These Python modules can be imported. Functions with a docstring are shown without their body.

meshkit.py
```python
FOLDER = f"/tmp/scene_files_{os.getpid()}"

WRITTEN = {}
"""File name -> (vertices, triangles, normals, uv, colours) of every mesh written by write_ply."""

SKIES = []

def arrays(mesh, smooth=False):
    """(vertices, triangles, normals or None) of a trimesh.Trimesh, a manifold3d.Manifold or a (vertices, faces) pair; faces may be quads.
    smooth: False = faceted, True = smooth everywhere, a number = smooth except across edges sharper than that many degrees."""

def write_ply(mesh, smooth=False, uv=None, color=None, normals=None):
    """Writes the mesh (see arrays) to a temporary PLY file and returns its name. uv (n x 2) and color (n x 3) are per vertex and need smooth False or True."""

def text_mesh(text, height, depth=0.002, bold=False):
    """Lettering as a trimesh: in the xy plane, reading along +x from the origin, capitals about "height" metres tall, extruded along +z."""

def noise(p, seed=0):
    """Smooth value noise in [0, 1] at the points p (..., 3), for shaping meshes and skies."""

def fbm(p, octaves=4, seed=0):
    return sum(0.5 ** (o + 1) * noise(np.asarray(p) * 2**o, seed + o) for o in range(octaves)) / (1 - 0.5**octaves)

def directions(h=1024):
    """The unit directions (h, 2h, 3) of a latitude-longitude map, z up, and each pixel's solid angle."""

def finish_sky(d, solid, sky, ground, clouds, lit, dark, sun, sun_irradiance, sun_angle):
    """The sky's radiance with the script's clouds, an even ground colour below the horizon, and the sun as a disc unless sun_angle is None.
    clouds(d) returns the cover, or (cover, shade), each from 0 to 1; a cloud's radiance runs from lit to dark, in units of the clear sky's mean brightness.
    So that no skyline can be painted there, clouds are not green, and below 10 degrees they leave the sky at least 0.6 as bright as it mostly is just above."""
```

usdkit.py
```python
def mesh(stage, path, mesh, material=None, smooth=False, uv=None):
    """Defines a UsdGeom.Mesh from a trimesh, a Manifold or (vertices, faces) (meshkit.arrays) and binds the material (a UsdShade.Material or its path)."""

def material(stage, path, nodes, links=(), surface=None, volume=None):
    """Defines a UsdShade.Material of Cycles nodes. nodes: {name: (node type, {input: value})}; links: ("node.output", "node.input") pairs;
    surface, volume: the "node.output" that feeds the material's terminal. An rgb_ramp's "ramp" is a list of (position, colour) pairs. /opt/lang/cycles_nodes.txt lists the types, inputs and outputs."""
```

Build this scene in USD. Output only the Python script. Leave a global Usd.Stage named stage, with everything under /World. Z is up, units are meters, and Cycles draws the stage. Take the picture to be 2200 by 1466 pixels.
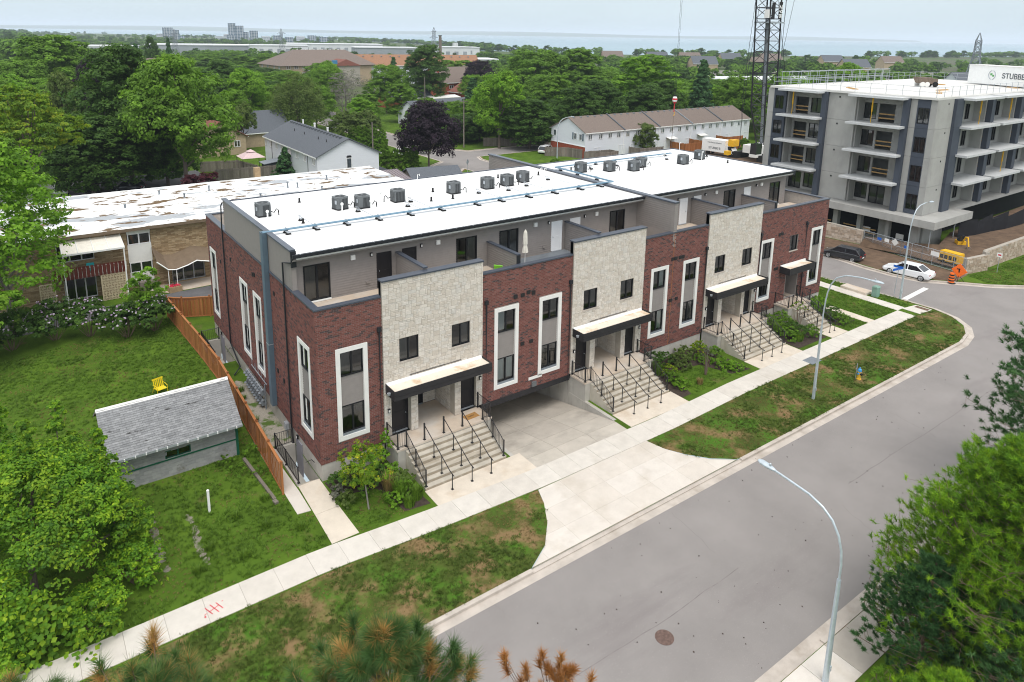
import math, random
import numpy as np
import trimesh, shapely, usdkit, meshkit
from shapely.geometry import Polygon, box as sbox
from shapely.ops import unary_union
from pxr import Usd, UsdGeom, UsdLux, UsdShade, Gf, Sdf, Vt

stage = Usd.Stage.CreateInMemory()
UsdGeom.SetStageUpAxis(stage, 'Z')
UsdGeom.Xform.Define(stage, '/World')
PI = math.pi

# ------------------------------------------------------------------ camera
F_PX, PX_W, CY_SHIFT = 1506.25, 2200.0, 733.0 - 408.82
EYE = (-11.6159, -33.2951, 23.9569)
YAW, PITCH, ROLL = 0.6256, -0.2185, 0.0161
fw = np.array([math.sin(YAW) * math.cos(PITCH), math.cos(YAW) * math.cos(PITCH), math.sin(PITCH)])
rt = np.cross(fw, [0, 0, 1]); rt /= np.linalg.norm(rt)
up = np.cross(rt, fw)
rt, up = math.cos(ROLL) * rt + math.sin(ROLL) * up, -math.sin(ROLL) * rt + math.cos(ROLL) * up
cam = UsdGeom.Camera.Define(stage, '/World/camera')
cam.AddTransformOp().Set(Gf.Matrix4d(*rt, 0, *up, 0, *(-fw), 0, *EYE, 1))
cam.CreateHorizontalApertureAttr(36.0)
cam.CreateVerticalApertureAttr(36.0 * 682 / 1024)
cam.CreateFocalLengthAttr(36.0 * F_PX / PX_W)
cam.CreateVerticalApertureOffsetAttr(-36.0 * CY_SHIFT / PX_W)
cam.CreateClippingRangeAttr(Gf.Vec2f(0.1, 60000))
cam.CreateExposureAttr(0.72)

# ------------------------------------------------------------------ sky and sun (bright overcast)
SUN_EL, SUN_ROT = math.radians(64), math.radians(200)      # direction towards the sun: atan2(x, y)
dome = UsdLux.DomeLight.Define(stage, '/World/sky')
dome.GetPrim().SetCustomDataByKey('kind', 'structure')
sky_mat = usdkit.material(stage, '/World/Looks/overcast_sky', {
    'sky': ('sky_texture', {'sky_type': 'single_scattering', 'sun_disc': False, 'sun_elevation': SUN_EL, 'sun_rotation': SUN_ROT, 'aerosol_density': 2.0}),
    'tc': ('texture_coordinate', {}),
    'sep': ('separate_xyz', {}),
    'elev': ('map_range', {'from_min': 0.0, 'from_max': 0.5, 'to_min': 0.0, 'to_max': 1.0, 'clamp': True}),
    'pale': ('rgb_ramp', {'ramp': [(0.0, (4.35, 5.2, 5.65)), (0.2, (4.8, 5.55, 5.95)), (0.55, (6.6, 7.1, 7.4)), (1.0, (8.6, 8.7, 8.7))]}),
    'mp': ('mapping', {'scale': (1.5, 1.5, 5.0)}),
    'n': ('noise_texture', {'scale': 1.6, 'detail': 5.0, 'roughness': 0.55}),
    'nr': ('rgb_ramp', {'ramp': [(0.3, (0.93, 0.93, 0.94)), (0.7, (1.05, 1.05, 1.05))]}),
    'cl': ('mix_color', {'blend_type': 'multiply', 'fac': 1.0, 'use_clamp': False}),
    'mx': ('mix_color', {'fac': 0.82, 'use_clamp': False}),
    'bg': ('background_shader', {'strength': 0.1}),
}, [('tc.generated', 'sep.vector'), ('sep.z', 'elev.value'), ('elev.result', 'pale.fac'), ('tc.generated', 'mp.vector'), ('mp.vector', 'n.vector'), ('n.fac', 'nr.fac'),
    ('pale.color', 'cl.a'), ('nr.color', 'cl.b'), ('sky.color', 'mx.a'), ('cl.result', 'mx.b'), ('mx.result', 'bg.color')], surface='bg.background')
UsdShade.MaterialBindingAPI.Apply(dome.GetPrim()).Bind(sky_mat)
sun = UsdLux.DistantLight.Define(stage, '/World/sun')
sun.CreateIntensityAttr(0.33); sun.CreateAngleAttr(28.0); sun.CreateNormalizeAttr(True); sun.CreateColorAttr(Gf.Vec3f(1.0, 0.965, 0.92))
sd = np.array([math.sin(SUN_ROT) * math.cos(SUN_EL), math.cos(SUN_ROT) * math.cos(SUN_EL), math.sin(SUN_EL)])
sx = np.cross([0, 0, 1], sd); sx /= np.linalg.norm(sx); sy = np.cross(sd, sx)
sun.AddTransformOp().Set(Gf.Matrix4d(*sx, 0, *sy, 0, *sd, 0, 0, 0, 100, 1))

# ------------------------------------------------------------------ helpers: names, tags, things
used = {}
def numbered(parent, name):
    k = (parent, name); n = used.get(k, 0); used[k] = n + 1
    return name if n == 0 else f'{name}_{n:03d}'
def pathof(p):
    return p if isinstance(p, str) else str(p.GetPath())
def tag(p, label=None, cat=None, group=None, kind=None):
    p = p if hasattr(p, 'SetCustomDataByKey') else p.GetPrim()
    for k, v in (('label', label), ('category', cat), ('group', group), ('kind', kind)):
        if v: p.SetCustomDataByKey(k, v)
    return p
def thing(name, label, cat, loc=(0, 0, 0), rot=0, group=None, scale=None):
    x = UsdGeom.Xform.Define(stage, '/World/' + numbered('/World', name))
    x.AddTranslateOp().Set(Gf.Vec3d(*map(float, loc)))
    if rot: x.AddRotateZOp().Set(float(math.degrees(rot)))
    if scale is not None: x.AddScaleOp().Set(Gf.Vec3f(*(scale if np.ndim(scale) else (scale,) * 3)))
    return tag(x.GetPrim(), label, cat, group)
def copy_of(src, name, label, cat, loc, rot=0, scale=None, group=None):
    p = thing(name, label, cat, loc, rot, group, scale)
    p.GetReferences().AddInternalReference(src if not hasattr(src, 'GetPath') else src.GetPath())
    p.SetInstanceable(True)
    return p
def kind_class(name):
    return stage.CreateClassPrim('/World/' + name)
def group_part(name, parent, loc=(0, 0, 0), rot=0):
    x = UsdGeom.Xform.Define(stage, pathof(parent) + '/' + numbered(pathof(parent), name))
    x.AddTranslateOp().Set(Gf.Vec3d(*map(float, loc)))
    if rot: x.AddRotateZOp().Set(float(math.degrees(rot)))
    return x.GetPrim()

BOXF = np.array([[0, 2, 1], [0, 3, 2], [4, 5, 6], [4, 6, 7], [0, 1, 5], [0, 5, 4], [1, 2, 6], [1, 6, 5], [2, 3, 7], [2, 7, 6], [3, 0, 4], [3, 4, 7]])
class Frame:
    """A facade: s runs along u, t up, d out along n."""
    def __init__(self, o, u, n): self.o, self.u, self.n = np.array(o, float), np.array(u, float), np.array(n, float); self.flip = np.dot(np.cross(self.u, [0, 0, 1]), self.n) < 0
    def pt(self, s, t, d): return self.o + self.u * s + self.n * d + np.array([0, 0, t])
FRONT = Frame((0, 0, 0), (1, 0, 0), (0, -1, 0))
LEFT = Frame((0, 0, 0), (0, 1, 0), (-1, 0, 0))

class MB:
    """Collects faces; build() makes them one Mesh prim."""
    def __init__(self): self.v, self.f, self.t, self.n = [], [], [], 0
    def add(self, v, f, tint=0.5):
        v = np.asarray(v, float)
        self.v.append(v); self.f.append(np.asarray(f, int) + self.n); self.n += len(v)
        self.t.append(np.full(len(v), tint, float) if np.ndim(tint) == 0 else np.asarray(tint, float))
        return self
    def box(self, x0, x1, y0, y1, z0, z1, tint=0.5):
        return self.add([(x0, y0, z0), (x1, y0, z0), (x1, y1, z0), (x0, y1, z0), (x0, y0, z1), (x1, y0, z1), (x1, y1, z1), (x0, y1, z1)], BOXF, tint)
    def cbox(self, c, s, rz=0, tint=0.5, ry=0, rx=0):
        v = np.array([(a, b, q) for q in (-.5, .5) for a, b in ((-.5, -.5), (.5, -.5), (.5, .5), (-.5, .5))]) * np.array(s)
        if rx: v = v @ np.array([[1, 0, 0], [0, math.cos(rx), math.sin(rx)], [0, -math.sin(rx), math.cos(rx)]])
        if ry: v = v @ np.array([[math.cos(ry), 0, -math.sin(ry)], [0, 1, 0], [math.sin(ry), 0, math.cos(ry)]])
        if rz: v = v @ np.array([[math.cos(rz), math.sin(rz), 0], [-math.sin(rz), math.cos(rz), 0], [0, 0, 1]])
        return self.add(v + np.array(c), BOXF, tint)
    def lbox(self, F, s0, s1, t0, t1, d0, d1, tint=0.5):
        v = [F.pt(s, t, d) for t in (t0, t1) for s, d in ((s0, d1), (s1, d1), (s1, d0), (s0, d0))]
        return self.add(v, BOXF[:, ::-1] if F.flip else BOXF, tint)
    def hexa(self, v8, tint=0.5): return self.add(v8, BOXF, tint)
    def quad(self, a, b, c, d, tint=0.5): return self.add([a, b, c, d], [[0, 1, 2], [0, 2, 3]], tint)
    def tri(self, a, b, c, tint=0.5): return self.add([a, b, c], [[0, 1, 2]], tint)
    def tube(self, pts, r, n=6, tint=0.5, cap=True):
        p = np.asarray(pts, float); m = len(p); r = np.broadcast_to(np.asarray(r, float), (m,))
        tg = np.gradient(p, axis=0); tg /= np.linalg.norm(tg, axis=1, keepdims=True) + 1e-12
        ref = np.array([0, 0, 1.0]) if abs(tg[0, 2]) < 0.9 else np.array([1.0, 0, 0])
        rings = []
        for i in range(m):
            a = np.cross(tg[i], ref); a /= np.linalg.norm(a) + 1e-12; b = np.cross(tg[i], a); ref = -np.cross(tg[i], a) if False else ref
            th = np.arange(n) * 2 * PI / n
            rings.append(p[i] + r[i] * (np.cos(th)[:, None] * a + np.sin(th)[:, None] * b))
        v = np.vstack(rings); f = []
        for i in range(m - 1):
            for k in range(n):
                a, b = i * n + k, i * n + (k + 1) % n
                f += [[a, b, b + n], [a, b + n, a + n]]
        if cap:
            v = np.vstack([v, p[0], p[-1]])
            for k in range(n):
                f += [[m * n, (k + 1) % n, k], [m * n + 1, (m - 1) * n + k, (m - 1) * n + (k + 1) % n]]
        return self.add(v, f, tint)
    def lathe(self, prof, c, n=16, tint=0.5):
        c = np.asarray(c, float); th = np.arange(n) * 2 * PI / n
        v = np.vstack([np.c_[r * np.cos(th), r * np.sin(th), np.full(n, z)] for r, z in prof]) + c
        f = []
        for i in range(len(prof) - 1):
            for k in range(n):
                a, b = i * n + k, i * n + (k + 1) % n
                f += [[a, b, b + n], [a, b + n, a + n]]
        k0 = len(v); v = np.vstack([v, c + [0, 0, prof[0][1]], c + [0, 0, prof[-1][1]]]); q = (len(prof) - 1) * n
        for k in range(n): f += [[k0, (k + 1) % n, k], [k0 + 1, q + k, q + (k + 1) % n]]
        return self.add(v, f, tint)
    def prism(self, poly, z0, z1, tint=0.5):
        """A shapely polygon between two heights (z0 == z1: one flat sheet)."""
        for g in getattr(poly, 'geoms', [poly]):
            if g.is_empty or g.area < 1e-6: continue
            if z1 - z0 > 1e-9:
                m = trimesh.creation.extrude_polygon(g, z1 - z0, engine='earcut'); self.add(np.array(m.vertices) + [0, 0, z0], m.faces, tint)
            else:
                v, f = trimesh.creation.triangulate_polygon(g, engine='earcut'); v = np.asarray(v); f = np.asarray(f)
                a = np.cross(v[f[:, 1]] - v[f[:, 0]], v[f[:, 2]] - v[f[:, 0]]); f[a < 0] = f[a < 0][:, ::-1]
                self.add(np.c_[v, np.full(len(v), z0)], f, tint)
        return self
    def extrude_x(self, prof, x0, x1, tint=0.5):
        """A convex (y, z) outline swept along x."""
        n = len(prof); v = [(x, y, z) for x in (x0, x1) for y, z in prof]
        f = [[k, (k + 1) % n, n + (k + 1) % n] for k in range(n)] + [[k, n + (k + 1) % n, n + k] for k in range(n)]
        f += [[0, k + 1, k] for k in range(1, n - 1)] + [[n, n + k, n + k + 1] for k in range(1, n - 1)]
        return self.add(v, f, tint)
    def arrays(self): return np.vstack(self.v), np.vstack(self.f), np.concatenate(self.t)
    def turned(self, rz, loc=(0, 0, 0)):
        c, s = math.cos(rz), math.sin(rz); R = np.array([[c, s, 0], [-s, c, 0], [0, 0, 1]])
        self.v = [v @ R + np.asarray(loc, float) for v in self.v]; return self
    def build(self, name, m, parent='/World', smooth=False, label=None, cat=None, group=None, kind=None):
        if not self.v: return None
        v, f, t = self.arrays(); par = pathof(parent)
        path = par + '/' + numbered(par, name)
        p = UsdGeom.Mesh.Define(stage, path)
        p.CreatePointsAttr(Vt.Vec3fArray.FromNumpy(v.astype(np.float32)))
        p.CreateFaceVertexCountsAttr(Vt.IntArray.FromNumpy(np.full(len(f), 3, np.int32)))
        p.CreateFaceVertexIndicesAttr(Vt.IntArray.FromNumpy(f.astype(np.int32).ravel()))
        p.CreateSubdivisionSchemeAttr('none'); p.CreateDoubleSidedAttr(True)
        p.CreateExtentAttr(Vt.Vec3fArray([Gf.Vec3f(*map(float, v.min(0))), Gf.Vec3f(*map(float, v.max(0)))]))
        if smooth:
            nn = np.zeros_like(v); fn = np.cross(v[f[:, 1]] - v[f[:, 0]], v[f[:, 2]] - v[f[:, 0]])
            for k in range(3): np.add.at(nn, f[:, k], fn)
            nn /= np.linalg.norm(nn, axis=1, keepdims=True) + 1e-20
            p.CreateNormalsAttr(Vt.Vec3fArray.FromNumpy(nn.astype(np.float32))); p.SetNormalsInterpolation('vertex')
        if m in TINTED:
            UsdGeom.PrimvarsAPI(p).CreatePrimvar('tint', Sdf.ValueTypeNames.FloatArray, 'vertex').Set(Vt.FloatArray.FromNumpy(t.astype(np.float32)))
        UsdShade.MaterialBindingAPI.Apply(p.GetPrim()).Bind(MATS[m])
        return tag(p.GetPrim(), label, cat, group, kind)

def rects(s0, s1, t0, t1, holes):
    """The rectangle less its holes, as rectangles that do not overlap."""
    ss = sorted({s0, s1, *[min(max(h[k], s0), s1) for h in holes for k in (0, 1)]}); out = []
    for a, b in zip(ss, ss[1:]):
        if b - a < 1e-6: continue
        cut = sorted((max(h[2], t0), min(h[3], t1)) for h in holes if h[0] < (a + b) / 2 < h[1]); z = t0
        for c, d in cut:
            if c > z: out.append((a, b, z, c))
            z = max(z, d)
        if z < t1: out.append((a, b, z, t1))
    return out

# ------------------------------------------------------------------ materials
MATS, TINTED = {}, set()
def mat(name, color, rough=0.8, var=0.12, scale=2.0, metallic=0.0, spec=0.3, bump=0.0, bscale=40.0, ramp=None, detail=4.0, stretch=None, coat=0.0, extra=None):
    """Principled with its colour broken up by two noises (or by the primvar tint through a ramp)."""
    nodes = {'g': ('geometry', {}), 'mp': ('mapping', {'scale': stretch or (1, 1, 1)}), 'n': ('noise_texture', {'scale': scale, 'detail': detail, 'roughness': 0.6}),
             'p': ('principled_bsdf', {'roughness': rough, 'metallic': metallic, 'specular_ior_level': spec, 'coat_weight': coat})}
    links = [('g.position', 'mp.vector'), ('mp.vector', 'n.vector')]
    lo, hi = 1 - var, 1 + var
    nodes['v'] = ('rgb_ramp', {'ramp': [(0.3, (lo,) * 3), (0.7, (hi,) * 3)]}); links.append(('n.fac', 'v.fac'))
    nodes['m'] = ('mix_color', {'blend_type': 'multiply', 'fac': 1.0, 'use_clamp': False, 'a': color}); links.append(('v.color', 'm.b'))
    if ramp:
        TINTED.add(name)
        nodes['at'] = ('attribute', {'attribute': 'tint'}); nodes['r'] = ('rgb_ramp', {'ramp': ramp}); links += [('at.fac', 'r.fac'), ('r.color', 'm.a')]
    last = 'm.result'
    if extra:                                    # patches of a second colour: (colour, noise scale, from, to, stretch)
        for i, (c2, sc, a, b, st) in enumerate(extra):
            nodes[f'm{i}'] = ('mapping', {'scale': st or (1, 1, 1), 'location': (i * 13.7, i * 5.1, 0)}); nodes[f'n{i}'] = ('noise_texture', {'scale': sc, 'detail': 6.0, 'roughness': 0.62})
            nodes[f'k{i}'] = ('map_range', {'from_min': a, 'from_max': b, 'clamp': True}); nodes[f'x{i}'] = ('mix_color', {'b': c2, 'use_clamp': False})
            links += [('g.position', f'm{i}.vector'), (f'm{i}.vector', f'n{i}.vector'), (f'n{i}.fac', f'k{i}.value'), (f'k{i}.result', f'x{i}.fac'), (last, f'x{i}.a')]
            last = f'x{i}.result'
    links.append((last, 'p.base_color'))
    if bump:
        nodes['bn'] = ('noise_texture', {'scale': bscale, 'detail': 3.0}); nodes['b'] = ('bump', {'strength': bump, 'distance': 0.02})
        links += [('mp.vector', 'bn.vector'), ('bn.fac', 'b.height'), ('b.normal', 'p.normal')]
    MATS[name] = usdkit.material(stage, '/World/Looks/' + name, nodes, links, surface='p.BSDF')
def leaf_mat(name, ramp, trans=0.38, rough=0.6, warm=(1.15, 1.2, 0.6)):
    nodes = {'at': ('attribute', {'attribute': 'tint'}), 'r': ('rgb_ramp', {'ramp': ramp}), 'p': ('principled_bsdf', {'roughness': rough, 'specular_ior_level': 0.25}),
             't': ('translucent_bsdf', {}), 'w': ('mix_color', {'blend_type': 'multiply', 'fac': 1.0, 'use_clamp': False, 'b': warm}), 'x': ('mix_closure', {'fac': trans}),
             'g': ('geometry', {}), 'n': ('noise_texture', {'scale': 0.45, 'detail': 3.0}), 'v': ('rgb_ramp', {'ramp': [(0.3, (0.72,) * 3), (0.7, (1.28,) * 3)]}),
             'm': ('mix_color', {'blend_type': 'multiply', 'fac': 1.0, 'use_clamp': False})}
    TINTED.add(name)
    MATS[name] = usdkit.material(stage, '/World/Looks/' + name, nodes, [('at.fac', 'r.fac'), ('g.position', 'n.vector'), ('n.fac', 'v.fac'), ('r.color', 'm.a'), ('v.color', 'm.b'),
        ('m.result', 'p.base_color'), ('m.result', 'w.a'), ('w.result', 't.color'), ('p.BSDF', 'x.closure1'), ('t.BSDF', 'x.closure2')], surface='x.closure')
def glass_mat(name, tint=(0.75, 0.8, 0.8)):
    MATS[name] = usdkit.material(stage, '/World/Looks/' + name, {'f': ('fresnel', {'IOR': 1.9}), 't': ('transparent_bsdf', {'color': tint}), 'g': ('glossy_bsdf', {'roughness': 0.02, 'color': (0.9, 0.92, 0.93)}), 'x': ('mix_closure', {})},
        [('f.fac', 'x.fac'), ('t.BSDF', 'x.closure1'), ('g.BSDF', 'x.closure2')], surface='x.closure')

BRICK = [(0.0, (0.065, 0.046, 0.045)), (0.18, (0.095, 0.056, 0.051)), (0.22, (0.145, 0.060, 0.049)), (0.6, (0.172, 0.068, 0.055)), (1.0, (0.205, 0.090, 0.075))]
STONE = [(0.0, (0.515, 0.46, 0.395)), (0.35, (0.565, 0.515, 0.45)), (0.7, (0.61, 0.565, 0.505)), (1.0, (0.545, 0.515, 0.47))]
mat('brick', (0, 0, 0), 0.9, 0.18, 9.0, ramp=BRICK, bump=0.3)
mat('mortar', (0.40, 0.37, 0.34), 0.95, 0.12, 5.0)
mat('stone', (0, 0, 0), 0.85, 0.10, 6.0, ramp=STONE, bump=0.6, bscale=9.0)
mat('stone_joint', (0.38, 0.345, 0.295), 0.95)
mat('concrete', (0.42, 0.40, 0.36), 0.9, 0.12, 1.2, bump=0.15, extra=[((0.30, 0.28, 0.24), 0.9, 0.56, 0.75, (1.5, 1.5, 0.35))])
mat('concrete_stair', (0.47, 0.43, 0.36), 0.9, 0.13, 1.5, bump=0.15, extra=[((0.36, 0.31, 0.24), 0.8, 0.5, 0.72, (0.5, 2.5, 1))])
mat('porch_concrete', (0.52, 0.43, 0.34), 0.9, 0.1, 1.3, extra=[((0.55, 0.50, 0.44), 0.5, 0.45, 0.65, None)])
mat('pad_concrete', (0.60, 0.53, 0.44), 0.9, 0.08, 1.3, extra=[((0.52, 0.43, 0.33), 0.6, 0.52, 0.7, None)])
mat('sidewalk', (0, 0, 0), 0.9, 0.07, 1.6, bump=0.1, ramp=[(0, (0.545, 0.505, 0.45)), (1, (0.595, 0.56, 0.505))], extra=[((0.48, 0.44, 0.38), 0.35, 0.56, 0.72, None)])
mat('curb', (0.46, 0.41, 0.36), 0.9, 0.14, 1.1, extra=[((0.36, 0.31, 0.26), 0.8, 0.5, 0.7, None)])
mat('driveway', (0, 0, 0), 0.9, 0.09, 0.9, ramp=[(0, (0.41, 0.37, 0.32)), (1, (0.47, 0.43, 0.37))], extra=[((0.33, 0.30, 0.26), 0.5, 0.52, 0.72, None)])
mat('apron', (0, 0, 0), 0.9, 0.06, 1.2, ramp=[(0, (0.56, 0.51, 0.45)), (1, (0.60, 0.555, 0.50))], extra=[((0.50, 0.45, 0.385), 0.5, 0.5, 0.7, None)])
mat('asphalt', (0.240, 0.222, 0.211), 0.92, 0.10, 0.25, detail=8.0, bump=0.25, bscale=70.0, extra=[((0.195, 0.175, 0.170), 0.12, 0.56, 0.72, (0.5, 2.0, 1)), ((0.29, 0.268, 0.255), 14.0, 0.6, 0.75, None)])
mat('old_asphalt', (0.11, 0.108, 0.112), 0.92, 0.2, 0.6)
mat('white_roof', (0.80, 0.80, 0.79), 0.55, 0.02, 0.7, extra=[((0.66, 0.65, 0.62), 0.45, 0.56, 0.76, (0.4, 2, 1)), ((0.58, 0.56, 0.52), 1.1, 0.64, 0.74, None)])
mat('roof_lap', (0.66, 0.66, 0.65), 0.6, 0.05)
mat('asphalt_seam', (0.19, 0.17, 0.163), 0.9, 0.2, 3.0)
mat('riser_concrete', (0.34, 0.285, 0.215), 0.9, 0.15, 1.5, extra=[((0.44, 0.40, 0.33), 1.2, 0.52, 0.7, (1.5, 1, 1))])  # water-stain brown, plus the risers' overcast shade painted into the colour
mat('canopy_roof', (0.74, 0.665, 0.56), 0.6, 0.05, 1.2, extra=[((0.52, 0.33, 0.16), 1.0, 0.53, 0.72, None)])
mat('flat_white', (0.80, 0.80, 0.78), 0.5, 0.03)
mat('off_white', (0.72, 0.71, 0.68), 0.6, 0.04)
mat('siding', (0.245, 0.222, 0.207), 0.6, 0.05, 3.0)
mat('gutter_black', (0.018, 0.020, 0.024), 0.4, 0.1)
mat('black_metal', (0.014, 0.014, 0.016), 0.35, 0.1, spec=0.5)
mat('canopy_black', (0.022, 0.021, 0.023), 0.5, 0.15)
mat('coping', (0.055, 0.065, 0.085), 0.35, 0.08, spec=0.6)
mat('blue_grey_metal', (0.085, 0.125, 0.16), 0.4, 0.08, spec=0.5)
mat('gas_pipe_blue', (0.12, 0.22, 0.30), 0.4, 0.08, spec=0.5)
mat('galvanised', (0.42, 0.45, 0.48), 0.45, 0.12, 3.0, metallic=0.5)
mat('lamp_metal', (0.50, 0.56, 0.60), 0.4, 0.10, 4.0, metallic=0.4)
mat('zinc_grey', (0.22, 0.245, 0.27), 0.55, 0.12, 3.0, metallic=0.3)
mat('ac_grey', (0.13, 0.14, 0.145), 0.5, 0.1)
mat('ac_dark', (0.02, 0.021, 0.023), 0.6)
mat('rubber', (0.02, 0.02, 0.02), 0.8)
mat('door_black', (0.016, 0.015, 0.017), 0.45, 0.1)
mat('door_white', (0.78, 0.79, 0.80), 0.4, 0.02)
mat('door_grey', (0.22, 0.22, 0.25), 0.5, 0.05)
mat('window_black', (0.012, 0.013, 0.015), 0.4)
mat('window_white', (0.75, 0.75, 0.75), 0.4, 0.02)
mat('curtain', (0.70, 0.72, 0.72), 0.9, 0.08, 4.0, stretch=(6, 6, 0.4))
mat('blind_grey', (0.17, 0.165, 0.16), 0.8, 0.1, 4.0, stretch=(6, 6, 0.4))
mat('interior', (0.10, 0.095, 0.09), 0.9, 0.1)
mat('fence_wood', (0, 0, 0), 0.75, 0.15, 3.0, ramp=[(0, (0.24, 0.085, 0.025)), (0.5, (0.33, 0.125, 0.04)), (1, (0.40, 0.165, 0.06))], stretch=(6, 6, 0.5))
mat('old_wood', (0, 0, 0), 0.9, 0.2, 3.0, ramp=[(0, (0.14, 0.12, 0.10)), (1, (0.24, 0.21, 0.18))], stretch=(6, 6, 0.5))
mat('timber', (0.42, 0.26, 0.10), 0.8, 0.15)
mat('shingle_grey', (0, 0, 0), 0.95, 0.16, 5.0, ramp=[(0, (0.19, 0.195, 0.20)), (0.5, (0.235, 0.24, 0.245)), (1, (0.285, 0.29, 0.295))], extra=[((0.05, 0.05, 0.047), 1.6, 0.62, 0.68, (0.5, 1.4, 1))])
mat('block_grey', (0, 0, 0), 0.95, 0.12, 3.0, ramp=[(0, (0.26, 0.265, 0.265)), (1, (0.34, 0.34, 0.335))], extra=[((0.16, 0.15, 0.13), 1.5, 0.60, 0.72, None)])
mat('trim_green', (0.012, 0.10, 0.055), 0.5, 0.1)
mat('yellow_paint', (0.75, 0.58, 0.02), 0.45, 0.05)
mat('trunk', (0.13, 0.105, 0.085), 0.95, 0.25, 6.0, stretch=(3, 3, 0.6), bump=0.5, bscale=20.0)
mat('soil', (0.13, 0.085, 0.055), 0.95, 0.3, 1.0)
mat('mulch', (0.05, 0.036, 0.028), 0.95, 0.35, 5.0)
mat('gravel', (0, 0, 0), 0.95, 0.2, 12.0, ramp=[(0, (0.17, 0.15, 0.115)), (1, (0.38, 0.35, 0.30))], extra=[((0.07, 0.12, 0.02), 0.9, 0.5, 0.6, None)])
GR = dict(rough=0.95, spec=0.1, bump=0.6, bscale=30.0, detail=8.0)
mat('grass', (0.064, 0.118, 0.012), var=0.3, scale=0.5, **GR, extra=[((0.095, 0.165, 0.016), 0.35, 0.48, 0.66, None), ((0.13, 0.105, 0.045), 0.45, 0.60, 0.72, None)])
mat('verge_grass', (0.066, 0.090, 0.018), var=0.3, scale=0.8, **GR, extra=[((0.060, 0.135, 0.014), 0.4, 0.47, 0.6, None), ((0.20, 0.135, 0.065), 0.55, 0.49, 0.62, None)])
mat('far_ground', (0.075, 0.115, 0.035), var=0.35, scale=0.02, **GR, extra=[((0.09, 0.09, 0.06), 0.01, 0.5, 0.6, None)])
mat('yellow_dry', (0.33, 0.24, 0.10), 0.9, 0.2)
glass_mat('pane_glass')
# ------------------------------------------------------------------ ground, streets, water
rng = random.Random(7); nr = np.random.RandomState(7)
def struct(mb, name, m, parent='/World', **k): return mb.build(name, m, parent, kind='structure' if parent == '/World' else None, **k)
RAMP = sbox(10.1, -4.75, 17.55, 13.0)
WELLS = [sbox(-1.25, 0.35, 0, 4.45), sbox(-1.45, 17.5, 0, 21.9)]
road = unary_union([sbox(-120, -21.35, 220, -11.75), Polygon([(54.9, 150), (54.8, 3.5), (55.4, -4.1), (55.5, -7), (54.9, -8.9), (53.6, -10.4), (51.8, -11.3), (49.5, -11.75), (49.5, -13), (76, -13), (76, -10.9), (70, -9.6), (67, -7.3), (64.8, -4.8), (62.6, -2.6), (61.9, 0), (61.9, 3), (62.6, 8), (62.8, 80), (64, 83), (130, 83), (130, 90), (66, 90), (63, 95), (64, 150)]),
    Polygon([(55, 74), (51, 69.5), (30, 66), (-30, 70), (-30, 76), (30, 73), (47, 76), (55, 82)]), Polygon([(56, 148), (64, 148), (70, 175), (40, 200), (36, 195), (60, 170)])])
shore = [(-4000, 5200), (-1200, 4600), (300, 3500), (640, 2600), (830, 2000), (760, 1500), (690, 1010), (560, 890), (600, 740), (640, 664), (760, 610), (914, 568), (1130, 505), (1440, 457), (2600, 60), (4000, -400)]
land = Polygon(shore + [(4000, -1500), (-4000, -1500)])
near_area = sbox(-90, -70, 160, 200)
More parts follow.
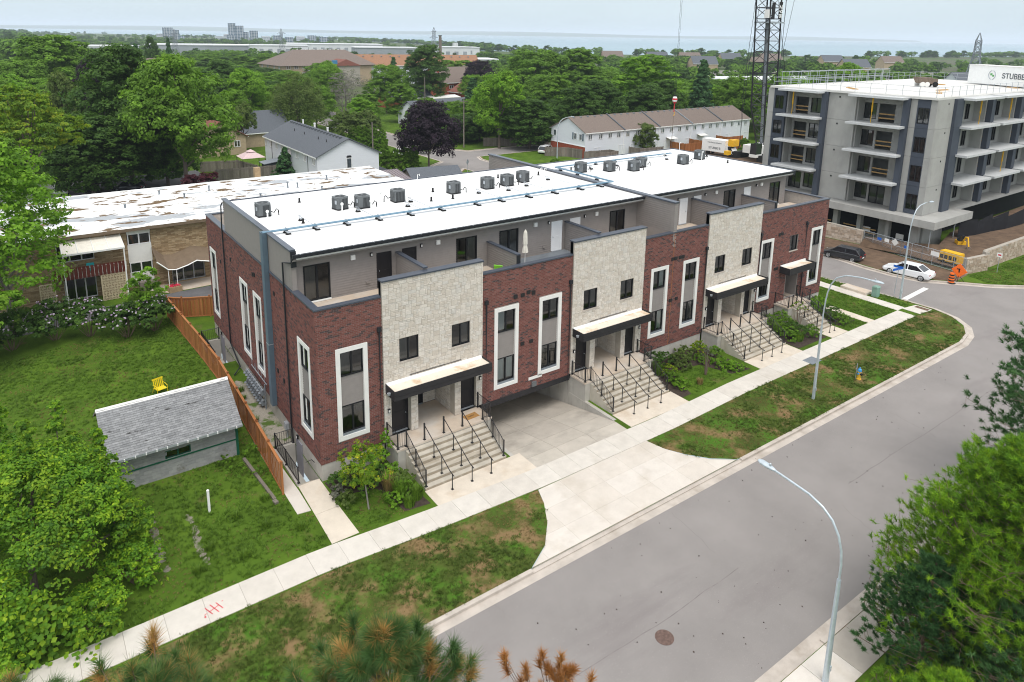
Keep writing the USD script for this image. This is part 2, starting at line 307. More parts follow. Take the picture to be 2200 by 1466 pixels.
APRON = Polygon([(9.3, -7.2), (8.9, -8.2), (8.1, -9.5), (7.0, -10.7), (5.6, -11.5), (20.7, -11.5), (19.4, -10.6), (18.5, -9.5), (17.9, -8.4), (17.6, -7.2)])
g = MB().prism(near_area.difference(unary_union([road.buffer(0.5, join_style=1), RAMP, APRON.buffer(.01), *WELLS])), 0, 0)
struct(g, 'ground', 'grass')
struct(MB().prism(land.difference(near_area.buffer(-0.01)), -0.02, -0.02), 'outer_land', 'far_ground')
usdkit_water = usdkit.material(stage, '/World/Looks/lake_water', {'g': ('geometry', {}), 'mp': ('mapping', {'scale': (0.02, 0.05, 0.05)}), 'n': ('noise_texture', {'scale': 1.0, 'detail': 6.0}),
    'b': ('bump', {'strength': 0.3, 'distance': 1.0}), 'n2': ('noise_texture', {'scale': 0.02, 'detail': 4.0}), 'c': ('rgb_ramp', {'ramp': [(0.35, (0.10, 0.19, 0.24)), (0.65, (0.15, 0.25, 0.29))]}),
    'p': ('principled_bsdf', {'roughness': 0.25})}, [('g.position', 'mp.vector'), ('mp.vector', 'n.vector'), ('n.fac', 'b.height'), ('b.normal', 'p.normal'), ('mp.vector', 'n2.vector'), ('n2.fac', 'c.fac'), ('c.color', 'p.base_color')], surface='p.BSDF')
MATS['lake_water'] = usdkit_water
struct(MB().prism(sbox(-9000, 300, 24000, 24000).difference(land.buffer(-25)), -1.2, -1.2), 'lake', 'lake_water')
struct(MB().prism(sbox(-9000, -9000, 24000, 300).difference(land.buffer(-25)), -1.2, -1.2), 'lake', 'lake_water')
fs = MB()                                   # the low far shore beyond the lake
fx = np.linspace(-6000, 15000, 60); fy = 15500 - 0.42 * (fx + 6000) + 500 * np.sin(fx / 2300)
for i in range(59):
    h0, h1 = 45 + 30 * math.sin(fx[i] / 1700.) ** 2, 45 + 30 * math.sin(fx[i + 1] / 1700.) ** 2
    fs.hexa([(fx[i], fy[i], -2), (fx[i + 1], fy[i + 1], -2), (fx[i + 1], fy[i + 1] + 1500, -2), (fx[i], fy[i] + 1500, -2), (fx[i], fy[i] + 150, h0 * .6), (fx[i + 1], fy[i + 1] + 150, h1 * .6), (fx[i + 1], fy[i + 1] + 1500, h1), (fx[i], fy[i] + 1500, h0)])
struct(fs, 'far_shore_hills', 'far_ground')

struct(MB().prism(road, -0.12, -0.12), 'road', 'asphalt')
gut = MB().prism(road.intersection(near_area).difference(road.buffer(-0.42, join_style=1)), -0.116, -0.116)
struct(gut, 'gutter_pan', 'curb')
low = sbox(5.5, -12.4, 20.8, -11.3); low2 = sbox(9.7, -21.9, 12.9, -21.2)
ring = road.buffer(0.22, join_style=1).difference(road).intersection(near_area.buffer(-1))
kerb = struct(MB().prism(ring.difference(low.union(low2)), -0.12, 0.022), 'kerb', 'curb')
MB().prism(ring.intersection(low.union(low2)), -0.12, -0.06).build('dropped_kerb', 'curb', kerb)
fill = road.buffer(0.5, join_style=1).difference(road.buffer(0.215, join_style=1)).difference(APRON.buffer(.01)).intersection(near_area)
struct(MB().prism(fill, 0.0, 0.0), 'verge_edge', 'verge_grass')

def sw_edge(x):
    return float(np.interp(x, [-40, -2, 3, 10, 20, 28, 57], [-4.9, -4.85, -5.25, -5.6, -5.65, -5.35, -5.3]))
swx = UsdGeom.Xform.Define(stage, '/World/sidewalk').GetPrim(); tag(swx, kind='structure')
xs = list(np.arange(-30.0, 53.2, 1.52))
SW = []
for a, b in zip(xs, xs[1:]):
    y0, y1 = sw_edge(a), sw_edge(b); dz = rng.uniform(-.004, .004)
    p = Polygon([(a, y0), (b - .010, y1), (b - .010, y1 - 1.56), (a, y0 - 1.56)]); SW.append(Polygon([(a, y0), (b, y1), (b, y1 - 1.56), (a, y0 - 1.56)]))
    MB().prism(p, -0.1, 0.03 + dz, rng.random()).build('slab', 'sidewalk', swx)
for y0, y1 in [(k, k + 1.5) for k in np.arange(-5.3, 18, 1.5)]:
    p = sbox(52.05, y0, 53.35, y1 - .018); SW.append(p)
    MB().prism(p, -0.1, 0.028 + rng.uniform(-.004, .004), rng.random()).build('slab', 'sidewalk', swx)
SW.append(Polygon([(52.9, -5.3), (54.9, -5.6), (54.9, -7.0), (52.9, -6.86)]))
MB().prism(SW[-1], -0.1, 0.026, .4).build('slab', 'sidewalk', swx)
MB().box(54.2, 54.75, -6.9, -5.75, 0.024, 0.034).build('tactile_plate', 'soil', swx)
struct(MB().prism(unary_union(SW), 0.002, 0.002), 'sidewalk_joint_bed', 'soil')
nsw = UsdGeom.Xform.Define(stage, '/World/near_sidewalk').GetPrim(); tag(nsw, kind='structure')
for i, a in enumerate(np.arange(-8.0, 50, 1.6)):
    MB().box(a, a + 1.58, -23.2, -21.6, -0.1, 0.026, 0.0 if not 9.5 < a < 12.5 else 1.0).build('slab', 'driveway' if not 9 < a < 12 else 'apron', nsw)
ap = UsdGeom.Xform.Define(stage, '/World/driveway_apron').GetPrim(); tag(ap, kind='structure')
for i in range(8):
    for j in range(3):
        cell = sbox(4.6 + i * 2.05 + .003, -7.2 - (j + 1) * 1.47 + .003, 4.6 + (i + 1) * 2.05 - .003, -7.2 - j * 1.47 - .003).intersection(APRON.buffer(-.005))
        if cell.area > .02:
            m = MB().prism(cell, -0.1, 0.02, rng.random()); v = m.v[0]; top = v[:, 2] > 0
            v[top, 2] = np.interp(v[top, 1], [-11.5, -7.2], [-0.055, 0.022]); m.build('slab', 'apron', ap)
struct(MB().prism(APRON, -0.07, -0.07), 'apron_bed', 'curb')
rp = UsdGeom.Xform.Define(stage, '/World/driveway').GetPrim(); tag(rp, kind='structure')
def rz(y): return float(np.interp(y, [-4.6, -3.2, 12], [0.02, -0.24, -3.3]))
ys = [-5.62, -4.6, -3.2, -1.0, 1.2, 3.4, 5.6, 12]
for i in range(3):
    for a, b in zip(ys, ys[1:]):
        x0, x1 = 10.12 + i * 2.475, 10.12 + (i + 1) * 2.475
        MB().hexa([(x0 + .008, a + .008, rz(a) - .2), (x1 - .008, a + .008, rz(a) - .2), (x1 - .008, b - .008, rz(b) - .2), (x0 + .008, b - .008, rz(b) - .2), (x0 + .008, a + .008, rz(a)), (x1 - .008, a + .008, rz(a)), (x1 - .008, b - .008, rz(b)), (x0 + .008, b - .008, rz(b))], rng.random()).build('slab', 'driveway', rp)
w = UsdGeom.Xform.Define(stage, '/World/side_path').GetPrim(); tag(w, kind='structure')
MB().prism(Polygon([(-1.2, 0.35), (-0.03, 0.35), (-0.02, -2.4), (-1.28, -2.4)]), -.1, 0.02).build('slab', 'pad_concrete', w)
MB().prism(Polygon([(-1.28, -2.42), (-0.02, -2.42), (0.03, -4.85), (-1.36, -4.85)]), -.1, 0.022).build('slab', 'pad_concrete', w)
MB().prism(Polygon([(-2.0, 4.4), (-1.42, 4.4), (-1.30, -0.1), (-1.33, -1.95), (-2.0, -1.85), (-2.0, 0)]), -.1, 0.03).build('slab', 'apron', w)
p2 = UsdGeom.Xform.Define(stage, '/World/front_path').GetPrim(); tag(p2, kind='structure')
for k in range(3): MB().box(46.95, 48.0, -5.3 + k * 1.35 + .01, -5.3 + (k + 1) * 1.35 - .01, -.1, .022).build('slab', 'pad_concrete', p2)
# gravel strip beside the left wall, worn wheel tracks, planting beds, verge
struct(MB().prism(Polygon([(-1.9, 5.2), (-0.05, 4.6), (-0.05, 13.2), (-0.8, 14.2), (-1.5, 12)]).buffer(.1), .006, .006, .6), 'gravel_strip', 'gravel')
for i, pts in enumerate([[(-8.1, 2.2), (-8.16, .6), (-8.2, -.6), (-8.1, -2.2)], [(-6.55, 1.2), (-6.5, 0), (-6.6, -1.4), (-6.5, -2.9)]]):
    tr = unary_union([shapely.Point(x + nr.uniform(-.06, .06), y).buffer(nr.uniform(.06, .2)) for (x0, y0), (x1, y1) in zip(pts, pts[1:]) for x, y in zip(np.linspace(x0, x1, 9), np.linspace(y0, y1, 9)) if nr.rand() < .8])
    struct(MB().prism(tr, .007, .007, .25), 'gravel_track', 'gravel')
verge = unary_union([Polygon([(-30, -6.6), (-2, -6.5), (3, -6.85), (9.25, -7.2), (8.9, -8.2), (8.1, -9.5), (7.0, -10.7), (5.6, -11.5), (-30, -11.5)]),
    Polygon([(17.65, -7.2), (28, -6.93), (53, -6.88), (54.4, -6.98), (55.1, -7.8), (54.5, -8.9), (53.3, -10.1), (51.6, -11.05), (49.5, -11.48), (20.6, -11.5), (19.4, -10.6), (18.5, -9.5), (17.9, -8.4)])])
struct(MB().prism(verge, .005, .005), 'verge', 'verge_grass')
BEDS = [Polygon([(0.05, -0.15), (3.7, -0.15), (3.7, -1.75), (4.0, -4.9), (2.6, -4.7), (2.2, -2.2), (0.2, -1.6)]), Polygon([(24.3, -0.1), (31, -0.1), (31, -4.9), (29.2, -4.6), (28.4, -2.3), (26, -2.0), (25.0, -3.5), (24.4, -4.9), (23.3, -4.9), (23.6, -2)]), sbox(37.2, -4.9, 41.2, -.1), sbox(44.2, -4.4, 46.5, -.1)]
for b in BEDS: struct(MB().prism(b, .012, .012), 'planting_bed', 'mulch')
struct(MB().prism(Polygon([(24.9, -3.6), (26.1, -2.3), (28.3, -2.5), (29.0, -4.7), (25.0, -5.0)]), .016, .016), 'garden_lawn', 'grass')
struct(MB().prism(Polygon([(-10.8, -21.2), (-12, -30), (60, -40), (60, -23.3), (-8, -23.3)]), .006, .006), 'near_lawn', 'grass')
struct(MB().prism(Polygon([(-2.15, 31.95), (-16, 31.0), (-16, 34.3), (-3.5, 34.5), (-1.4, 34.9), (8, 35.3), (8, 31.9)]), .006, .006), 'tarmac_path', 'old_asphalt')
struct(MB().prism(Polygon([(-3.6, 37.9), (-1.4, 35.1), (8, 35.4), (8, 39), (-3.6, 39)]), .01, .01), 'forecourt', 'porch_concrete')
struct(MB().prism(Polygon([(-40, 60), (14, 60), (14, 96), (-40, 96)]), .006, .006), 'parking_lot', 'old_asphalt')
struct(MB().prism(Polygon([(62.9, 60), (63.0, 9), (62.4, 3), (62.35, .5), (63.2, -2.4), (65.2, -4.7), (68.4, -4.5), (69.6, 7.6), (69, 12), (71, 25), (67.5, 40), (67.5, 60)]).union(Polygon([(67.4, 40), (71, 24.9), (104, 25), (104, 43), (120, 50), (110, 66), (67.4, 66)])).buffer(0), .006, .006), 'building_site_ground', 'soil')
sm = MB()
for x0, y0, ln in ((-20, -16.6, 34), (24, -16.4, 26)):
    xs_ = np.arange(x0, x0 + ln, .8); ys_ = y0 + np.cumsum(nr.normal(0, .03, len(xs_)))
    for a, b, c, d in zip(xs_, xs_[1:], ys_, ys_[1:]): sm.quad((a, c - .018, -.1165), (b, d - .018, -.1165), (b, d + .018, -.1165), (a, c + .018, -.1165))
for x0, y0 in ((3, -13), (13.5, -15.6), (21, -20.2), (33, -17)):
    p = np.array([x0, y0]); dr = np.array([.2, 1.0])
    for _ in range(9):
        q = p + dr * .35 + nr.normal(0, .09, 2); sm.quad((p[0] - .009, p[1], -.1168), (p[0] + .009, p[1], -.1168), (q[0] + .009, q[1], -.1168), (q[0] - .009, q[1], -.1168)); p = q
sm.build('road_seam', 'asphalt_seam', kind='structure')
gp_ = MB()
for _ in range(150):
    x, y = nr.uniform(-5, 60), nr.uniform(-21, -12); s = nr.uniform(.02, .06); gp_.cbox((x, y, -.117 + s * .2), (s, s * .7, s * .5), nr.rand() * 3)
gp_.build('road_litter', 'mulch', label='small dark bits of grit and leaves on the road', kind='stuff')
# stop bar, manhole, catch basin
struct(MB().prism(Polygon([(55.9, -4.35), (60.9, -4.05), (60.9, -3.55), (55.9, -3.85)]), -.116, -.116), 'stop_bar', 'off_white')
mh = thing('manhole_cover', 'round rusty brown iron manhole cover in the road', 'manhole cover', (7.84, -17.56, -.12))
mat('rusty_iron', (0.13, 0.085, 0.07), 0.8, 0.3, 9.0)
MB().lathe([(.39, 0.002), (.39, .010), (.335, .012)], (0, 0, 0), 28).build('frame', 'rusty_iron', mh)
cv = MB().lathe([(.33, .002), (.33, .016)], (0, 0, 0), 28)
for i in range(-4, 5):
    for j in range(-4, 5):
        if i * i + j * j < 17: cv.cbox((i * .07, j * .07, .018), (.035, .035, .008))
cv.build('cover', 'rusty_iron', mh)
cb = thing('sidewalk_vault_cover', 'grey square concrete vault cover set in the sidewalk beside the street lamp', 'cover', (36.1, -6.7, 0.03))
MB().box(-.62, .62, -.42, .42, -.02, .012).build('lid', 'zinc_grey', cb)
# red survey marks sprayed on the sidewalk
mat('red_spray', (0.62, 0.03, 0.06), 0.8, 0.2)
mk = thing('survey_mark', 'red spray painted survey mark on the sidewalk slabs', 'spray mark', (-6.9, -5.73, 0.0365), .12)
mm = MB()
for cx, cy, sx, sy in [tuple(.72 * v for v in q) for q in ((-.32, 0, .05, .75), (.0, 0, .05, .9), (.30, 0.03, .05, .7), (-.02, .0, .68, .05), (.55, .25, .08, .05), (-.62, -.3, .09, .12), (-.55, -.12, .16, .04))]:
    mm.cbox((cx, cy, 0), (sx, sy, .002), .25)
mm.build('strokes', 'red_spray', mk)
# ------------------------------------------------------------------ the townhouse block
town = thing('townhouse_block', 'long brown brick and pale stone townhouse block with flat white roof', 'building')
TX = [0, 3.75, 10.34, 17.49, 24.18, 31.16, 37.83, 47.93]
ZB, ZP, ZS, DEP = 1.0, 9.86, 10.74, 23.55
def clap(mb, F, s0, s1, t0, t1, d, pitch=0.15):
    n = max(1, round((t1 - t0) / pitch)); p = (t1 - t0) / n
    for k in range(n):
        a, b = t0 + k * p, t0 + (k + 1) * p
        v = [F.pt(s0, a, d), F.pt(s1, a, d), F.pt(s1, a, d - .045), F.pt(s0, a, d - .045), F.pt(s0, b - .012, d - .032), F.pt(s1, b - .012, d - .032), F.pt(s1, b - .012, d - .045), F.pt(s0, b - .012, d - .045)]
        v[0], v[1] = F.pt(s0, a, d), F.pt(s1, a, d)
        mb.add(v, BOXF[:, ::-1] if F.flip else BOXF)
    return mb
def brick_list(s0, s1, t0, t1, holes, rnd, c=0.1, L=0.267, j=0.012):
    out = []
    for k in range(int(round((t1 - t0) / c))):
        a, b = t0 + k * c, min(t0 + (k + 1) * c - j, t1)
        if b - a < .03: continue
        hs = sorted((h[0], h[1]) for h in holes if h[2] < b - .02 and h[3] > a + .02)
        iv, x = [], s0
        for h in hs:
            if h[0] > x: iv.append((x, h[0]))
            x = max(x, h[1])
        if x < s1: iv.append((x, s1))
        for u, w_ in iv:
            x = math.floor(u / L) * L - (L / 2 if k % 2 else 0)
            while x < w_:
                p, q = max(x, u + .003), min(x + L - j, w_ - .003)
                if q - p > .03:
                    out.append((p, q, a, b, rnd.random() * .16 if rnd.random() < .17 else .24 + rnd.random() * .76))
                x += L
    return out
def brick_wall(F, s0, s1, t0, t1, holes, seed, single=0, near=None, thick=0.25, bs0=None):
    """Mortar wall with every brick proud of it; the 'single' bricks closest to 'near' are prims of their own."""
    wl = MB()
    for a, b, c, d in rects(s0, s1, t0, t1, holes): wl.lbox(F, a, b, c, d, -thick, -.012)
    pw = wl.build('brick_wall', 'mortar', town)
    bl = brick_list(s0 if bs0 is None else bs0, s1, t0, t1, holes, random.Random(seed))
    if single: bl.sort(key=lambda r: (r[0] - near[0]) ** 2 + .6 * (r[2] - near[1]) ** 2)
    rest = MB(); rr = random.Random(seed + 1)
    for i, (a, b, c, d, tn) in enumerate(bl):
        pr = rr.uniform(-.002, .002)
        if i < single: MB().lbox(F, a, b, c, d, -.012, pr, tn).build('brick', 'brick', pw)
        else: rest.lbox(F, a, b, c, d, -.012, pr, tn)
    rest.build('brick_courses', 'brick', pw, kind='stuff')
def stone_list(s0, s1, t0, t1, holes, rnd, u=0.1):
    nx, nz = int(round((s1 - s0) / u)), int(round((t1 - t0) / u)); ux, uz = (s1 - s0) / nx, (t1 - t0) / nz
    occ = np.zeros((nx + 1, nz + 1), bool)
    for h in holes: occ[max(0, int(round((h[0] - s0) / ux))):max(0, int(round((h[1] - s0) / ux))), max(0, int(round((h[2] - t0) / uz))):max(0, int(round((h[3] - t0) / uz)))] = True
    occ[nx, :] = True; occ[:, nz] = True; out = []
    for k in range(nz):
        for i in range(nx):
            if occ[i, k]: continue
            wmax = 1
            W_, H_ = rnd.choice([(3, 1), (4, 2), (4, 2), (3, 2), (5, 2), (3, 1), (2, 1), (4, 3), (2, 2), (5, 1)])
            while wmax < W_ and not occ[i + wmax, k]: wmax += 1
            h = 1
            while h < H_ and k + h < nz and not occ[i:i + wmax, k + h].any(): h += 1
            occ[i:i + wmax, k:k + h] = True
            out.append((s0 + i * ux, s0 + (i + wmax) * ux, t0 + k * uz, t0 + (k + h) * uz, rnd.random()))
    return out
def stone_wall(F, s0, s1, t0, t1, holes, seed, d=0.1, single=0, name='stone_wall', thick=0.3):
    wl = MB()
    for a, b, c, e in rects(s0, s1, t0, t1, holes): wl.lbox(F, a, b, c, e, d - thick, d - .014)
    pw = wl.build(name, 'stone_joint', town); rest = MB(); rr = random.Random(seed + 3); j = .006
    sl = stone_list(s0, s1, t0, t1, holes, random.Random(seed))
    sl.sort(key=lambda r: -(r[1] - r[0]) * (r[3] - r[2]) * (1 + .1 * r[2]))
    for i, (a, b, c, e, tn) in enumerate(sl):
        pr = d + rr.uniform(-.006, .012); ch = .01
        v = [F.pt(s, t, q) for q, k in ((d - .014, 0), (pr, ch)) for s, t in ((a + j + k, c + j + k), (b - j - k, c + j + k), (b - j - k, e - j - k), (a + j + k, e - j - k))]
        mb = MB() if i < single else rest
        mb.add(v, BOXF[:, ::-1] if F.flip else BOXF, tn)
        if i < single: mb.build('stone', 'stone', pw)
    rest.build('stonework', 'stone', pw, kind='stuff')
def window(F, s0, s1, t0, t1, d, parent, panes=2, curtain=None, sill=None, name='window', frame='window_black', fr=.06, label=None):
    """Frame d = outer face; glass 5 cm behind it."""
    m = MB()
    m.lbox(F, s0, s0 + fr, t0, t1, d - .09, d).lbox(F, s1 - fr, s1, t0, t1, d - .09, d).lbox(F, s0 + fr, s1 - fr, t0, t0 + fr, d - .09, d).lbox(F, s0 + fr, s1 - fr, t1 - fr, t1, d - .09, d)
    wd = (s1 - s0 - 2 * fr) / panes
    for k in range(1, panes): m.lbox(F, s0 + fr + k * wd - fr * .7, s0 + fr + k * wd + fr * .7, t0 + fr, t1 - fr, d - .09, d - .004)
    w_ = m.build(name, frame, parent, label=label)
    for k in range(panes):
        a, b = s0 + fr + k * wd + (fr * .7 if k else 0), s0 + fr + (k + 1) * wd - (fr * .7 if k < panes - 1 else 0)
        MB().quad(F.pt(a, t0 + fr, d - .055), F.pt(b, t0 + fr, d - .055), F.pt(b, t1 - fr, d - .055), F.pt(a, t1 - fr, d - .055)).build('pane', 'pane_glass', w_)
        if curtain and curtain[k % len(curtain)]:
            MB().lbox(F, a + .01, b - .01, t0 + fr + .06, t1 - fr - .01, d - .14, d - .13).build('blind', curtain[k % len(curtain)], w_)
    if sill: MB().lbox(F, s0 - .06, s1 + .06, t0 - .1, t0, d - .12, sill).build('sill', 'curb', w_)
    return w_
def surround(F, s0, s1, curt, part):
    t0, t1, e = 2.05, 7.475, .255
    m = MB().lbox(F, s0, s0 + e, t0, t1, -.2, .03).lbox(F, s1 - e, s1, t0, t1, -.2, .03).lbox(F, s0 + e, s1 - e, t0, t0 + e, -.2, .03).lbox(F, s0 + e, s1 - e, t1 - e, t1, -.2, .03)
    pr = m.build('window_surround', 'off_white', town)
    a, b = s0 + e, s1 - e
    clap(MB().lbox(F, a, b, 4.06, 5.8, -.2, -.13), F, a, b, 4.06, 5.8, -.10).build('siding_panel', 'siding', pr)
    window(F, a, b, 5.8, t1 - e, -.06, town, 2, curt[0]); window(F, a, b, t0 + e + .14, 4.06, -.06, town, 2, curt[1])
    MB().lbox(F, a, b, t0 + e, t0 + e + .137, -.2, -.02).build('sill', 'zinc_grey', pr)
    return (s0, s1, t0, t1)
FR = [(1.03, 2.86), (11.26, 13.11), (14.75, 16.61), (25.03, 26.88), (28.5, 30.31), (38.11, 39.92), (45.55, 47.3)]
CUR = [[['blind_grey', None], [None, None]], [['curtain', None], ['curtain', 'curtain']], [[None, 'blind_grey'], [None, None]], [['blind_grey', 'curtain'], [None, 'curtain']], [[None, None], [None, 'blind_grey']], [['blind_grey', None], [None, None]], [[None, 'blind_grey'], [None, None]]]
fh = [surround(FRONT, *FR[i], CUR[i], town) for i in range(7)]
FL = [(0.98, 2.88), (9.62, 11.34), (12.65, 14.53), (21.1, 22.9)]
lh = [surround(LEFT, a, b, c, town) for (a, b), c in zip(FL, [[['curtain', None], ['curtain', None]], [[None, 'curtain'], [None, None]], [[None, None], ['blind_grey', None]], [[None, None], [None, None]]])]
b4door = (42.75, 43.85, 1.5, 3.75); b4win = (42.33, 43.52, 5.9, 7.28)
brick_wall(FRONT, .0125, TX[1], ZB, ZP, [fh[0]], 11, 300, (0.6, 6.5), bs0=0)
brick_wall(FRONT, TX[2], TX[3], 1.35, ZP, [fh[1], fh[2]], 12)
brick_wall(FRONT, TX[4], TX[5], ZB, ZP, [fh[3], fh[4]], 13)
brick_wall(FRONT, TX[6], TX[7] - .0125, ZB, ZP, [fh[5], fh[6], (42.2, 44.1, 1.5, 3.9), b4win], 14)
brick_wall(LEFT, 0.26, DEP, ZB, ZP, lh, 15, bs0=.0125)
RGHT = Frame((TX[7], 0, 0), (0, 1, 0), (1, 0, 0)); BACK = Frame((0, DEP, 0), (1, 0, 0), (0, 1, 0))
brick_wall(RGHT, 0.26, DEP, ZB, ZP, [], 16, bs0=.0125)
MB().lbox(BACK, .26, TX[7] - .26, 0, ZP, -.3, 0).build('rear_wall', 'mortar', town)
window(FRONT, *b4win, -.06, town, 2, ['blind_grey', None], .03)
for a, b in ((TX[0] + .03, TX[1]), (TX[4], TX[5]), (TX[6], TX[7] - .03)): MB().lbox(FRONT, a, b, -.3, ZB, -.35, -.03).build('foundation', 'concrete', town)
MB().lbox(LEFT, .352, DEP, -1.2, ZB, -.35, -.03).build('foundation', 'concrete', town); MB().lbox(RGHT, .352, DEP, -.3, ZB, -.35, -.03).build('foundation', 'concrete', town)
jt = MB()
for y in np.arange(2.2, 23, 1.22): jt.lbox(LEFT, y, y + .012, .02, ZB - .01, -.031, -.027)
for x in list(np.arange(25.2, 31, 1.22)) + list(np.arange(38.5, 47.5, 1.22)): jt.lbox(FRONT, x, x + .012, .02, ZB - .01, -.031, -.027)
jt.build('form_joint', 'curb', town, kind='stuff')
# stone bays with doors, alcoves, canopies
DOORS = {0: 'door_black', 1: 'door_black', 2: 'door_black'}
def door(F, s0, s1, t0, t1, d, m, parent=None, knob=1, label=None, panels=True):
    """Frame, slab with two recessed panels, knob."""
    parent = parent or town
    dr = MB().lbox(F, s0 - .06, s0, t0, t1 + .06, d - .12, d + .02).lbox(F, s1, s1 + .06, t0, t1 + .06, d - .12, d + .02).lbox(F, s0, s1, t1, t1 + .06, d - .12, d + .02)
    sl, h, w_ = .12, t1 - t0, s1 - s0
    holes = [(s0 + .16, s1 - .16, t0 + .2, t0 + .42 * h), (s0 + .16, s1 - .16, t0 + .5 * h, t1 - .18)] if panels else []
    for a, b, c, e in rects(s0, s1, t0, t1, holes): dr.lbox(F, a, b, c, e, d - .06, d - .02)
    for hh in holes: dr.lbox(F, *hh, d - .06, d - .035)
    p = dr.build('door', m, parent, label=label)
    MB().lbox(F, (s0 + .08) if knob > 0 else (s1 - .11), (s0 + .11) if knob > 0 else (s1 - .08), t0 + 1.0, t0 + 1.06, d - .02, d + .05).build('handle', 'galvanised', p)
    MB().lbox(F, s0, s1, t0 - .03, t0, d - .12, d + .1).build('threshold', 'galvanised', p)
    return p
def lamp_box(F, s, t, d, m, parent=None):
    p = MB().lbox(F, s - .07, s + .07, t - .11, t + .11, d, d + .1).build('wall_lamp', 'window_black', parent or town)
    MB().lbox(F, s - .05, s + .05, t - .08, t + .06, d + .1, d + .108).build('lens', m, p)
for k in range(3):
    x0, x1 = TX[1 + 2 * k], TX[2 + 2 * k]; zp = 1.4
    wins = [(x0 + .97, x0 + 2.21, 5.82, 7.2), (x0 + 4.43, x0 + 5.67, 5.82, 7.2)]
    stone_wall(FRONT, x0, x1, 4.2, ZS, wins, 30 + k, .1, single=300 if k == 0 else 0)
    for i, wn in enumerate(wins):
        window(FRONT, *wn, .04, town, 2, [['blind_grey', None], [None, 'blind_grey']][(i + k) % 2], .13)
    L0, L1, A0, A1, R0, R1 = x0 + .5, x0 + 1.5, x0 + 2.03, x0 + 4.5, x0 + 5.0, x0 + 6.05
    for a, b, q in ((x0, L0 - .07, 0), (L1 + .07, A0, 1), (A1, R0 - .07, 2), (R1 + .07, x1, 3)):
        stone_wall(FRONT, a, b, zp + .02, 4.2, [], 40 + 5 * k + q, .28 if q in (1, 2) else .1, name='stone_pier', thick=.55 if q in (1, 2) else .4)
    for s, sgn in ((A0, 1), (A1, -1)):                        # the alcove's side walls
        Fa = Frame((s, 0, 0), (0, 1, 0), (sgn, 0, 0)); stone_wall(Fa, .25, 2.1, zp + .02, 4.2, [], 60 + 3 * k + sgn, .0, name='alcove_wall', thick=.3)
    Fb = Frame((0, 2.1, 0), (1, 0, 0), (0, -1, 0))
    stone_wall(Fb, A0, A1, zp + .02, 4.2, [(A0 + .5, A0 + 1.6, zp, 3.75)], 80 + k, .0, name='alcove_wall', thick=.2)
    door(Fb, A0 + .58, A0 + 1.54, zp + .06, 3.6, -.03, 'door_black')
    door(FRONT, L0, L1, zp + .05, 3.85, -.12, 'door_black', knob=-1); door(FRONT, R0, R1, zp + .05, 3.85, -.12, 'door_black', knob=1)
    tp = MB().lbox(FRONT, L0 - .07, L1 + .07, 3.91, 4.2, -.25, 0).lbox(FRONT, R0 - .07, R1 + .07, 3.91, 4.2, -.25, 0); tp.build('door_head', 'canopy_black', town)
    c0, c1, yf, zt, zb = x0 + .08, x1 - .06, -1.24, 4.72, 4.16
    MB().box(c0 + .05, c1 - .05, yf + .05, -.1, zb + .12, zt - .10).build('canopy', 'canopy_roof', town)
    can = MB().box(c0, c1, yf, yf + .05, zb, zt).box(c0, c0 + .05, yf + .05, -.1, zb, zt).box(c1 - .05, c1, yf + .05, -.1, zb, zt).box(c0 - .02, c1 + .02, yf - .02, yf + .06, zt - .30, zt - .285)
    can.box(c0 + .05, c1 - .05, yf + .05, -.1, zb + .02, zb + .11); can.build('canopy_fascia', 'canopy_black', town)
    MB().hexa([(c0 + .05, -.22, zt - .1), (c1 - .05, -.22, zt - .1), (c1 - .05, -.1, zt - .1), (c0 + .05, -.1, zt - .1), (c0 + .05, -.13, zt + .05), (c1 - .05, -.13, zt + .05), (c1 - .05, -.1, zt + .05), (c0 + .05, -.1, zt + .05)]).build('canopy_flashing', 'flat_white', town)
    MB().box(x0 + 1.6, x1 - 1.55, -.135, -.115, zt + .14, zt + .17).build('drip_slot', 'canopy_black', town)
    MB().lathe([(.09, 0), (.11, .12)], (c0 - .1, -.75, zt - .35), 10).build('flood_lamp', 'galvanised', town)
    lamp_box(FRONT, x0 + .25, 3.05, .1, 'off_white'); lamp_box(FRONT, x1 - .2, 3.3, .1, 'off_white')
    MB().box(x0 - .02, x1 + .02, -.16, .38, ZS, ZS + .09).build('coping', 'coping', town)
    MB().box(x0, x1, .14, .3, ZP - 1.2, ZS).build('parapet_back', 'siding', town)
    rw = MB().box(x0, x0 + .25, .02, .3, ZP - .2, ZS).box(x1 - .25, x1, .02, .3, ZP - .2, ZS); rw.build('parapet_return', 'stone_joint', town)
for i in (0, 2, 4, 6):
    a, b = TX[i], TX[i + 1]
    MB().box(a + (.02 if i else -.03), b - (.02 if i < 6 else -.03), -.045, .34, ZP, ZP + .09).build('coping', 'coping', town)
MB().box(-.045, .34, .34, 3.36, ZP, ZP + .085).build('coping', 'coping', town); MB().box(-.045, .34, 17.85, DEP + .03, ZP, ZP + .085).build('coping', 'coping', town)
MB().box(TX[7] - .34, TX[7] + .045, .34, DEP + .03, ZP, ZP + .085).build('coping', 'coping', town); MB().box(.34, TX[7] - .34, DEP - .34, DEP + .03, ZP, ZP + .085).build('coping', 'coping', town)
MB().box(.31, TX[7] - .31, .32, 3.8, 8.78, 8.86).build('terrace_floor', 'porch_concrete', town)
MB().box(20.3, 26.9, .35, 3.6, 8.86, 8.885).build('terrace_mat', 'zinc_grey', town) if False else None
MB().box(13.5, 19.9, .35, 3.74, 8.865, 8.885).build('deck_tiles', 'zinc_grey', town, label='dark grey deck tiles on the third terrace')
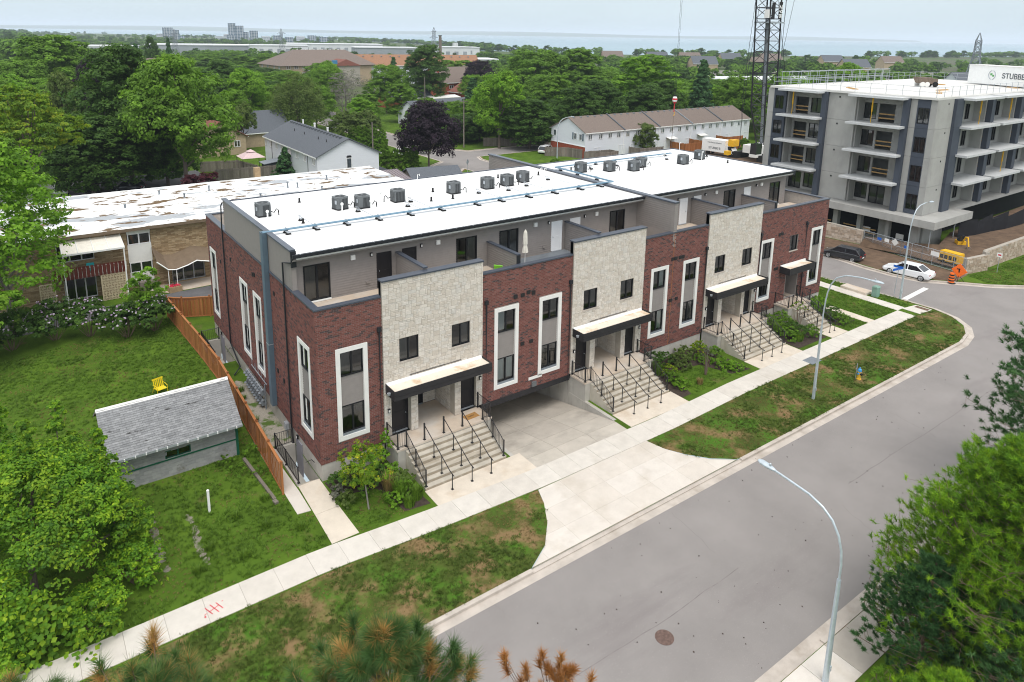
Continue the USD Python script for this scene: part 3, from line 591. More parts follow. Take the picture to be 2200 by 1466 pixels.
MB().box(.31, TX[7] - .31, 17.8, DEP - .3, 8.78, 8.86).build('rear_terrace_floor', 'porch_concrete', town)
MB().box(.25, TX[7] - .25, .27, DEP - .3, 4.7, 4.9).build('floor_slab', 'interior', town); MB().box(.27, TX[7] - .27, 3.9, 4.1, 1.5, 8.7).build('inner_wall', 'interior', town); MB().box(3.9, 4.1, 4.2, DEP - .3, 1.0, 8.7).build('inner_wall', 'interior', town)
MB().box(.36, 10.0, .36, DEP - .3, .9, .99).box(17.8, TX[7] - .36, .36, DEP - .3, .9, .99).build('floor_slab', 'interior', town)
# underpass to the basement garage
MB().box(TX[2], TX[3], -.035, .3, .97, 1.35).build('lintel_beam', 'canopy_black', town)
MB().box(10.1, 17.55, .3, 12.5, 1.0, 1.3).build('garage_soffit', 'concrete', town)
gw = MB().box(9.85, 10.1, -.02, 12.5, -4, 1.0).box(17.55, 17.8, -.02, 12.5, -4, 1.0).box(9.85, 17.8, 12.5, 12.7, -4, 1.3).box(9.85, 10.1, -4.4, -.02, -2, .01).box(17.55, 17.8, -4.4, -.02, -2, 0.01)
gw.build('garage_wall', 'concrete', town)
sg = MB().box(14.0, 15.1, -.03, -.005, 1.92, 2.12).build('address_sign', 'off_white', town, label='white address plate over the garage opening')
MB().box(14.25, 14.6, -.12, -.01, 1.42, 1.75).build('junction_box', 'ac_grey', town)
# penthouse storey
PY, RZ0 = 3.79, 12.06
DO = [(.82, 2.37, 's'), (5.28, 6.25, 'door_black'), (6.98, 7.95, 'door_black'), (10.83, 12.4, 's'), (14.2, 15.77, 's'), (18.66, 19.63, 'door_white'), (20.36, 21.33, 'door_white'), (24.3, 25.85, 's'), (32.08, 33.02, 'door_white'), (33.75, 34.7, 'door_white'), (37.72, 39.27, 's'), (40.47, 41.42, 'door_white'), (44.28, 45.83, 's')]
FP = Frame((0, PY, 0), (1, 0, 0), (0, -1, 0))
hol = [(a, b, 8.9, 11.1) for a, b, _ in DO]
cl = MB()
for a, b, c, d in rects(0.02, TX[7] - 1.2, 8.86, 11.75, hol): clap(cl, FP, a, b, c, d, 0)
for a, b, c, d in rects(0.02, TX[7] - 1.2, 8.86, 11.75, hol): cl.lbox(FP, a, b, c, d, -.2, -.03)
cl.build('penthouse_siding', 'siding', town)
for a, b, kd in DO:
    if kd == 's':
        wp = window(FP, a, b, 8.95, 11.1, .02, town, 2, [['blind_grey', None], [None, 'blind_grey'], ['blind_grey', 'blind_grey']][int(a) % 3], name='sliding_door', fr=.08)
        MB().lbox(FP, a, b, 8.88, 8.95, -.1, .12).build('sill', 'flat_white', wp)
    else: door(FP, a + .06, b - .06, 8.93, 11.04, .01, kd, knob=1 if (int(a * 3) % 2) else -1)
for s in (3.77, 9.46, 17.19, 22.88, 36.6, 42.9): MB().lbox(FP, s - .13, s + .13, 10.98, 11.27, 0, .12).build('dryer_vent', 'flat_white', town)
for s in (4.93, 8.28, 18.39, 21.75, 31.85, 35.2, 42.2): lamp_box(FP, s, 11.1, 0, 'off_white')
MB().lbox(FP, 4.55, 4.75, 9.35, 9.5, 0, .08).lbox(FP, 17.9, 18.1, 9.3, 9.45, 0, .08).build('outlet', 'siding', town)
# left siding wall over the brick, roof, gutters
cs = MB(); F0 = LEFT
clap(cs, F0, 3.36, 7.45, ZP + .09, 12.22, -.01); clap(cs, F0, 7.93, 17.8, ZP + .09, 12.22, -.01); cs.lbox(F0, 3.36, 17.8, ZP, 12.22, -.3, -.05); cs.build('side_siding', 'siding', town)
MB().box(-.05, .28, 3.3, 17.85, 12.22, 12.31).build('coping', 'coping', town); MB().box(-.06, .0, 3.36, 17.8, ZP + .02, ZP + .13).build('flashing', 'coping', town)
MB().box(.0, .3, 3.26, 3.36, 11.3, 12.22).build('end_trim', 'gutter_black', town)
MB().box(.28, 27.1, 3.12, 17.7, 11.75, RZ0).build('roof', 'white_roof', town); MB().box(27.5, TX[7] - 1.15, 3.12, 17.7, 11.75, RZ0).build('roof', 'white_roof', town)
seam = MB()
for x0_, x1_ in ((.3, 27.05), (27.55, 46.7)):
    for y in np.arange(5.0, 17.5, 1.9): seam.box(x0_, x1_, y, y + .06, RZ0, RZ0 + .006)
seam.build('roof_seam', 'roof_lap', town, kind='stuff')
for x0_, x1_ in ((.02, 27.1), (27.5, TX[7] - 1.1)):
    gt = MB().box(x0_, x1_, 2.95, 3.115, RZ0 - .17, RZ0 + .02); gp = gt.build('gutter', 'gutter_black', town)
    MB().box(x0_, x1_, 3.115, 3.79, 11.68, 11.75).build('soffit', 'siding', town)
    st = MB()
    for x in np.arange(x0_ + .4, x1_, .62): st.box(x, x + .03, 2.93, 3.14, RZ0 + .02, RZ0 + .028)
    st.build('gutter_strap', 'galvanised', gp, kind='stuff')
rc = MB().box(.3, 27.1, 17.7, 17.8, 11.7, RZ0 + .08).box(27.5, 46.8, 17.7, 17.8, 11.7, RZ0 + .08).box(46.75, 46.85, 3.0, 17.8, 11.7, RZ0 + .08); rc.build('roof_edge', 'coping', town)
MB().box(46.55, 46.75, 3.85, 17.7, 8.86, 11.75).build('penthouse_side', 'siding', town); MB().box(.3, 46.7, 17.55, 17.7, 8.86, 11.75).build('penthouse_rear', 'siding', town)
# party wall and terrace dividers
pw = MB(); Fq = Frame((27.12, 0, 0), (0, 1, 0), (-1, 0, 0)); Fr = Frame((27.48, 0, 0), (0, 1, 0), (1, 0, 0)); Fe = Frame((0, -.02, 0), (1, 0, 0), (0, -1, 0))
clap(pw, Fq, 0.3, 24.4, ZP + .09, 12.12, .0); clap(pw, Fr, 0.3, 24.4, ZP + .09, 12.12, .0); pw.box(27.14, 27.46, .0, 24.4, 8.8, 12.12)
clap(pw, Fe, 27.12, 27.48, ZP + .09, 12.12, .01); pw.build('party_wall', 'siding', town)
MB().box(27.06, 27.54, -.06, 24.45, 12.12, 12.22).build('coping', 'coping', town)
for x, zt, ye in ((6.65, 11.0, .3), (13.3, 10.58, .42), (20.0, 11.0, .3), (33.6, 11.0, .3), (40.3, 10.5, .42)):
    d = MB(); clap(d, Frame((x - .1, 0, 0), (0, 1, 0), (-1, 0, 0)), ye, PY, 8.86, zt - .08, 0); clap(d, Frame((x + .1, 0, 0), (0, 1, 0), (1, 0, 0)), ye, PY, 8.86, zt - .08, 0); d.box(x - .08, x + .08, ye, PY, 8.86, zt - .08)
    d.build('terrace_divider', 'siding', town); MB().box(x - .14, x + .14, ye - .06, PY, zt - .08, zt).build('coping', 'coping', town)
    if zt < 10.8: MB().box(x - .13, x + .13, ye - .08, ye, 9.0, zt - .08).build('divider_post', 'gutter_black', town)
# downpipes, chase, vents
def downpipe(pts, r=.05, m='gutter_black', name='downpipe'): MB().tube(pts, r, 6).build(name, m, town)
downpipe([(.05, 3.1, 11.9), (-.02, 3.2, 11.6), (-.09, 4.5, 11.3), (-.09, 4.55, .4), (-.09, 4.55, .15)])
downpipe([(.1, 18.3, 11.9), (-.03, 18.2, 11.7), (-.09, 18.15, 10.2), (-.09, 18.1, 1.2), (-.12, 15.6, .35), (-.7, 15.0, .12)])
for x in (3.55, 10.62, 17.3, 31.35 - .3, 38.0): downpipe([(x, .0, 8.0), (x, -.09, 7.9), (x, -.09, 1.7 if x not in (17.3,) else -.5), (x, -.09, 1.5 if x != 17.3 else -.7)])
downpipe([(44.62, -.02, 8.3), (44.62, -.09, 8.2), (44.62, -.09, 4.9)]); downpipe([(44.62, -.09, 4.2), (44.62, -.09, 1.2)])
for x in (3.55, 10.62, 17.3, 31.05, 38.0, 44.62): MB().box(x - .11, x + .11, -.16, -.01, 7.95, 8.2).build('scupper_box', 'gutter_black', town)
MB().box(-.3, 0, 7.45, 7.93, 1.1, 12.3).build('pipe_chase', 'blue_grey_metal', town)
MB().box(-.31, .005, 7.44, 7.94, 5.2, 5.24).build('chase_band', 'galvanised', town)
for s, t in ((10.6, 8.6), (11.0, 8.5), (6.6, 8.6), (6.7, 3.6), (5.6, 3.4), (16.5, 8.0), (8.4, 8.0), (19.5, 7.0)): MB().lbox(LEFT, s, s + .22, t, t + .25, .002, .05).build('wall_vent', 'rubber', town)
for s, t in ((13.25, 7.85), (13.7, 7.95), (12.7, 7.85), (14.1, 7.85), (13.3, 4.55), (14.0, 4.55), (27.1, 7.75), (27.45, 7.75), (27.95, 7.75), (28.25, 7.75), (27.15, 4.5), (27.8, 4.5), (40.5, 7.55), (40.9, 7.55), (40.3, 4.5), (40.6, 4.5)): MB().lbox(FRONT, s, s + .28, t, t + .24, .002, .05).build('wall_vent', 'rubber', town)
MB().box(27.32, 27.36, -.006, .01, ZB, ZP).build('control_joint', 'fence_wood', town)
# small entrance in the last bay
MB().box(42.2, 44.1, .27, 1.2, 1.3, 1.44).build('floor_slab', 'porch_concrete', town)
sa = MB().box(42.2, 42.3, .02, 1.2, 1.44, 3.9).box(44.0, 44.1, .02, 1.2, 1.44, 3.9).box(42.3, 44.0, 1.1, 1.2, 1.44, 3.9).box(42.2, 44.1, .02, 1.2, 3.9, 4.0); sa.build('entry_recess', 'siding', town)
door(Frame((0, 1.08, 0), (1, 0, 0), (0, -1, 0)), 42.85, 43.8, 1.5, 3.65, 0, 'door_black')
c0, c1 = 41.15, 44.95
MB().box(c0 + .05, c1 - .05, -.98, -.02, 4.28, 4.62).build('canopy', 'canopy_roof', town)
MB().box(c0, c1, -1.03, -.98, 4.16, 4.74).box(c0, c0 + .05, -.98, -.02, 4.16, 4.74).box(c1 - .05, c1, -.98, -.02, 4.16, 4.74).box(c0 + .05, c1 - .05, -.98, -.02, 4.18, 4.27).build('canopy_fascia', 'canopy_black', town)
MB().box(c0 + .05, c1 - .05, -.12, -.02, 4.62, 4.80).build('canopy_flashing', 'flat_white', town)

# ------------------------------------------------------------------ entrance stairs with railings
def rail_panel(mb_post, P0, P1, z0a, z0b, parent, h=.95, posts=(True, True)):
    """A baluster panel from P0 to P1 (xy) whose foot runs from z0a to z0b."""
    P0, P1 = np.array(P0, float), np.array(P1, float); L = np.linalg.norm(P1 - P0); n = max(2, int(L / .125))
    rl = MB(); bl = MB()
    for z in (.1, h): rl.tube([(*P0, z0a + z), (*P1, z0b + z)], .024, 4)
    for k in range(1, n):
        p = P0 + (P1 - P0) * k / n; q = z0a + (z0b - z0a) * k / n; bl.cbox((*p, q + .1 + (h - .1) / 2), (.018, .018, h - .1))
    rl.build('rail', 'black_metal', parent); bl.build('balusters', 'black_metal', parent, kind='stuff')
    for use, p, z in ((posts[0], P0, z0a), (posts[1], P1, z0b)):
        if use: MB().cbox((*p, z + h / 2 + .03), (.065, .065, h + .06)).cbox((*p, z + .012), (.15, .15, .024)).build('post', 'black_metal', parent)
def stairs(x0, w_, steps, zt, ytop, pad, label, hand, sw_y, xl=None, xr=None, cheek=True):
    t = thing('entrance_stairs', label, 'stairs', (x0, 0, 0)); n = steps; run = (3.88 + ytop) / (n - 1) if n > 1 else .3; rise = zt / n
    yb = ytop - run * (n - 1)
    lx, rx = (xl if xl is not None else .05), (xr if xr is not None else w_)
    a, b = .5, w_
    land = MB().box(lx, rx, ytop, -.12 if cheek else 0.0, zt - .13, zt); land.build('landing', 'porch_concrete', t)
    if cheek: MB().box(1.95, 4.6, -.28, 2.1, zt - .12, zt + .004).build('alcove_floor', 'porch_concrete', t)
    MB().box(lx + .06, rx - .06, ytop + .02, -.05, -1.2, zt - .13).build('landing_base', 'concrete', t)
    for k in range(1, n):
        z1 = zt - rise * k; y0 = ytop - run * k
        MB().box(a + .01, b - .01, y0 + .012, y0 + .02, z1 - rise + .002, z1 - .035).build('riser', 'riser_concrete', t)  # thin face over the riser: staining and painted shade, darker than the tread
        MB().box(a, b, y0, y0 + run - .004, z1 - .035, z1).box(a + .01, b - .01, y0 + .02, ytop, z1 - rise - .02, z1 - .02).build('step', 'concrete_stair', t)
    MB().add([(x, y, z) for x in (a + .06, b - .06) for y, z in ((ytop, -1.0), (yb + .1, -1.0), (yb + .1, .02), (ytop, zt - rise - .16))], [[0, 1, 2], [0, 2, 3], [4, 6, 5], [4, 7, 6], [3, 2, 6], [3, 6, 7], [0, 3, 7], [0, 7, 4]]).build('stair_base', 'concrete', t)
    MB().box(a - .05, b + pad, sw_y + .015, yb - .004, -.1, .024).build('landing_pad', 'pad_concrete', t)
    # rails
    if cheek:
        rail_panel(None, (lx + .1, -.18), (lx + .1, ytop + .1), zt, zt, t); rail_panel(None, (lx + .1, ytop + .1), (a + .1, ytop + .1), zt, zt, t, posts=(False, True)); rail_panel(None, (rx - .1, -.18), (rx - .1, ytop + .1), zt, zt, t); rail_panel(None, (rx - .1, ytop + .1), (b - .12, ytop + .1), zt, zt, t, posts=(False, True))
    else:
        rail_panel(None, (lx + .1, -.05), (lx + .1, ytop + .1), zt, zt, t); rail_panel(None, (rx - .1, -.05), (rx - .1, ytop + .1), zt, zt, t); rail_panel(None, (lx + .1, ytop + .1), (a + .1, ytop + .1), zt, zt, t, posts=(False, True))
    mid = (ytop + .1 + yb + .12) / 2
    for x in (a + .1, b - .12):
        rail_panel(None, (x, ytop + .1), (x, mid), zt, zt / 2 + .12, t, posts=(False, True)); rail_panel(None, (x, mid), (x, yb + .12), zt / 2 + .12, rise, t, posts=(False, True))
    for x in hand:
        hd = MB().tube([(x, ytop + .13, zt + .92), (x, yb - .45, .98), (x, yb - .85, .90)], .028, 6); hr = hd.build('handrail', 'black_metal', t)
        for i, y in enumerate((ytop + .13, ytop - (ytop - yb) * .42, ytop - (ytop - yb) * .80, yb - .68)):
            zf = zt if i == 0 else (.02 if i == 3 else zt - rise * math.ceil((ytop - y) / run - 1e-6)); ztp = float(np.interp(-y, [-(ytop + .13), -(yb - .45), -(yb - .85)], [zt + .92, .98, .90])) + (.12 if i == 0 else -.01)
            MB().cbox((x, y, (zf + ztp) / 2), ((.075, .075) if i == 0 else (.04, .04)) + (ztp - zf,)).cbox((x, y, zf + .01), (.14, .14, .02)).build('post', 'black_metal', t)
    return t
stairs(TX[1], 5.8, 8, 1.4, -1.62, .9, 'wide concrete entrance stairs left of the garage opening, brown doormat on landing', (1.76, 3.02, 4.28), -5.6, -.02, 6.3)
stairs(TX[3], 5.8, 8, 1.4, -1.62, 0.15, 'wide concrete entrance stairs right of the garage opening', (1.72, 2.98, 4.24), -5.6, .02, 6.45)
stairs(TX[5], 5.8, 8, 1.4, -1.62, 0.1, 'wide concrete entrance stairs under the third long black canopy', (1.7, 2.96, 4.22), -5.35, .02, 6.45)
stairs(40.9, 2.75, 8, 1.44, -1.45, .1, 'narrow concrete entrance stairs at the far brick bay', (1.25, 2.0), -5.3, -.1, 3.3, cheek=False)
mtt = thing('doormat', 'brown coir doormat with dark lettering on the first landing', 'doormat', (TX[1] + 5.28, -.86, 1.405), .06)
mat('coir', (0.36, 0.19, 0.06), 0.95, 0.15, 20.0)
MB().cbox((0, 0, .008), (.92, .52, .016)).build('mat', 'coir', mtt)
tx = meshkit.text_mesh('hello', .14, .003); tx.apply_translation([-.22, -.06, .017]); MB().add(tx.vertices, tx.faces).build('lettering', 'rubber', mtt)
# stairwells on the left side
for i, (ya, yb_) in enumerate(((.35, 4.45), (17.5, 21.9))):
    xw = -1.25 if i == 0 else -1.45
    t = thing('basement_stairwell', ['sunken concrete stairwell beside the wooden fence near the front corner', 'sunken concrete stairwell at the rear end of the side wall'][i], 'stairwell')
    wl = MB().box(xw, xw + .2, ya, yb_, -1.8, .16).box(xw + .2, -.03, yb_ - .2, yb_, -1.8, .16).box(xw + .2, -.03, ya, yb_ - .2, -1.8, -1.5); wl.build('retaining_wall', 'concrete', t)
    for k in range(6): MB().box(xw + .2, -.03, ya + k * .3, ya + (k + 1) * .3, -1.6, -.2 * (k + 1) + .02).build('step', 'concrete_stair', t)
    rail_panel(None, (xw + .1, ya + .05), (xw + .1, (ya + yb_) / 2), .16, .16, t, .92); rail_panel(None, (xw + .1, (ya + yb_) / 2), (xw + .1, yb_ - .1), .16, .16, t, .92, (False, True)); rail_panel(None, (xw + .1, yb_ - .1), (-.1, yb_ - .1), .16, .16, t, .92, (False, True))
    dr = MB().lbox(LEFT, yb_ - 1.35, yb_ - .4, -1.5, .62, -.03, .03); dr.build('door', 'door_grey', t)
    MB().tube([(-.1, ya + 1.9, .0), (-.1, ya + .9, .72), (-.1, ya + .45, .8)], .022, 6).build('handrail', 'black_metal', t)
    lamp_box(LEFT, yb_ - .75, .85, 0, 'off_white', t)
# ------------------------------------------------------------------ roof things
AC = kind_class('air_conditioner_kind'); acp = '/World/air_conditioner_kind'
def rr_prof(hx, r, n=4):
    return [(sx * (hx - r) + r * math.cos(a), sy * (hx - r) + r * math.sin(a)) for sx, sy, a0 in ((1, 1, 0), (-1, 1, PI / 2), (-1, -1, PI), (1, -1, 1.5 * PI)) for a in np.linspace(a0, a0 + PI / 2, n)]
MB().prism(Polygon(rr_prof(.44, .12)), 0, .10).build('base_pan', 'ac_dark', acp)
MB().prism(Polygon(rr_prof(.40, .11)), .10, .80).build('coil', 'ac_dark', acp)
cs_ = MB().prism(Polygon(rr_prof(.43, .12)), .78, .90).prism(Polygon(rr_prof(.43, .12)).intersection(sbox(-.45, -.45, -.12, -.1)), .10, .78)
for a, b in ((.36, .36), (-.36, .36), (.36, -.36)): cs_.cbox((a, b, .44), (.10, .10, .68), PI / 4)
cs_.build('casing', 'ac_grey', acp)
lv = MB()
for k in np.linspace(-.30, .30, 11):
    lv.cbox((k, .425, .44), (.022, .02, .68)).cbox((.425, k, .44), (.02, .022, .68)).cbox((k, -.425, .44), (.022, .02, .68)).cbox((-.425, k, .44), (.02, .022, .68))
lv.build('louvres', 'ac_grey', acp, kind='stuff')
MB().lathe([(.33, .895), (.33, .905), (.30, .905)], (0, 0, 0), 20).build('fan_opening', 'ac_dark', acp)
gl = MB()
for r in (.1, .16, .22, .28): gl.tube([(r * math.cos(a), r * math.sin(a), .912) for a in np.linspace(0, 2 * PI, 17)], .008, 4, cap=False)
gl.lathe([(.07, .9), (.07, .925)], (0, 0, 0), 12); gl.build('fan_grille', 'ac_grey', acp)
MB().cbox((-.45, -.2, .55), (.05, .2, .25)).build('service_box', 'galvanised', acp); MB().tube([(.43, -.3, .3), (.62, -.35, .22), (.78, -.35, .45), (.9, -.35, .35), (.92, -.35, 0)], .035, 6).build('hose', 'rubber', acp)
ACS = [(1.25, 12.4, 0), (6.2, 11.5, .2), (7.65, 11.1, 0), (10.55, 11.45, 3.14), (15.35, 11.65, 0), (18.5, 11.7, 0), (20.45, 11.8, 0), (22.4, 12.3, .1), (29.35, 13.0, 0), (31.9, 12.0, 0), (33.95, 11.0, 0), (35.9, 11.95, .1), (40.55, 10.95, 0), (44.1, 11.9, .2)]
ACL = ['at the left end of the nearer white roof', 'second from the left end of the nearer roof, boxed service panel showing', 'third from the left, close beside the second unit on the nearer roof', 'fourth from the left on the nearer roof, hose on its far side', 'standing alone in the middle of the nearer roof', 'leftmost of three set close together on the nearer roof', 'middle of three set close together on the nearer roof', 'rightmost of three, next to the party wall on the nearer roof',
       'first beyond the party wall on the farther roof', 'second beyond the party wall on the farther roof', 'third on the farther roof, front one of an overlapping pair', 'fourth on the farther roof, rear one of an overlapping pair', 'fifth on the farther roof, beside a bent white pipe', 'last one near the far end of the farther roof']
for (x, y, r), l in zip(ACS, ACL):
    copy_of(AC, 'air_conditioner', 'grey air conditioner ' + l, 'air conditioner', (x, y, RZ0 + .004), r, group='air conditioners on the white roofs')
gp = thing('roof_gas_line', 'blue gas line on rubber blocks running along both white roofs', 'pipe', (0, 0, RZ0))
def run(a, b, name='main_pipe', w_=.26, z=.24):
    a, b = np.array(a, float), np.array(b, float); m = MB(); horiz = abs(a[1] - b[1]) < .1
    for o in ((-.095, -.03, .06) if w_ > .2 else (0,)):
        q = np.array([0, o]) if horiz else np.array([o, 0])
        m.tube([(*(a + q), z), (*(b + q), z)], .05 if w_ > .2 else .02, 6)
    if w_ > .2: m.box(*sorted((a[0] - (0 if horiz else .13), b[0] + (0 if horiz else .13))), *sorted((a[1] - (.13 if horiz else 0), b[1] + (.13 if horiz else 0))), z - .03, z + .03)
    m.build(name, 'gas_pipe_blue' if w_ > .2 else 'galvanised', gp)
run((-.25, 7.69), (27.3, 7.5)) if False else run((-.25, 7.6), (28.1, 7.6)); run((28.1, 7.6), (28.1, 15.0)); run((28.1, 15.0), (43.4, 15.0))
def block(x, y, rot=0, wide=False):
    m = MB(); c, s = math.cos(rot), math.sin(rot)
    for k in ((-.22, .22) if wide else (0,)):
        for (w0, z0, z1) in ((.30, 0, .05), (.22, .05, .12)): m.cbox((x - s * k, y + c * k, (z0 + z1) / 2), (w0, .24, z1 - z0), rot)
    p = m.build('rubber_foot', 'rubber', gp)
    MB().cbox((x, y, .14), (.18, .75 if wide else .24, .05), rot).cbox((x, y + .12, .33), (.02, .42, .025), rot).cbox((x, y + .3, .22), (.02, .02, .22), rot).build('strut', 'galvanised', p)
for x in (1.2, 3.0, 5.0, 7.2, 9.5, 11.9, 14.8, 16.9, 19.4, 21.9, 24.5, 26.6): block(x, 7.45, 0, True)
for y in (9.5, 12, 14.3): block(28.1, y)
for x in (30.5, 33, 35.5, 38.2, 39.7, 42.5): block(x, 15.0)
for x, y0 in ((2.9, 10.4), (6.9, 10.6), (11.2, 11.2), (10.4, 10.1), (16.9, 11), (19.4, 10.6), (21.6, 11.2), (24.6, 12.2)):
    run((x, 7.6), (x, y0), 'branch_pipe', .1, .26); block(x, y0 - .5)
for x in (31, 34.2, 37.2, 41): run((x, 15), (x, 12.6), 'branch_pipe', .1, .26); block(x, 13.4)
def vent(x, y, h, kind):
    if kind == 'w': m = MB().lathe([(.14, 0), (.05, .1), (.05, h), (.04, h)], (x, y, RZ0), 10); m.lathe([(.085, h - .12), (.11, h - .03), (.06, h + .05)], (x, y, RZ0), 10); m.build('vent_pipe', 'flat_white', town)
    elif kind == 'n': m = MB().lathe([(.12, 0), (.03, .08), (.03, h)], (x, y, RZ0), 8).tube([(x, y, RZ0 + h - .02), (x + .02, y, RZ0 + h + .12), (x + .16, y, RZ0 + h + .14), (x + .2, y, RZ0 + h)], .03, 6); m.build('vent_pipe', 'flat_white', town)
    else: MB().lathe([(.13, 0), (.10, .05), (.07, .07), (.07, h), (.02, h + .04)], (x, y, RZ0), 10).build('roof_stack', 'rubber', town)
for v in [(1.3, 11.6, .5, 'w'), (2.9, 12.2, .9, 'n'), (3.0, 11.4, .5, 'w'), (5.9, 10.4, .65, 'w'), (5.5, 12.2, 1.0, 'n'), (7.9, 10.2, .65, 'w'), (8.7, 10.6, .6, 'n'), (9.2, 12.6, .9, 'n'), (9.6, 12.3, .7, 'w'), (13.0, 12, .9, 'n'), (17.2, 11.4, .8, 'n'), (18.2, 12.3, .9, 'n'), (20.9, 11.2, .5, 'w'), (22.9, 11.5, .5, 'w'), (24.3, 12.4, .8, 'n'), (24.9, 12.6, .7, 'n'), (14.0, 14.9, .9, 'n'), (32.2, 10.9, .7, 'n'), (35.2, 10.6, .7, 'n'), (36.7, 11, .6, 'w'), (39, 12, .9, 'n'), (42, 11.6, .6, 'w'), (43.6, 11.2, .8, 'n'), (45.2, 15.5, 1.0, 'n'),
    (4.5, 14.8, .3, 'b'), (2.8, 9.2, .3, 'b'), (14.2, 12.8, .3, 'b'), (12.6, 10.2, .3, 'b'), (14.3, 10.0, .3, 'b'), (21.5, 14.6, .3, 'b'), (25.2, 13.8, .3, 'b'), (29.0, 13.9, .3, 'b'), (38.5, 14.2, .3, 'b'), (44.8, 9.0, .3, 'b'), (46.0, 12.5, .3, 'b')]: vent(*v)
# terrace furniture
um = thing('patio_umbrella', 'closed cream patio umbrella standing on the dark tiled terrace', 'umbrella', (15.25, 2.3, 8.885))
mat('cream_cloth', (0.70, 0.66, 0.58), 0.9, 0.08, 5.0); mat('lime_plastic', (0.20, 0.55, 0.04), 0.45, 0.05)
MB().lathe([(.22, 0), (.22, .06), (.03, .09)], (0, 0, 0), 14).build('base', 'rubber', um); MB().lathe([(.02, .08), (.02, 2.5)], (0, 0, 0), 8).build('pole', 'flat_white', um)
uc = MB(); n_ = 16; vv = []
for z, r in ((.95, .17), (1.15, .15), (1.45, .10), (1.55, .13), (2.0, .12), (2.35, .09), (2.52, .02)): vv += [(r * (1 + .28 * (k % 2)) * math.cos(k * 2 * PI / n_), r * (1 + .28 * (k % 2)) * math.sin(k * 2 * PI / n_), z) for k in range(n_)]
uc.add(vv, [[i * n_ + k, i * n_ + (k + 1) % n_, (i + 1) * n_ + (k + 1) % n_] for i in range(6) for k in range(n_)] + [[i * n_ + k, (i + 1) * n_ + (k + 1) % n_, (i + 1) * n_ + k] for i in range(6) for k in range(n_)]); uc.build('folded_canopy', 'cream_cloth', um)
ch = thing('deck_chair', 'lime green folding deck chair on the second terrace', 'chair', (12.55, 1.35, 8.865), 2.3)
MB().cbox((0, .3, .62), (.55, .05, .75), rx=-.35).build('backrest', 'lime_plastic', ch); MB().cbox((0, -.1, .33), (.55, .6, .05)).build('seat', 'lime_plastic', ch)
for a in (-.25, .25):
    MB().tube([(a, -.38, 0), (a, .3, .55)], .018, 5).build('leg', 'galvanised', ch); MB().tube([(a, .35, 0), (a, -.35, .36)], .018, 5).build('leg', 'galvanised', ch)
# ------------------------------------------------------------------ side yard: gas meters, fence, shed
gm = thing('gas_meter_bank', 'bank of grey gas meters and pipes on the side wall', 'gas meters')
for r in range(2):
    MB().tube([(-.32, 9.35, .62 + r * .72), (-.32, 13.1, .62 + r * .72)], .035, 6).build('header_pipe', 'galvanised', gm)
    for k in range(9):
        y = 9.55 + k * .42; z = .22 + r * .72
        m = MB().cbox((-.32, y, z + .13), (.2, .24, .26)).lathe([(.11, 0), (.14, .05), (.11, .12)], (-.32, y, z + .26), 10).build('meter', 'zinc_grey', gm)
        MB().lathe([(.09, 0), (.13, .04), (.09, .09)], (-.45, y + .1, z + .1), 10).build('regulator', 'zinc_grey', m)
MB().tube([(-.1, 9.2, 1.75), (-.1, 12.6, 1.75)], .03, 6).build('header_pipe', 'galvanised', gm); MB().tube([(-.2, 9.3, .0), (-.2, 9.3, 1.75)], .05, 6).build('riser', 'zinc_grey', gm)
for k in range(5): MB().tube([(-.1, 9.6 + k * .7, 1.75), (-.1, 9.6 + k * .7, 2.2)], .018, 5).build('riser', 'galvanised', gm)
el = thing('electric_box', 'small grey electrical box at the foot of the side wall', 'electrical box', (-.12, 5.35, 0)); MB().box(-.12, .08, -.2, .2, .55, 1.0).build('box', 'galvanised', el); MB().box(-.03, .03, -.03, .03, 0, .55).build('conduit', 'galvanised', el)
fe = thing('board_fence', 'new orange brown board fence between the side yard and the grass', 'fence')
fpts = [(-2.08, 0.15), (-1.95, 5.0), (-1.85, 9.6), (-1.75, 14.6), (-1.95, 19.4), (-2.25, 24.6), (-2.5, 29.0), (-1.5, 28.1), (.5, 27.2), (2.6, 26.7)]
fr_ = random.Random(5)
for i, (a, b) in enumerate(zip(fpts, fpts[1:])):
    a, b = np.array(a), np.array(b); L = np.linalg.norm(b - a); ang = math.atan2(*(b - a)[::-1]); n = int(L / .143); nm = np.array([-(b - a)[1], (b - a)[0]]) / L
    sub = [a + (b - a) * q for q in np.arange(0, 1, 2.4 / L)]
    for p in sub: MB().cbox((*p, .95), (.10, .10, 1.9), ang, .7).cbox((*p, 1.93), (.14, .14, .04), ang, 0).build('post', 'fence_wood', fe)
    for k in range(n):
        p = a + (b - a) * (k + .5) / n + nm * (.012 if k % 2 else -.012)
        MB().cbox((*p, .93), (.136, .02, 1.66), ang, fr_.random()).build('board', 'fence_wood', fe)
    for z, t_ in ((1.80, .05), (.12, .09), (1.72, .09)): MB().cbox((*((a + b) / 2), z), (L, .14 if z == 1.80 else .07, t_), ang, .8).build('rail', 'fence_wood', fe)
bm = thing('garden_edging_beam', 'weathered timber beam lying in the grass beside the fence end', 'timber'); MB().cbox((-2.75, 2.2, .06), (.16, 4.6, .12), .07, .3).cbox((-2.62, -.3, .06), (.2, .3, .12), .2).build('beam', 'old_wood', bm)
mp = thing('marker_post', 'short white marker post in the front grass', 'post', (-5.59, .88, 0)); MB().cbox((0, 0, .6), (.11, .11, 1.2)).build('post', 'flat_white', mp); MB().lathe([(.075, 1.2), (.075, 1.24), (.02, 1.29)], (0, 0, 0), 8).build('cap', 'flat_white', mp)
sh = thing('garden_shed', 'old grey block garage with mossy grey shingle roof and green trim', 'garage')
SY0, SY1, SX0, SX1 = 5.15, 9.9, -9.3, -3.02
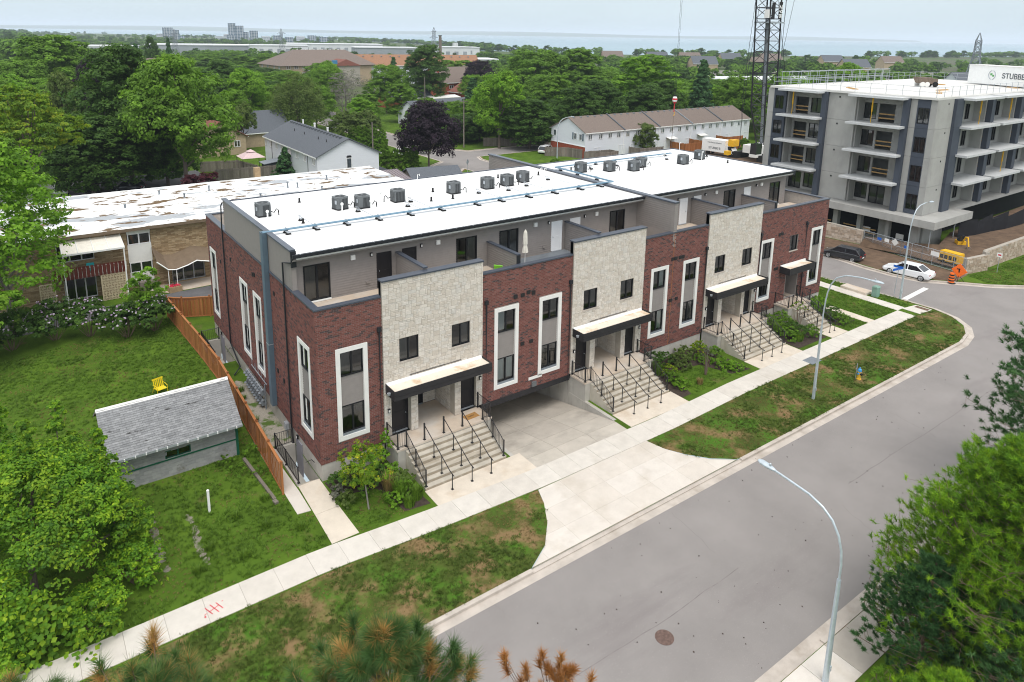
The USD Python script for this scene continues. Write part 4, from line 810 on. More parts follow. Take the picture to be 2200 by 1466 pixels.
FS = Frame((0, SY0, 0), (1, 0, 0), (0, -1, 0)); FE = Frame((SX1, 0, 0), (0, 1, 0), (1, 0, 0)); sw_ = (-6.8, -5.5, 1.1, 1.57)
wl = MB()
for r in rects(SX0, SX1, -.1, 2.1, [sw_]): wl.lbox(FS, *r, -.2, -.01)
wl.box(SX0, SX0 + .2, SY0 + .2, SY1, -.1, 2.1).box(SX1 - .2, SX1, SY0 + .2, SY1, -.1, 2.1).box(SX0, SX1, SY1 - .2, SY1, -.1, 2.1)
for x in (SX0, SX1 - .2): wl.add([(x, SY0, 2.1), (x, SY1, 2.1), (x, 7.5, 3.75), (x + .2, SY0, 2.1), (x + .2, SY1, 2.1), (x + .2, 7.5, 3.75)], [[0, 2, 1], [3, 4, 5], [0, 3, 5], [0, 5, 2], [1, 2, 5], [1, 5, 4]])
sww = wl.build('wall', 'block_grey', sh)
for k in range(11):
    for i in range(-1, 17):
        a = max(SX0, SX0 + i * .4 + (.2 if k % 2 else 0)); b = min(SX1 - .02, SX0 + (i + 1) * .4 + (.2 if k % 2 else 0)); z = -.05 + k * .195
        if b - a > .05 and not (sw_[0] - .02 < (a + b) / 2 < sw_[1] + .02 and sw_[2] < z + .1 < sw_[3] + .03): MB().lbox(FS, a + .006, b - .006, z + .005, z + .19, -.01, fr_.uniform(-.001, .003), fr_.random()).build('block', 'block_grey', sww)
window(FS, *sw_, .0, sh, 2, None, None, 'window', 'trim_green', .05)
tr = MB().lbox(FS, SX0, SX1, .99, 1.07, .003, .03).box(SX1 - .10, SX1 + .04, SY0 - .04, SY0 - .005, 0, 2.05).box(SX0 - .04, SX0 + .10, SY0 - .04, SY0 - .005, 0, 2.05); tr.build('trim', 'trim_green', sh)
ryz = lambda s: (4.62 + (7.5 - 4.62) * s, 2.13 + (3.82 - 2.13) * s)
rf = MB(); X0, X1 = -9.62, -2.82
for sgn in (0, 1):
    pr = [(4.62, 2.10), (7.5, 3.79), (7.5, 3.72), (4.64, 2.04)] if sgn == 0 else [(7.5, 3.79), (10.4, 2.1), (10.38, 2.04), (7.5, 3.72)]
    rf.extrude_x(pr[::-1], X0, X1)
rfp = rf.build('roof', 'old_wood', sh); shl = []
for r in range(24):
    for i in range(-1, 23):
        a, b = max(X0, X0 + i * .31 + (.155 if r % 2 else 0)), min(X1, X0 + (i + 1) * .31 + (.155 if r % 2 else 0))
        if b - a > .04: shl.append((a + .004, b - .004, r))
rest = MB(); nn_ = np.array([0, -(3.82 - 2.13), 7.5 - 4.62]); nn_ = nn_ / np.linalg.norm(nn_)
shl.sort(key=lambda q: q[2])
for i, (a, b, r) in enumerate(shl):
    (y0, z0), (y1, z1) = ryz(r / 24), ryz((r + 1.25) / 24) if r < 23 else ryz(1); o = fr_.uniform(.01, .022); m = MB() if i < 300 else rest
    q = [np.array(p) for p in ((a, y0, z0), (b, y0, z0), (b, y1, z1), (a, y1, z1))]
    m.hexa([q[0], q[1], q[2], q[3], q[0] + nn_ * (o + .012), q[1] + nn_ * (o + .012), q[2] + nn_ * .004, q[3] + nn_ * .004], min(1, max(0, fr_.gauss(.55, .25))))
    if i < 300: m.build('shingle', 'shingle_grey', rfp)
rest.build('shingle_courses', 'shingle_grey', rfp, kind='stuff')
rs = MB()
for i in range(16):
    q = [(X0 + i * .31, 7.5, 3.80)] ; 
MB().extrude_x([(7.32, 3.735), (7.5, 3.86), (7.68, 3.735)][::-1], X0 - .01, X1 + .01, .9).build('ridge_cap', 'off_white', rfp)
rear = MB().extrude_x([(7.5, 3.80), (7.5, 3.83), (10.42, 2.12), (10.4, 2.08)], X0, X1, .5); rear.build('rear_shingles', 'shingle_grey', rfp)
MB().box(X0, X1, 4.585, 4.625, 2.02, 2.15).build('drip_edge', 'galvanised', sh)
ck = MB()
for k in range(13): ck.cbox((X0 + .35 + k * .51, 4.57, 2.09), (.05, .05, .13))
ck.build('gutter_hook', 'flat_white', sh, kind='stuff')
yc = thing('lawn_chair', 'yellow slatted metal lawn chair on the grass behind the old garage', 'chair', (-5.4, 15.3, 0), .25)
for k in range(6): MB().cbox((-.28 + k * .112, .28, .66), (.06, .03, .62), rx=-.25).build('slat', 'yellow_paint', yc)
MB().cbox((0, .36, .95), (.70, .04, .10), rx=-.25).cbox((0, .21, .37), (.66, .04, .06)).cbox((0, -.05, .40), (.62, .52, .03)).build('seat', 'yellow_paint', yc)
for a in (-.33, .33): MB().tube([(a, -.35, 0), (a, -.33, .6), (a, .0, .66), (a, .3, .62)], .02, 6).tube([(a, .45, 0), (a, .25, .42)], .02, 6).build('arm', 'yellow_paint', yc)
# ------------------------------------------------------------------ street lamps
def street_lamp(x, y, arm, label, joint, head_dir, r0=.105):
    """arm: points (offset along head_dir, z)."""
    t = thing('street_lamp', label, 'street lamp', (x, y, 0)); h = np.array(head_dir, float)
    MB().tube([(0, 0, -.05), (0, 0, .02), (0, 0, joint)], [r0, r0, r0 * .62], 14).build('pole', 'lamp_metal', t, smooth=True)
    P3 = [(*(h * o), z) for o, z in arm]
    MB().tube([(0, 0, joint - .25)] + P3, .045, 12).build('arm', 'lamp_metal', t, smooth=True)
    e = np.array(P3[-1]); d = np.array(P3[-1]) - np.array(P3[-2]); d /= np.linalg.norm(d); sd_ = np.cross(d, [0, 0, 1]); sd_ /= np.linalg.norm(sd_); u_ = np.cross(sd_, d)
    hb = MB(); sec = [(-.12, .06, .05), (0, .10, .07), (.25, .15, .085), (.5, .15, .07), (.64, .08, .03)]
    vv = []; n = 12
    for s, w_, hh in sec: vv += [e + d * s + sd_ * w_ * math.cos(a) + u_ * (hh * max(math.sin(a), -.55)) for a in np.arange(n) * 2 * PI / n]
    ff = [[i * n + k, i * n + (k + 1) % n, (i + 1) * n + (k + 1) % n] for i in range(4) for k in range(n)] + [[i * n + k, (i + 1) * n + (k + 1) % n, (i + 1) * n + k] for i in range(4) for k in range(n)] + [[0, k + 1, k] for k in range(1, n - 1)] + [[4 * n, 4 * n + k, 4 * n + k + 1] for k in range(1, n - 1)]
    hp = hb.add(vv, ff).build('lamp_head', 'lamp_metal', t, smooth=True)
    MB().lathe([(.045, 0), (.045, .09), (.02, .11)], e + d * .12 + u_ * .07, 10).build('photocell', 'galvanised', hp)
    MB().cbox((0, -.02 - r0 * .95, .75), (.09, .03, .22)).build('hand_hole', 'lamp_metal', t)
    return t
street_lamp(11.25, -22.56, [(0, 4.6), (.0, 5.2), (.06, 5.75), (.22, 6.28), (.52, 6.75), (.93, 7.05), (1.5, 7.25), (2.3, 7.34), (3.1, 7.42)], 'tall grey street lamp with curved arm in the right foreground', 4.6, (0, 1), .12)
street_lamp(30.84, -10.03, [(0, 6.2), (-.06, 7.2), (-.13, 7.75), (-.3, 8.35), (-.62, 8.88), (-1.25, 9.22), (-2.2, 9.36), (-2.95, 9.38)], 'grey street lamp on the grass verge in front of the townhouses', 5.3, (0, 1))
street_lamp(55.2, -4.0, [(0, 6.6), (.1, 7.3), (.35, 8.1), (.7, 8.65), (1.35, 8.98), (2.3, 9.1), (3.3, 9.06)], 'grey street lamp at the street corner beside the blue street sign', 5.6, (1, 0))
street_lamp(72.7, 68.9, [(0, 6.4), (.1, 7.2), (.5, 8.0), (1.2, 8.5), (2.2, 8.7), (3.2, 8.75)], 'distant grey street lamp in front of the white row houses', 5.6, (1, 0))
# ------------------------------------------------------------------ small street things
mat('sign_blue', (0.02, 0.13, 0.52), 0.5, 0.05); mat('cabinet_green', (0.20, 0.33, 0.27), 0.5, 0.08); mat('cone_orange', (0.85, 0.16, 0.02), 0.5, 0.06); mat('hydrant_yellow', (0.70, 0.42, 0.04), 0.5, 0.1); mat('hydrant_blue', (0.05, 0.28, 0.62), 0.5, 0.1); mat('sign_red', (0.55, 0.04, 0.05), 0.5)
hy = thing('fire_hydrant', 'yellow fire hydrant with blue top on the grass verge', 'hydrant', (36.2, -10.3, 0))
MB().lathe([(.16, 0), (.16, .06), (.11, .08), (.11, .55), (.14, .57), (.14, .62)], (0, 0, 0), 12).build('barrel', 'hydrant_yellow', hy)
MB().lathe([(.14, .62), (.14, .68), (.12, .78), (.05, .84), (.04, .92)], (0, 0, 0), 12).build('bonnet', 'hydrant_blue', hy)
for s in (-1, 1): MB().tube([(0, 0, .48), (s * .2, 0, .48)], .06, 8).build('side_nozzle', 'hydrant_blue', hy)
MB().tube([(0, 0, .44), (0, -.22, .44)], .08, 8).build('pumper_nozzle', 'rubber', hy)
MB().tube([(-.28, .1, 0), (-.28, .1, 1.25)], .018, 5).tube([(-.2, .1, .7), (-.2, .1, 1.25), (-.28, .1, 1.3)], .012, 5).build('marker_stake', 'galvanised', hy)
ss = thing('street_name_sign', 'blue street name sign on a thin post at the corner', 'street sign', (56.1, -3.0, 0))
MB().tube([(0, 0, 0), (.2, 0, 2.45)], .035, 6).build('post', 'galvanised', ss); MB().cbox((.45, .1, 2.45), (1.7, .03, .22), -.15).build('name_plate', 'sign_blue', ss); MB().cbox((.2, .05, 2.72), (.03, .9, .2)).build('name_plate', 'sign_blue', ss)
cbn = thing('utility_cabinet', 'small pale green utility cabinet on the corner grass', 'cabinet', (53.9, -2.3, 0)); MB().box(-.3, .3, -.25, .25, 0, .95).build('body', 'cabinet_green', cbn); MB().add([(-.33, -.28, .95), (.33, -.28, .95), (.33, .28, .95), (-.33, .28, .95), (-.28, -.2, 1.05), (.28, -.2, 1.05), (.28, .2, 1.05), (-.28, .2, 1.05)], BOXF).build('lid', 'cabinet_green', cbn)
tp_ = thing('transformer_pad', 'low pale concrete pad on the corner grass beside the cabinet', 'concrete pad', (53.9, -.4, 0)); MB().cbox((0, 0, .12), (1.1, 2.6, .24), -.05).build('slab', 'pad_concrete', tp_); MB().cbox((0, 0, .25), (.95, 2.4, .02), -.05).build('lid', 'porch_concrete', tp_)
br = thing('traffic_barrel', 'orange and black striped traffic barrel behind the white car', 'traffic barrel', (64.65, -4.5, -.12))
MB().lathe([(.42, 0), (.42, .06), (.3, .1)], (0, 0, 0), 16).build('rubber_base', 'rubber', br)
for k in range(7): MB().lathe([(.29 - k * .016, .1 + k * .14), (.283 - k * .016, .1 + (k + 1) * .14)], (0, 0, 0), 16).build('stripe', 'cone_orange' if k % 2 == 0 else 'rubber', br)
MB().tube([(-.08, 0, 1.08), (-.08, 0, 1.18), (.08, 0, 1.18), (.08, 0, 1.08)], .02, 5).build('handle', 'cone_orange', br)
cg = thing('construction_sign', 'orange diamond construction sign behind the traffic barrel', 'road sign', (65.2, -4.9, -.12))
MB().add([(-.04, .75, 1.35), (-.04, 0, .6), (-.04, -.75, 1.35), (-.04, 0, 2.1), (0.0, .75, 1.35), (0.0, 0, .6), (0.0, -.75, 1.35), (0.0, 0, 2.1)], BOXF).build('panel', 'cone_orange', cg)
MB().cbox((-.045, 0, 1.36), (.012, .12, .42)).cbox((-.045, .08, 1.5), (.012, .3, .1)).build('symbol', 'rubber', cg)
MB().tube([(0, 0, .9), (.5, .5, 0)], .025, 5).tube([(0, 0, .9), (.5, -.5, 0)], .025, 5).tube([(0, 0, .9), (-.2, 0, 0)], .025, 5).build('stand', 'rubber', cg)
def sign_post(x, y, label, h=2.0, w_=.5, face='flat_white', rot=0):
    t = thing('sign_post', label, 'sign', (x, y, 0), rot); MB().tube([(0, 0, 0), (0, 0, h)], .03, 5).build('post', 'galvanised', t); MB().cbox((-.04, 0, h - .25), (.012, w_, .45)).build('plate', face, t)
    MB().cbox((-.048, 0, h - .25), (.006, w_ * .6, .16)).build('marking', 'sign_red', t); return t
sign_post(72.1, -5.9, 'small white sign on a post in the grass by the stone wall', 2.2, .5)
ds = thing('road_warning_sign', 'grey back of a diamond road sign behind the white roof', 'road sign', (52.6, 69.0, 0), .6); MB().tube([(0, 0, 0), (0, 0, 2.6)], .04, 5).build('post', 'galvanised', ds); MB().add([(-.55, -.02, 2.1), (0, -.02, 1.55), (.55, -.02, 2.1), (0, -.02, 2.65), (-.55, .0, 2.1), (0, 0, 1.55), (.55, 0, 2.1), (0, 0, 2.65)], BOXF).build('plate', 'zinc_grey', ds)
# ------------------------------------------------------------------ cars
mat('car_black', (0.010, 0.011, 0.014), 0.25, 0.03, spec=0.5, coat=0.6); mat('car_white', (0.78, 0.79, 0.80), 0.3, 0.01, spec=0.5, coat=0.5); mat('car_glass', (0.012, 0.014, 0.017), 0.06, 0.0, spec=0.8); mat('tyre', (0.014, 0.014, 0.014), 0.85); mat('alloy', (0.45, 0.46, 0.47), 0.35, 0.05, metallic=0.7); mat('lamp_red', (0.35, 0.012, 0.015), 0.3); mat('car_grey', (0.16, 0.17, 0.18), 0.3, 0.02, coat=0.5); mat('car_blue', (0.03, 0.08, 0.22), 0.3, 0.02, coat=0.5); mat('lamp_clear', (0.6, 0.62, 0.62), 0.2); mat('car_red', (0.25, 0.015, 0.015), 0.3, .02, coat=.5)
def car(name, label, loc, rot, paint, style='hatch', L=4.3, W=1.8, H=1.46, group=None, cat='car'):
    """Front along +x. Lofted body, glass, wheels, lamps."""
    t = thing(name, label, cat, loc, rot, group); h = L / 2
    # stations: x, half width at sill, half width at belt, sill z, belt z
    st = [(-h, .78, .74, .42, .72), (-h + .12, .86, .84, .28, .86), (-h + .7, .90, .88, .24, .94), (-.2, .90, .89, .22, .93), (.9, .90, .88, .22, .90), (h - .75, .89, .84, .24, .82), (h - .2, .83, .74, .28, .70), (h, .62, .56, .38, .58)]
    if style == 'sedan': st[1] = (-h + .12, .84, .80, .30, .94); st[2] = (-h + .7, .89, .85, .25, .97)
    if style == 'van': st = [(-h, .84, .84, .4, .95), (-h + .1, .9, .9, .3, 1.0), (-h + .7, .9, .9, .26, 1.0), (0, .9, .9, .25, 1.0), (.9, .9, .9, .25, 1.0), (h - .8, .9, .88, .26, .98), (h - .2, .86, .8, .3, .85), (h, .7, .66, .4, .66)]
    k = W / 1.8; v = []
    for x, ws, wb, z0, z1 in st:
        zm = z0 + (z1 - z0) * .55
        v += [(x, y * k, z) for y, z in ((-ws * .9, z0), (-ws, z0 + .1), (-ws * 1.01, zm), (-wb, z1 - .05), (-wb * .93, z1), (wb * .93, z1), (wb, z1 - .05), (ws * 1.01, zm), (ws, z0 + .1), (ws * .9, z0))]
    n = 10; f = []
    for i in range(len(st) - 1):
        for q in range(n):
            a, b = i * n + q, i * n + (q + 1) % n; f += [[a, b, b + n], [a, b + n, a + n]]
    f += [[0, q + 1, q] for q in range(1, n - 1)] + [[(len(st) - 1) * n, (len(st) - 1) * n + q, (len(st) - 1) * n + q + 1] for q in range(1, n - 1)]
    MB().add(v, f).build('body', paint, t)
    # cabin: bottom and top outlines
    xr0, xr1, xf1, xf0 = {'hatch': (-h + .10, -h + .62, .45, 1.15), 'sedan': (-h + .55, -h + 1.35, .50, 1.25), 'van': (-h + .05, -h + .2, .75, 1.45), 'suv': (-h + .08, -h + .42, .55, 1.2)}[style]
    zb, zt, wb, wt = .90 if style != 'van' else .98, H, .80 * k, .62 * k
    A = [(xr0, -wb, zb), (xf0, -wb, zb - .04), (xf0, wb, zb - .04), (xr0, wb, zb), (xr1, -wt, zt - .05), (xf1, -wt, zt - .03), (xf1, wt, zt - .03), (xr1, wt, zt - .05)]
    MB().hexa(A).build('cabin_glass', 'car_glass', t)
    rf = MB(); rf.hexa([(xr1 - .06, -wt - .015, zt - .075), (xf1 + .05, -wt - .015, zt - .055), (xf1 + .05, wt + .015, zt - .055), (xr1 - .06, wt + .015, zt - .075), (xr1 + .1, -wt + .1, zt), (xf1 - .15, -wt + .1, zt), (xf1 - .15, wt - .1, zt), (xr1 + .1, wt - .1, zt)])
    for sy in (-1, 1):
        for (xa, xb) in ((xf0, xf1), (xr0, xr1)): rf.tube([(xa, sy * (wb + .005), zb), (xb, sy * (wt + .005), zt - .05)], .05, 5)
        xm = (xr1 + xf1) / 2 + .1; rf.tube([(xm, sy * (wb + .005), zb), (xm, sy * (wt + .005), zt - .05)], .04, 5)
    rf.build('roof', paint, t)
    for xw in (-h + .82, h - .86):
        for sy in (-1, 1):
            a = np.linspace(0, 2 * PI, 19)[:-1]; wm = MB(); y0, y1 = sy * (W / 2 - .17), sy * (W / 2 + .012)
            vv = [(xw + r * math.cos(q), y, .315 + r * math.sin(q)) for y, r in ((y0, .30), (y0, .315), (y1 - sy * .03, .315), (y1, .29), (y1, .22)) for q in a]; m = 18
            wh = wm.add(vv, [[i * m + q, i * m + (q + 1) % m, (i + 1) * m + (q + 1) % m] for i in range(4) for q in range(m)] + [[i * m + q, (i + 1) * m + (q + 1) % m, (i + 1) * m + q] for i in range(4) for q in range(m)]).build('wheel', 'tyre', t)
            rm = MB()
            for q in range(5): rm.cbox((xw + .1 * math.cos(q * 1.2566), y1 - sy * .02, .315 + .1 * math.sin(q * 1.2566)), (.22, .025, .07), ry=-q * 1.2566)
            rm.tube([(xw + .2 * math.cos(q), y1 - sy * .015, .315 + .2 * math.sin(q)) for q in a] + [(xw + .2, y1 - sy * .015, .315)], .02, 4); rm.build('rim', 'alloy', wh)
    for sy in (-1, 1):
        MB().cbox((-h + .10, sy * .62 * k, .76), (.14, .34 * k, .14)).build('tail_lamp', 'lamp_red', t); MB().cbox((h - .22, sy * .58 * k, .60), (.26, .30 * k, .12), -sy * .35).build('headlamp', 'lamp_clear', t)
        MB().cbox((.85, sy * (.95 * k), .95), (.12, .14, .10)).build('mirror', paint, t)
    MB().cbox((-h - .005, 0, .58), (.02, .5, .12)).build('number_plate', 'flat_white', t)
    return t
car('parked_hatchback', 'black hatchback parked at the kerb by the construction fence', (63.05, 6.15, -.12), 1.72, 'car_black')
car('parked_sedan', 'white sedan parked at the kerb behind the orange barrel', (63.2, -.9, -.12), 1.66, 'car_white', 'sedan', 4.7, 1.8, 1.45)
LOT = [(-6.5, 87.5, 'car_white', 'suv', 'white car parked under trees behind the left apartment building'), (-2.6, 87.0, 'car_black', 'suv', 'dark red tailed car parked nose in behind the left apartments'), (1.9, 84.0, 'car_black', 'hatch', 'black car parked behind the white flat roof, front wheel showing')]
for x, y, p, s_, l in LOT: car('parked_car', l, (x, y, .01), 1.5 if x < 1 else 2.6, p, s_, 4.4, 1.85, 1.6)
car('parked_suv', 'white and dark parked car in the driveway beside the brick end of the row houses', (78.6, 79.5, .01), .4, 'car_white', 'suv', 4.6, 1.85, 1.65)
car('driveway_car', 'white car on the driveway beside the hedge and purple maple', (50.5, 91.5, .0), 1.0, 'car_white', 'sedan', 4.6, 1.8, 1.45)
# ------------------------------------------------------------------ apartment building on the left (tan brick, flat white roof)
mat('tan_brick', (0, 0, 0), 0.9, 0.15, 4.0, ramp=[(0, (0.23, 0.155, 0.085)), (0.5, (0.33, 0.235, 0.135)), (1, (0.42, 0.32, 0.20))]); mat('tan_mortar', (0.20, 0.155, 0.10), .95)
mat('worn_white_roof', (0.80, 0.80, 0.79), 0.6, 0.03, 0.8, extra=[((0.36, 0.38, 0.40), 0.16, 0.53, 0.56, (0.7, 1.8, 1)), ((0.13, 0.08, 0.035), 0.45, 0.555, 0.585, (1, 1.5, 1))])
mat('brown_paint', (0.10, 0.022, 0.015), .6, .1); mat('breeze_block', (0.56, 0.47, 0.32), .85, .06); mat('canopy_brown', (0.17, 0.125, 0.085), .8, .12); mat('teal_cloth', (0.03, 0.42, 0.45), .7)
apt = thing('apartment_building', 'low tan brick apartment building with worn flat white roof and brown balconies', 'building')
FA = Frame((0, 37.7, 0), (1, 0, 0), (0, -1, 0)); AX0, AX1 = -26.0, 27.5
hol = [(-4.05, -2.08, .45, 5.8), (-9.6, -6.75, 3.6, 5.55), (-9.3, -6.8, .05, 2.35), (-.52, 2.45, .1, 2.35)]
wl = MB()
for r in rects(AX0, AX1, 0, 5.8, hol): wl.lbox(FA, *r, -.3, -.012)
wl.box(AX0, AX0 + .3, 38, 54, 0, 5.8).box(AX1 - .3, AX1, 38, 54, 0, 5.8).box(AX0, AX1, 53.7, 54, 0, 5.8); aw = wl.build('wall', 'tan_mortar', apt)
bs, ro = MB(), random.Random(3)
for q in brick_list(AX0, 3.6, 0, 5.8, hol, ro, .12, .62, .02): bs.lbox(FA, *q[:4], -.012, ro.uniform(-.004, .01), ro.random())
bs.build('brick_courses', 'tan_brick', aw, kind='stuff')
rp_ = MB().box(AX0 - .3, AX1 + .3, 37.25, 54.3, 5.8, 6.02).build('roof', 'worn_white_roof', apt)
MB().box(AX0 - .32, AX1 + .32, 37.2, 37.25, 5.78, 6.06).build('fascia', 'canopy_brown', apt); MB().box(AX0 - .3, AX1 + .3, 54.3, 54.4, 5.8, 6.15).build('roof_edge', 'flat_white', apt)
MB().box(AX0, AX1, 45.6, 45.9, 6.02, 6.06).build('roof_seam', 'flat_white', apt)
for x, y, h in ((3, 48, .35), (6, 50, .5), (10, 44, .3), (14, 47, .6), (15, 46.5, .5), (17, 44, .3), (19.5, 49, .5), (-3, 46, .3), (1, 51, .3)): MB().lathe([(.16, 0), (.09, .06), (.09, h), (.14, h + .02), (.13, h + .12)], (x, y, 6.02), 8).build('roof_vent', 'zinc_grey', apt)
MB().box(12.4, 13.1, 54.4, 55.1, 0, 7.3).build('chimney', 'tan_brick', apt)
pn = MB().lbox(FA, -4.05, -2.08, .45, 1.66, -.2, .02).lbox(FA, -4.05, -2.08, 2.66, 4.36, -.2, .02).lbox(FA, -4.05, -2.08, 5.42, 5.8, -.2, .02); pn.build('white_panel', 'off_white', apt)
window(FA, -4.0, -2.13, 4.36, 5.42, .04, apt, 2, ['blind_grey'], None, 'window', 'window_white', .08); window(FA, -4.0, -2.13, 1.66, 2.66, .04, apt, 2, ['blind_grey'], None, 'window', 'window_white', .08)
window(FA, -9.6, -6.75, 3.6, 5.55, -.05, apt, 3, None, None, 'patio_door', 'window_white', .07); window(FA, -9.3, -6.8, .05, 2.35, -.05, apt, 3, None, None, 'patio_door', 'window_white', .07)
MB().box(-10.1, -4.5, 36.1, 37.68, 2.42, 2.58).build('balcony_floor', 'concrete', apt)
for k in range(18): MB().box(-10.05 + k * .31, -9.80 + k * .31, 36.02, 36.07, 2.45, 3.5).build('balcony_board', 'brown_paint', apt)
rl = MB().box(-10.1, -4.5, 36.08, 36.12, 3.3, 3.36).box(-10.1, -4.5, 36.08, 36.12, 2.7, 2.76)
for k in range(10): rl.box(-10.08 + k * .62, -10.02 + k * .62, 36.08, 36.12, 2.58, 3.36)
rl.build('balcony_rail', 'off_white', apt)
aw2 = MB().hexa([(-9.3, 35.9, 4.75), (-4.45, 35.9, 4.75), (-4.6, 37.66, 5.5), (-9.3, 37.66, 5.5), (-9.3, 35.9, 4.80), (-4.45, 35.9, 4.80), (-4.6, 37.66, 5.55), (-9.3, 37.66, 5.55)]).build('awning', 'cream_cloth', apt)
for k in range(5): MB().tube([(-9.25 + k * 1.19, 35.88, 4.82), (-9.25 + k * 1.16, 37.66, 5.58)], .04, 4).build('awning_rib', 'flat_white', aw2)
MB().box(-9.3, -4.45, 35.86, 35.92, 4.66, 4.82).build('awning_beam', 'flat_white', aw2)
for x in (-9.2, -4.55): MB().box(x - .05, x + .05, 35.9, 36.0, 0, 4.7).build('awning_post', 'flat_white', aw2)
def breeze(x0, x1, z0, z1, y):
    m = MB(); nx, nz = int(round((x1 - x0) / .24)), int(round((z1 - z0) / .24)); a, b = (x1 - x0) / nx, (z1 - z0) / nz
    p = MB().box(x0 - .06, x0, y, y + .14, z0, z1 + .05).box(x1, x1 + .06, y, y + .14, z0, z1 + .05).box(x0, x1, y, y + .14, z1, z1 + .05).build('breeze_block_screen', 'breeze_block', apt)
    for i in range(nx):
        for k in range(nz):
            u, v_ = x0 + i * a, z0 + k * b; q = MB().box(u + .004, u + a - .004, y, y + .12, v_ + .004, v_ + .035).box(u + .004, u + a - .004, y, y + .12, v_ + b - .035, v_ + b - .004).box(u + .004, u + .035, y, y + .12, v_ + .035, v_ + b - .035).box(u + a - .035, u + a - .004, y, y + .12, v_ + .035, v_ + b - .035)
            q.cbox((u + a / 2, y + .06, v_ + b / 2), (a * 1.15, .11, .028), ry=.78 if (i + k) % 2 else -.78); q.build('block', 'breeze_block', p)
breeze(-6.5, -4.65, .02, 2.4, 36.05); breeze(-11.1, -10.05, .02, 2.3, 36.05)
cn = MB()
prof = [(-2.1, 3.05, 2.05), (-1.2, 2.15, 2.05), (-.5, 2.05, 2.05), (.5, 2.3, 2.1), (1.3, 2.62, 2.2), (2.2, 2.4, 2.3), (3.2, 2.1, 2.3)]
for (xa, za, _), (xb, zb_, _) in zip(prof, prof[1:]): cn.hexa([(xa, 35.3, za), (xb, 35.3, zb_), (xb, 37.66, zb_ + .75), (xa, 37.66, za + .75), (xa, 35.3, za + .1), (xb, 35.3, zb_ + .1), (xb, 37.66, zb_ + .85), (xa, 37.66, za + .85)])
cnp = cn.build('entrance_canopy', 'canopy_brown', apt)
MB().tube([(x, 35.28, z + .02) for x, z, _ in prof], .06, 4).build('canopy_edge', 'flat_white', cnp)
for x, z in ((-1.2, 2.1), (-.5, 2.05)): MB().tube([(x, 35.35, 0), (x, 35.35, z)], .04, 6).build('canopy_post', 'flat_white', cnp)
window(FA, -.52, 2.45, .1, 2.35, -.1, apt, 3, None, None, 'entrance_door', 'galvanised', .08)
bx_ = thing('storage_bin', 'two grey plastic storage bins below the white window panel', 'storage bin', (-2.7, 37.2, .02)); MB().box(-.75, -.01, -.3, .3, 0, .8).build('bin', 'old_wood', bx_); MB().box(.01, .75, -.3, .3, 0, .8).build('bin', 'old_wood', bx_)
pl = thing('stone_planter', 'rectangular stone planter with red and white flowers by the entrance', 'planter', (-.8, 35.35, .01), .15); MB().box(-.55, .55, -.45, .45, 0, .5).build('box', 'tan_brick', pl)
mat('flower_red', (0.6, 0.03, 0.08), .8, .3); fl = MB(); fr2 = random.Random(4)
for _ in range(70): fl.cbox((fr2.uniform(-.45, .45), fr2.uniform(-.35, .35), .52 + fr2.random() * .1), (.07, .07, .05), fr2.random() * 3)
fl.build('flowers', 'flower_red', pl, kind='stuff'); MB().tube([(0, 0, .5), (0, 0, 1.4)], .03, 5).build('lamp_post', 'rubber', pl)
tc_ = thing('balcony_chair', 'teal chair on the brown boarded balcony', 'chair', (-7.2, 36.6, 2.58)); MB().cbox((0, .25, .62), (.6, .05, .6), rx=-.2).build('backrest', 'teal_cloth', tc_); MB().cbox((0, 0, .36), (.6, .5, .06)).build('seat', 'teal_cloth', tc_)
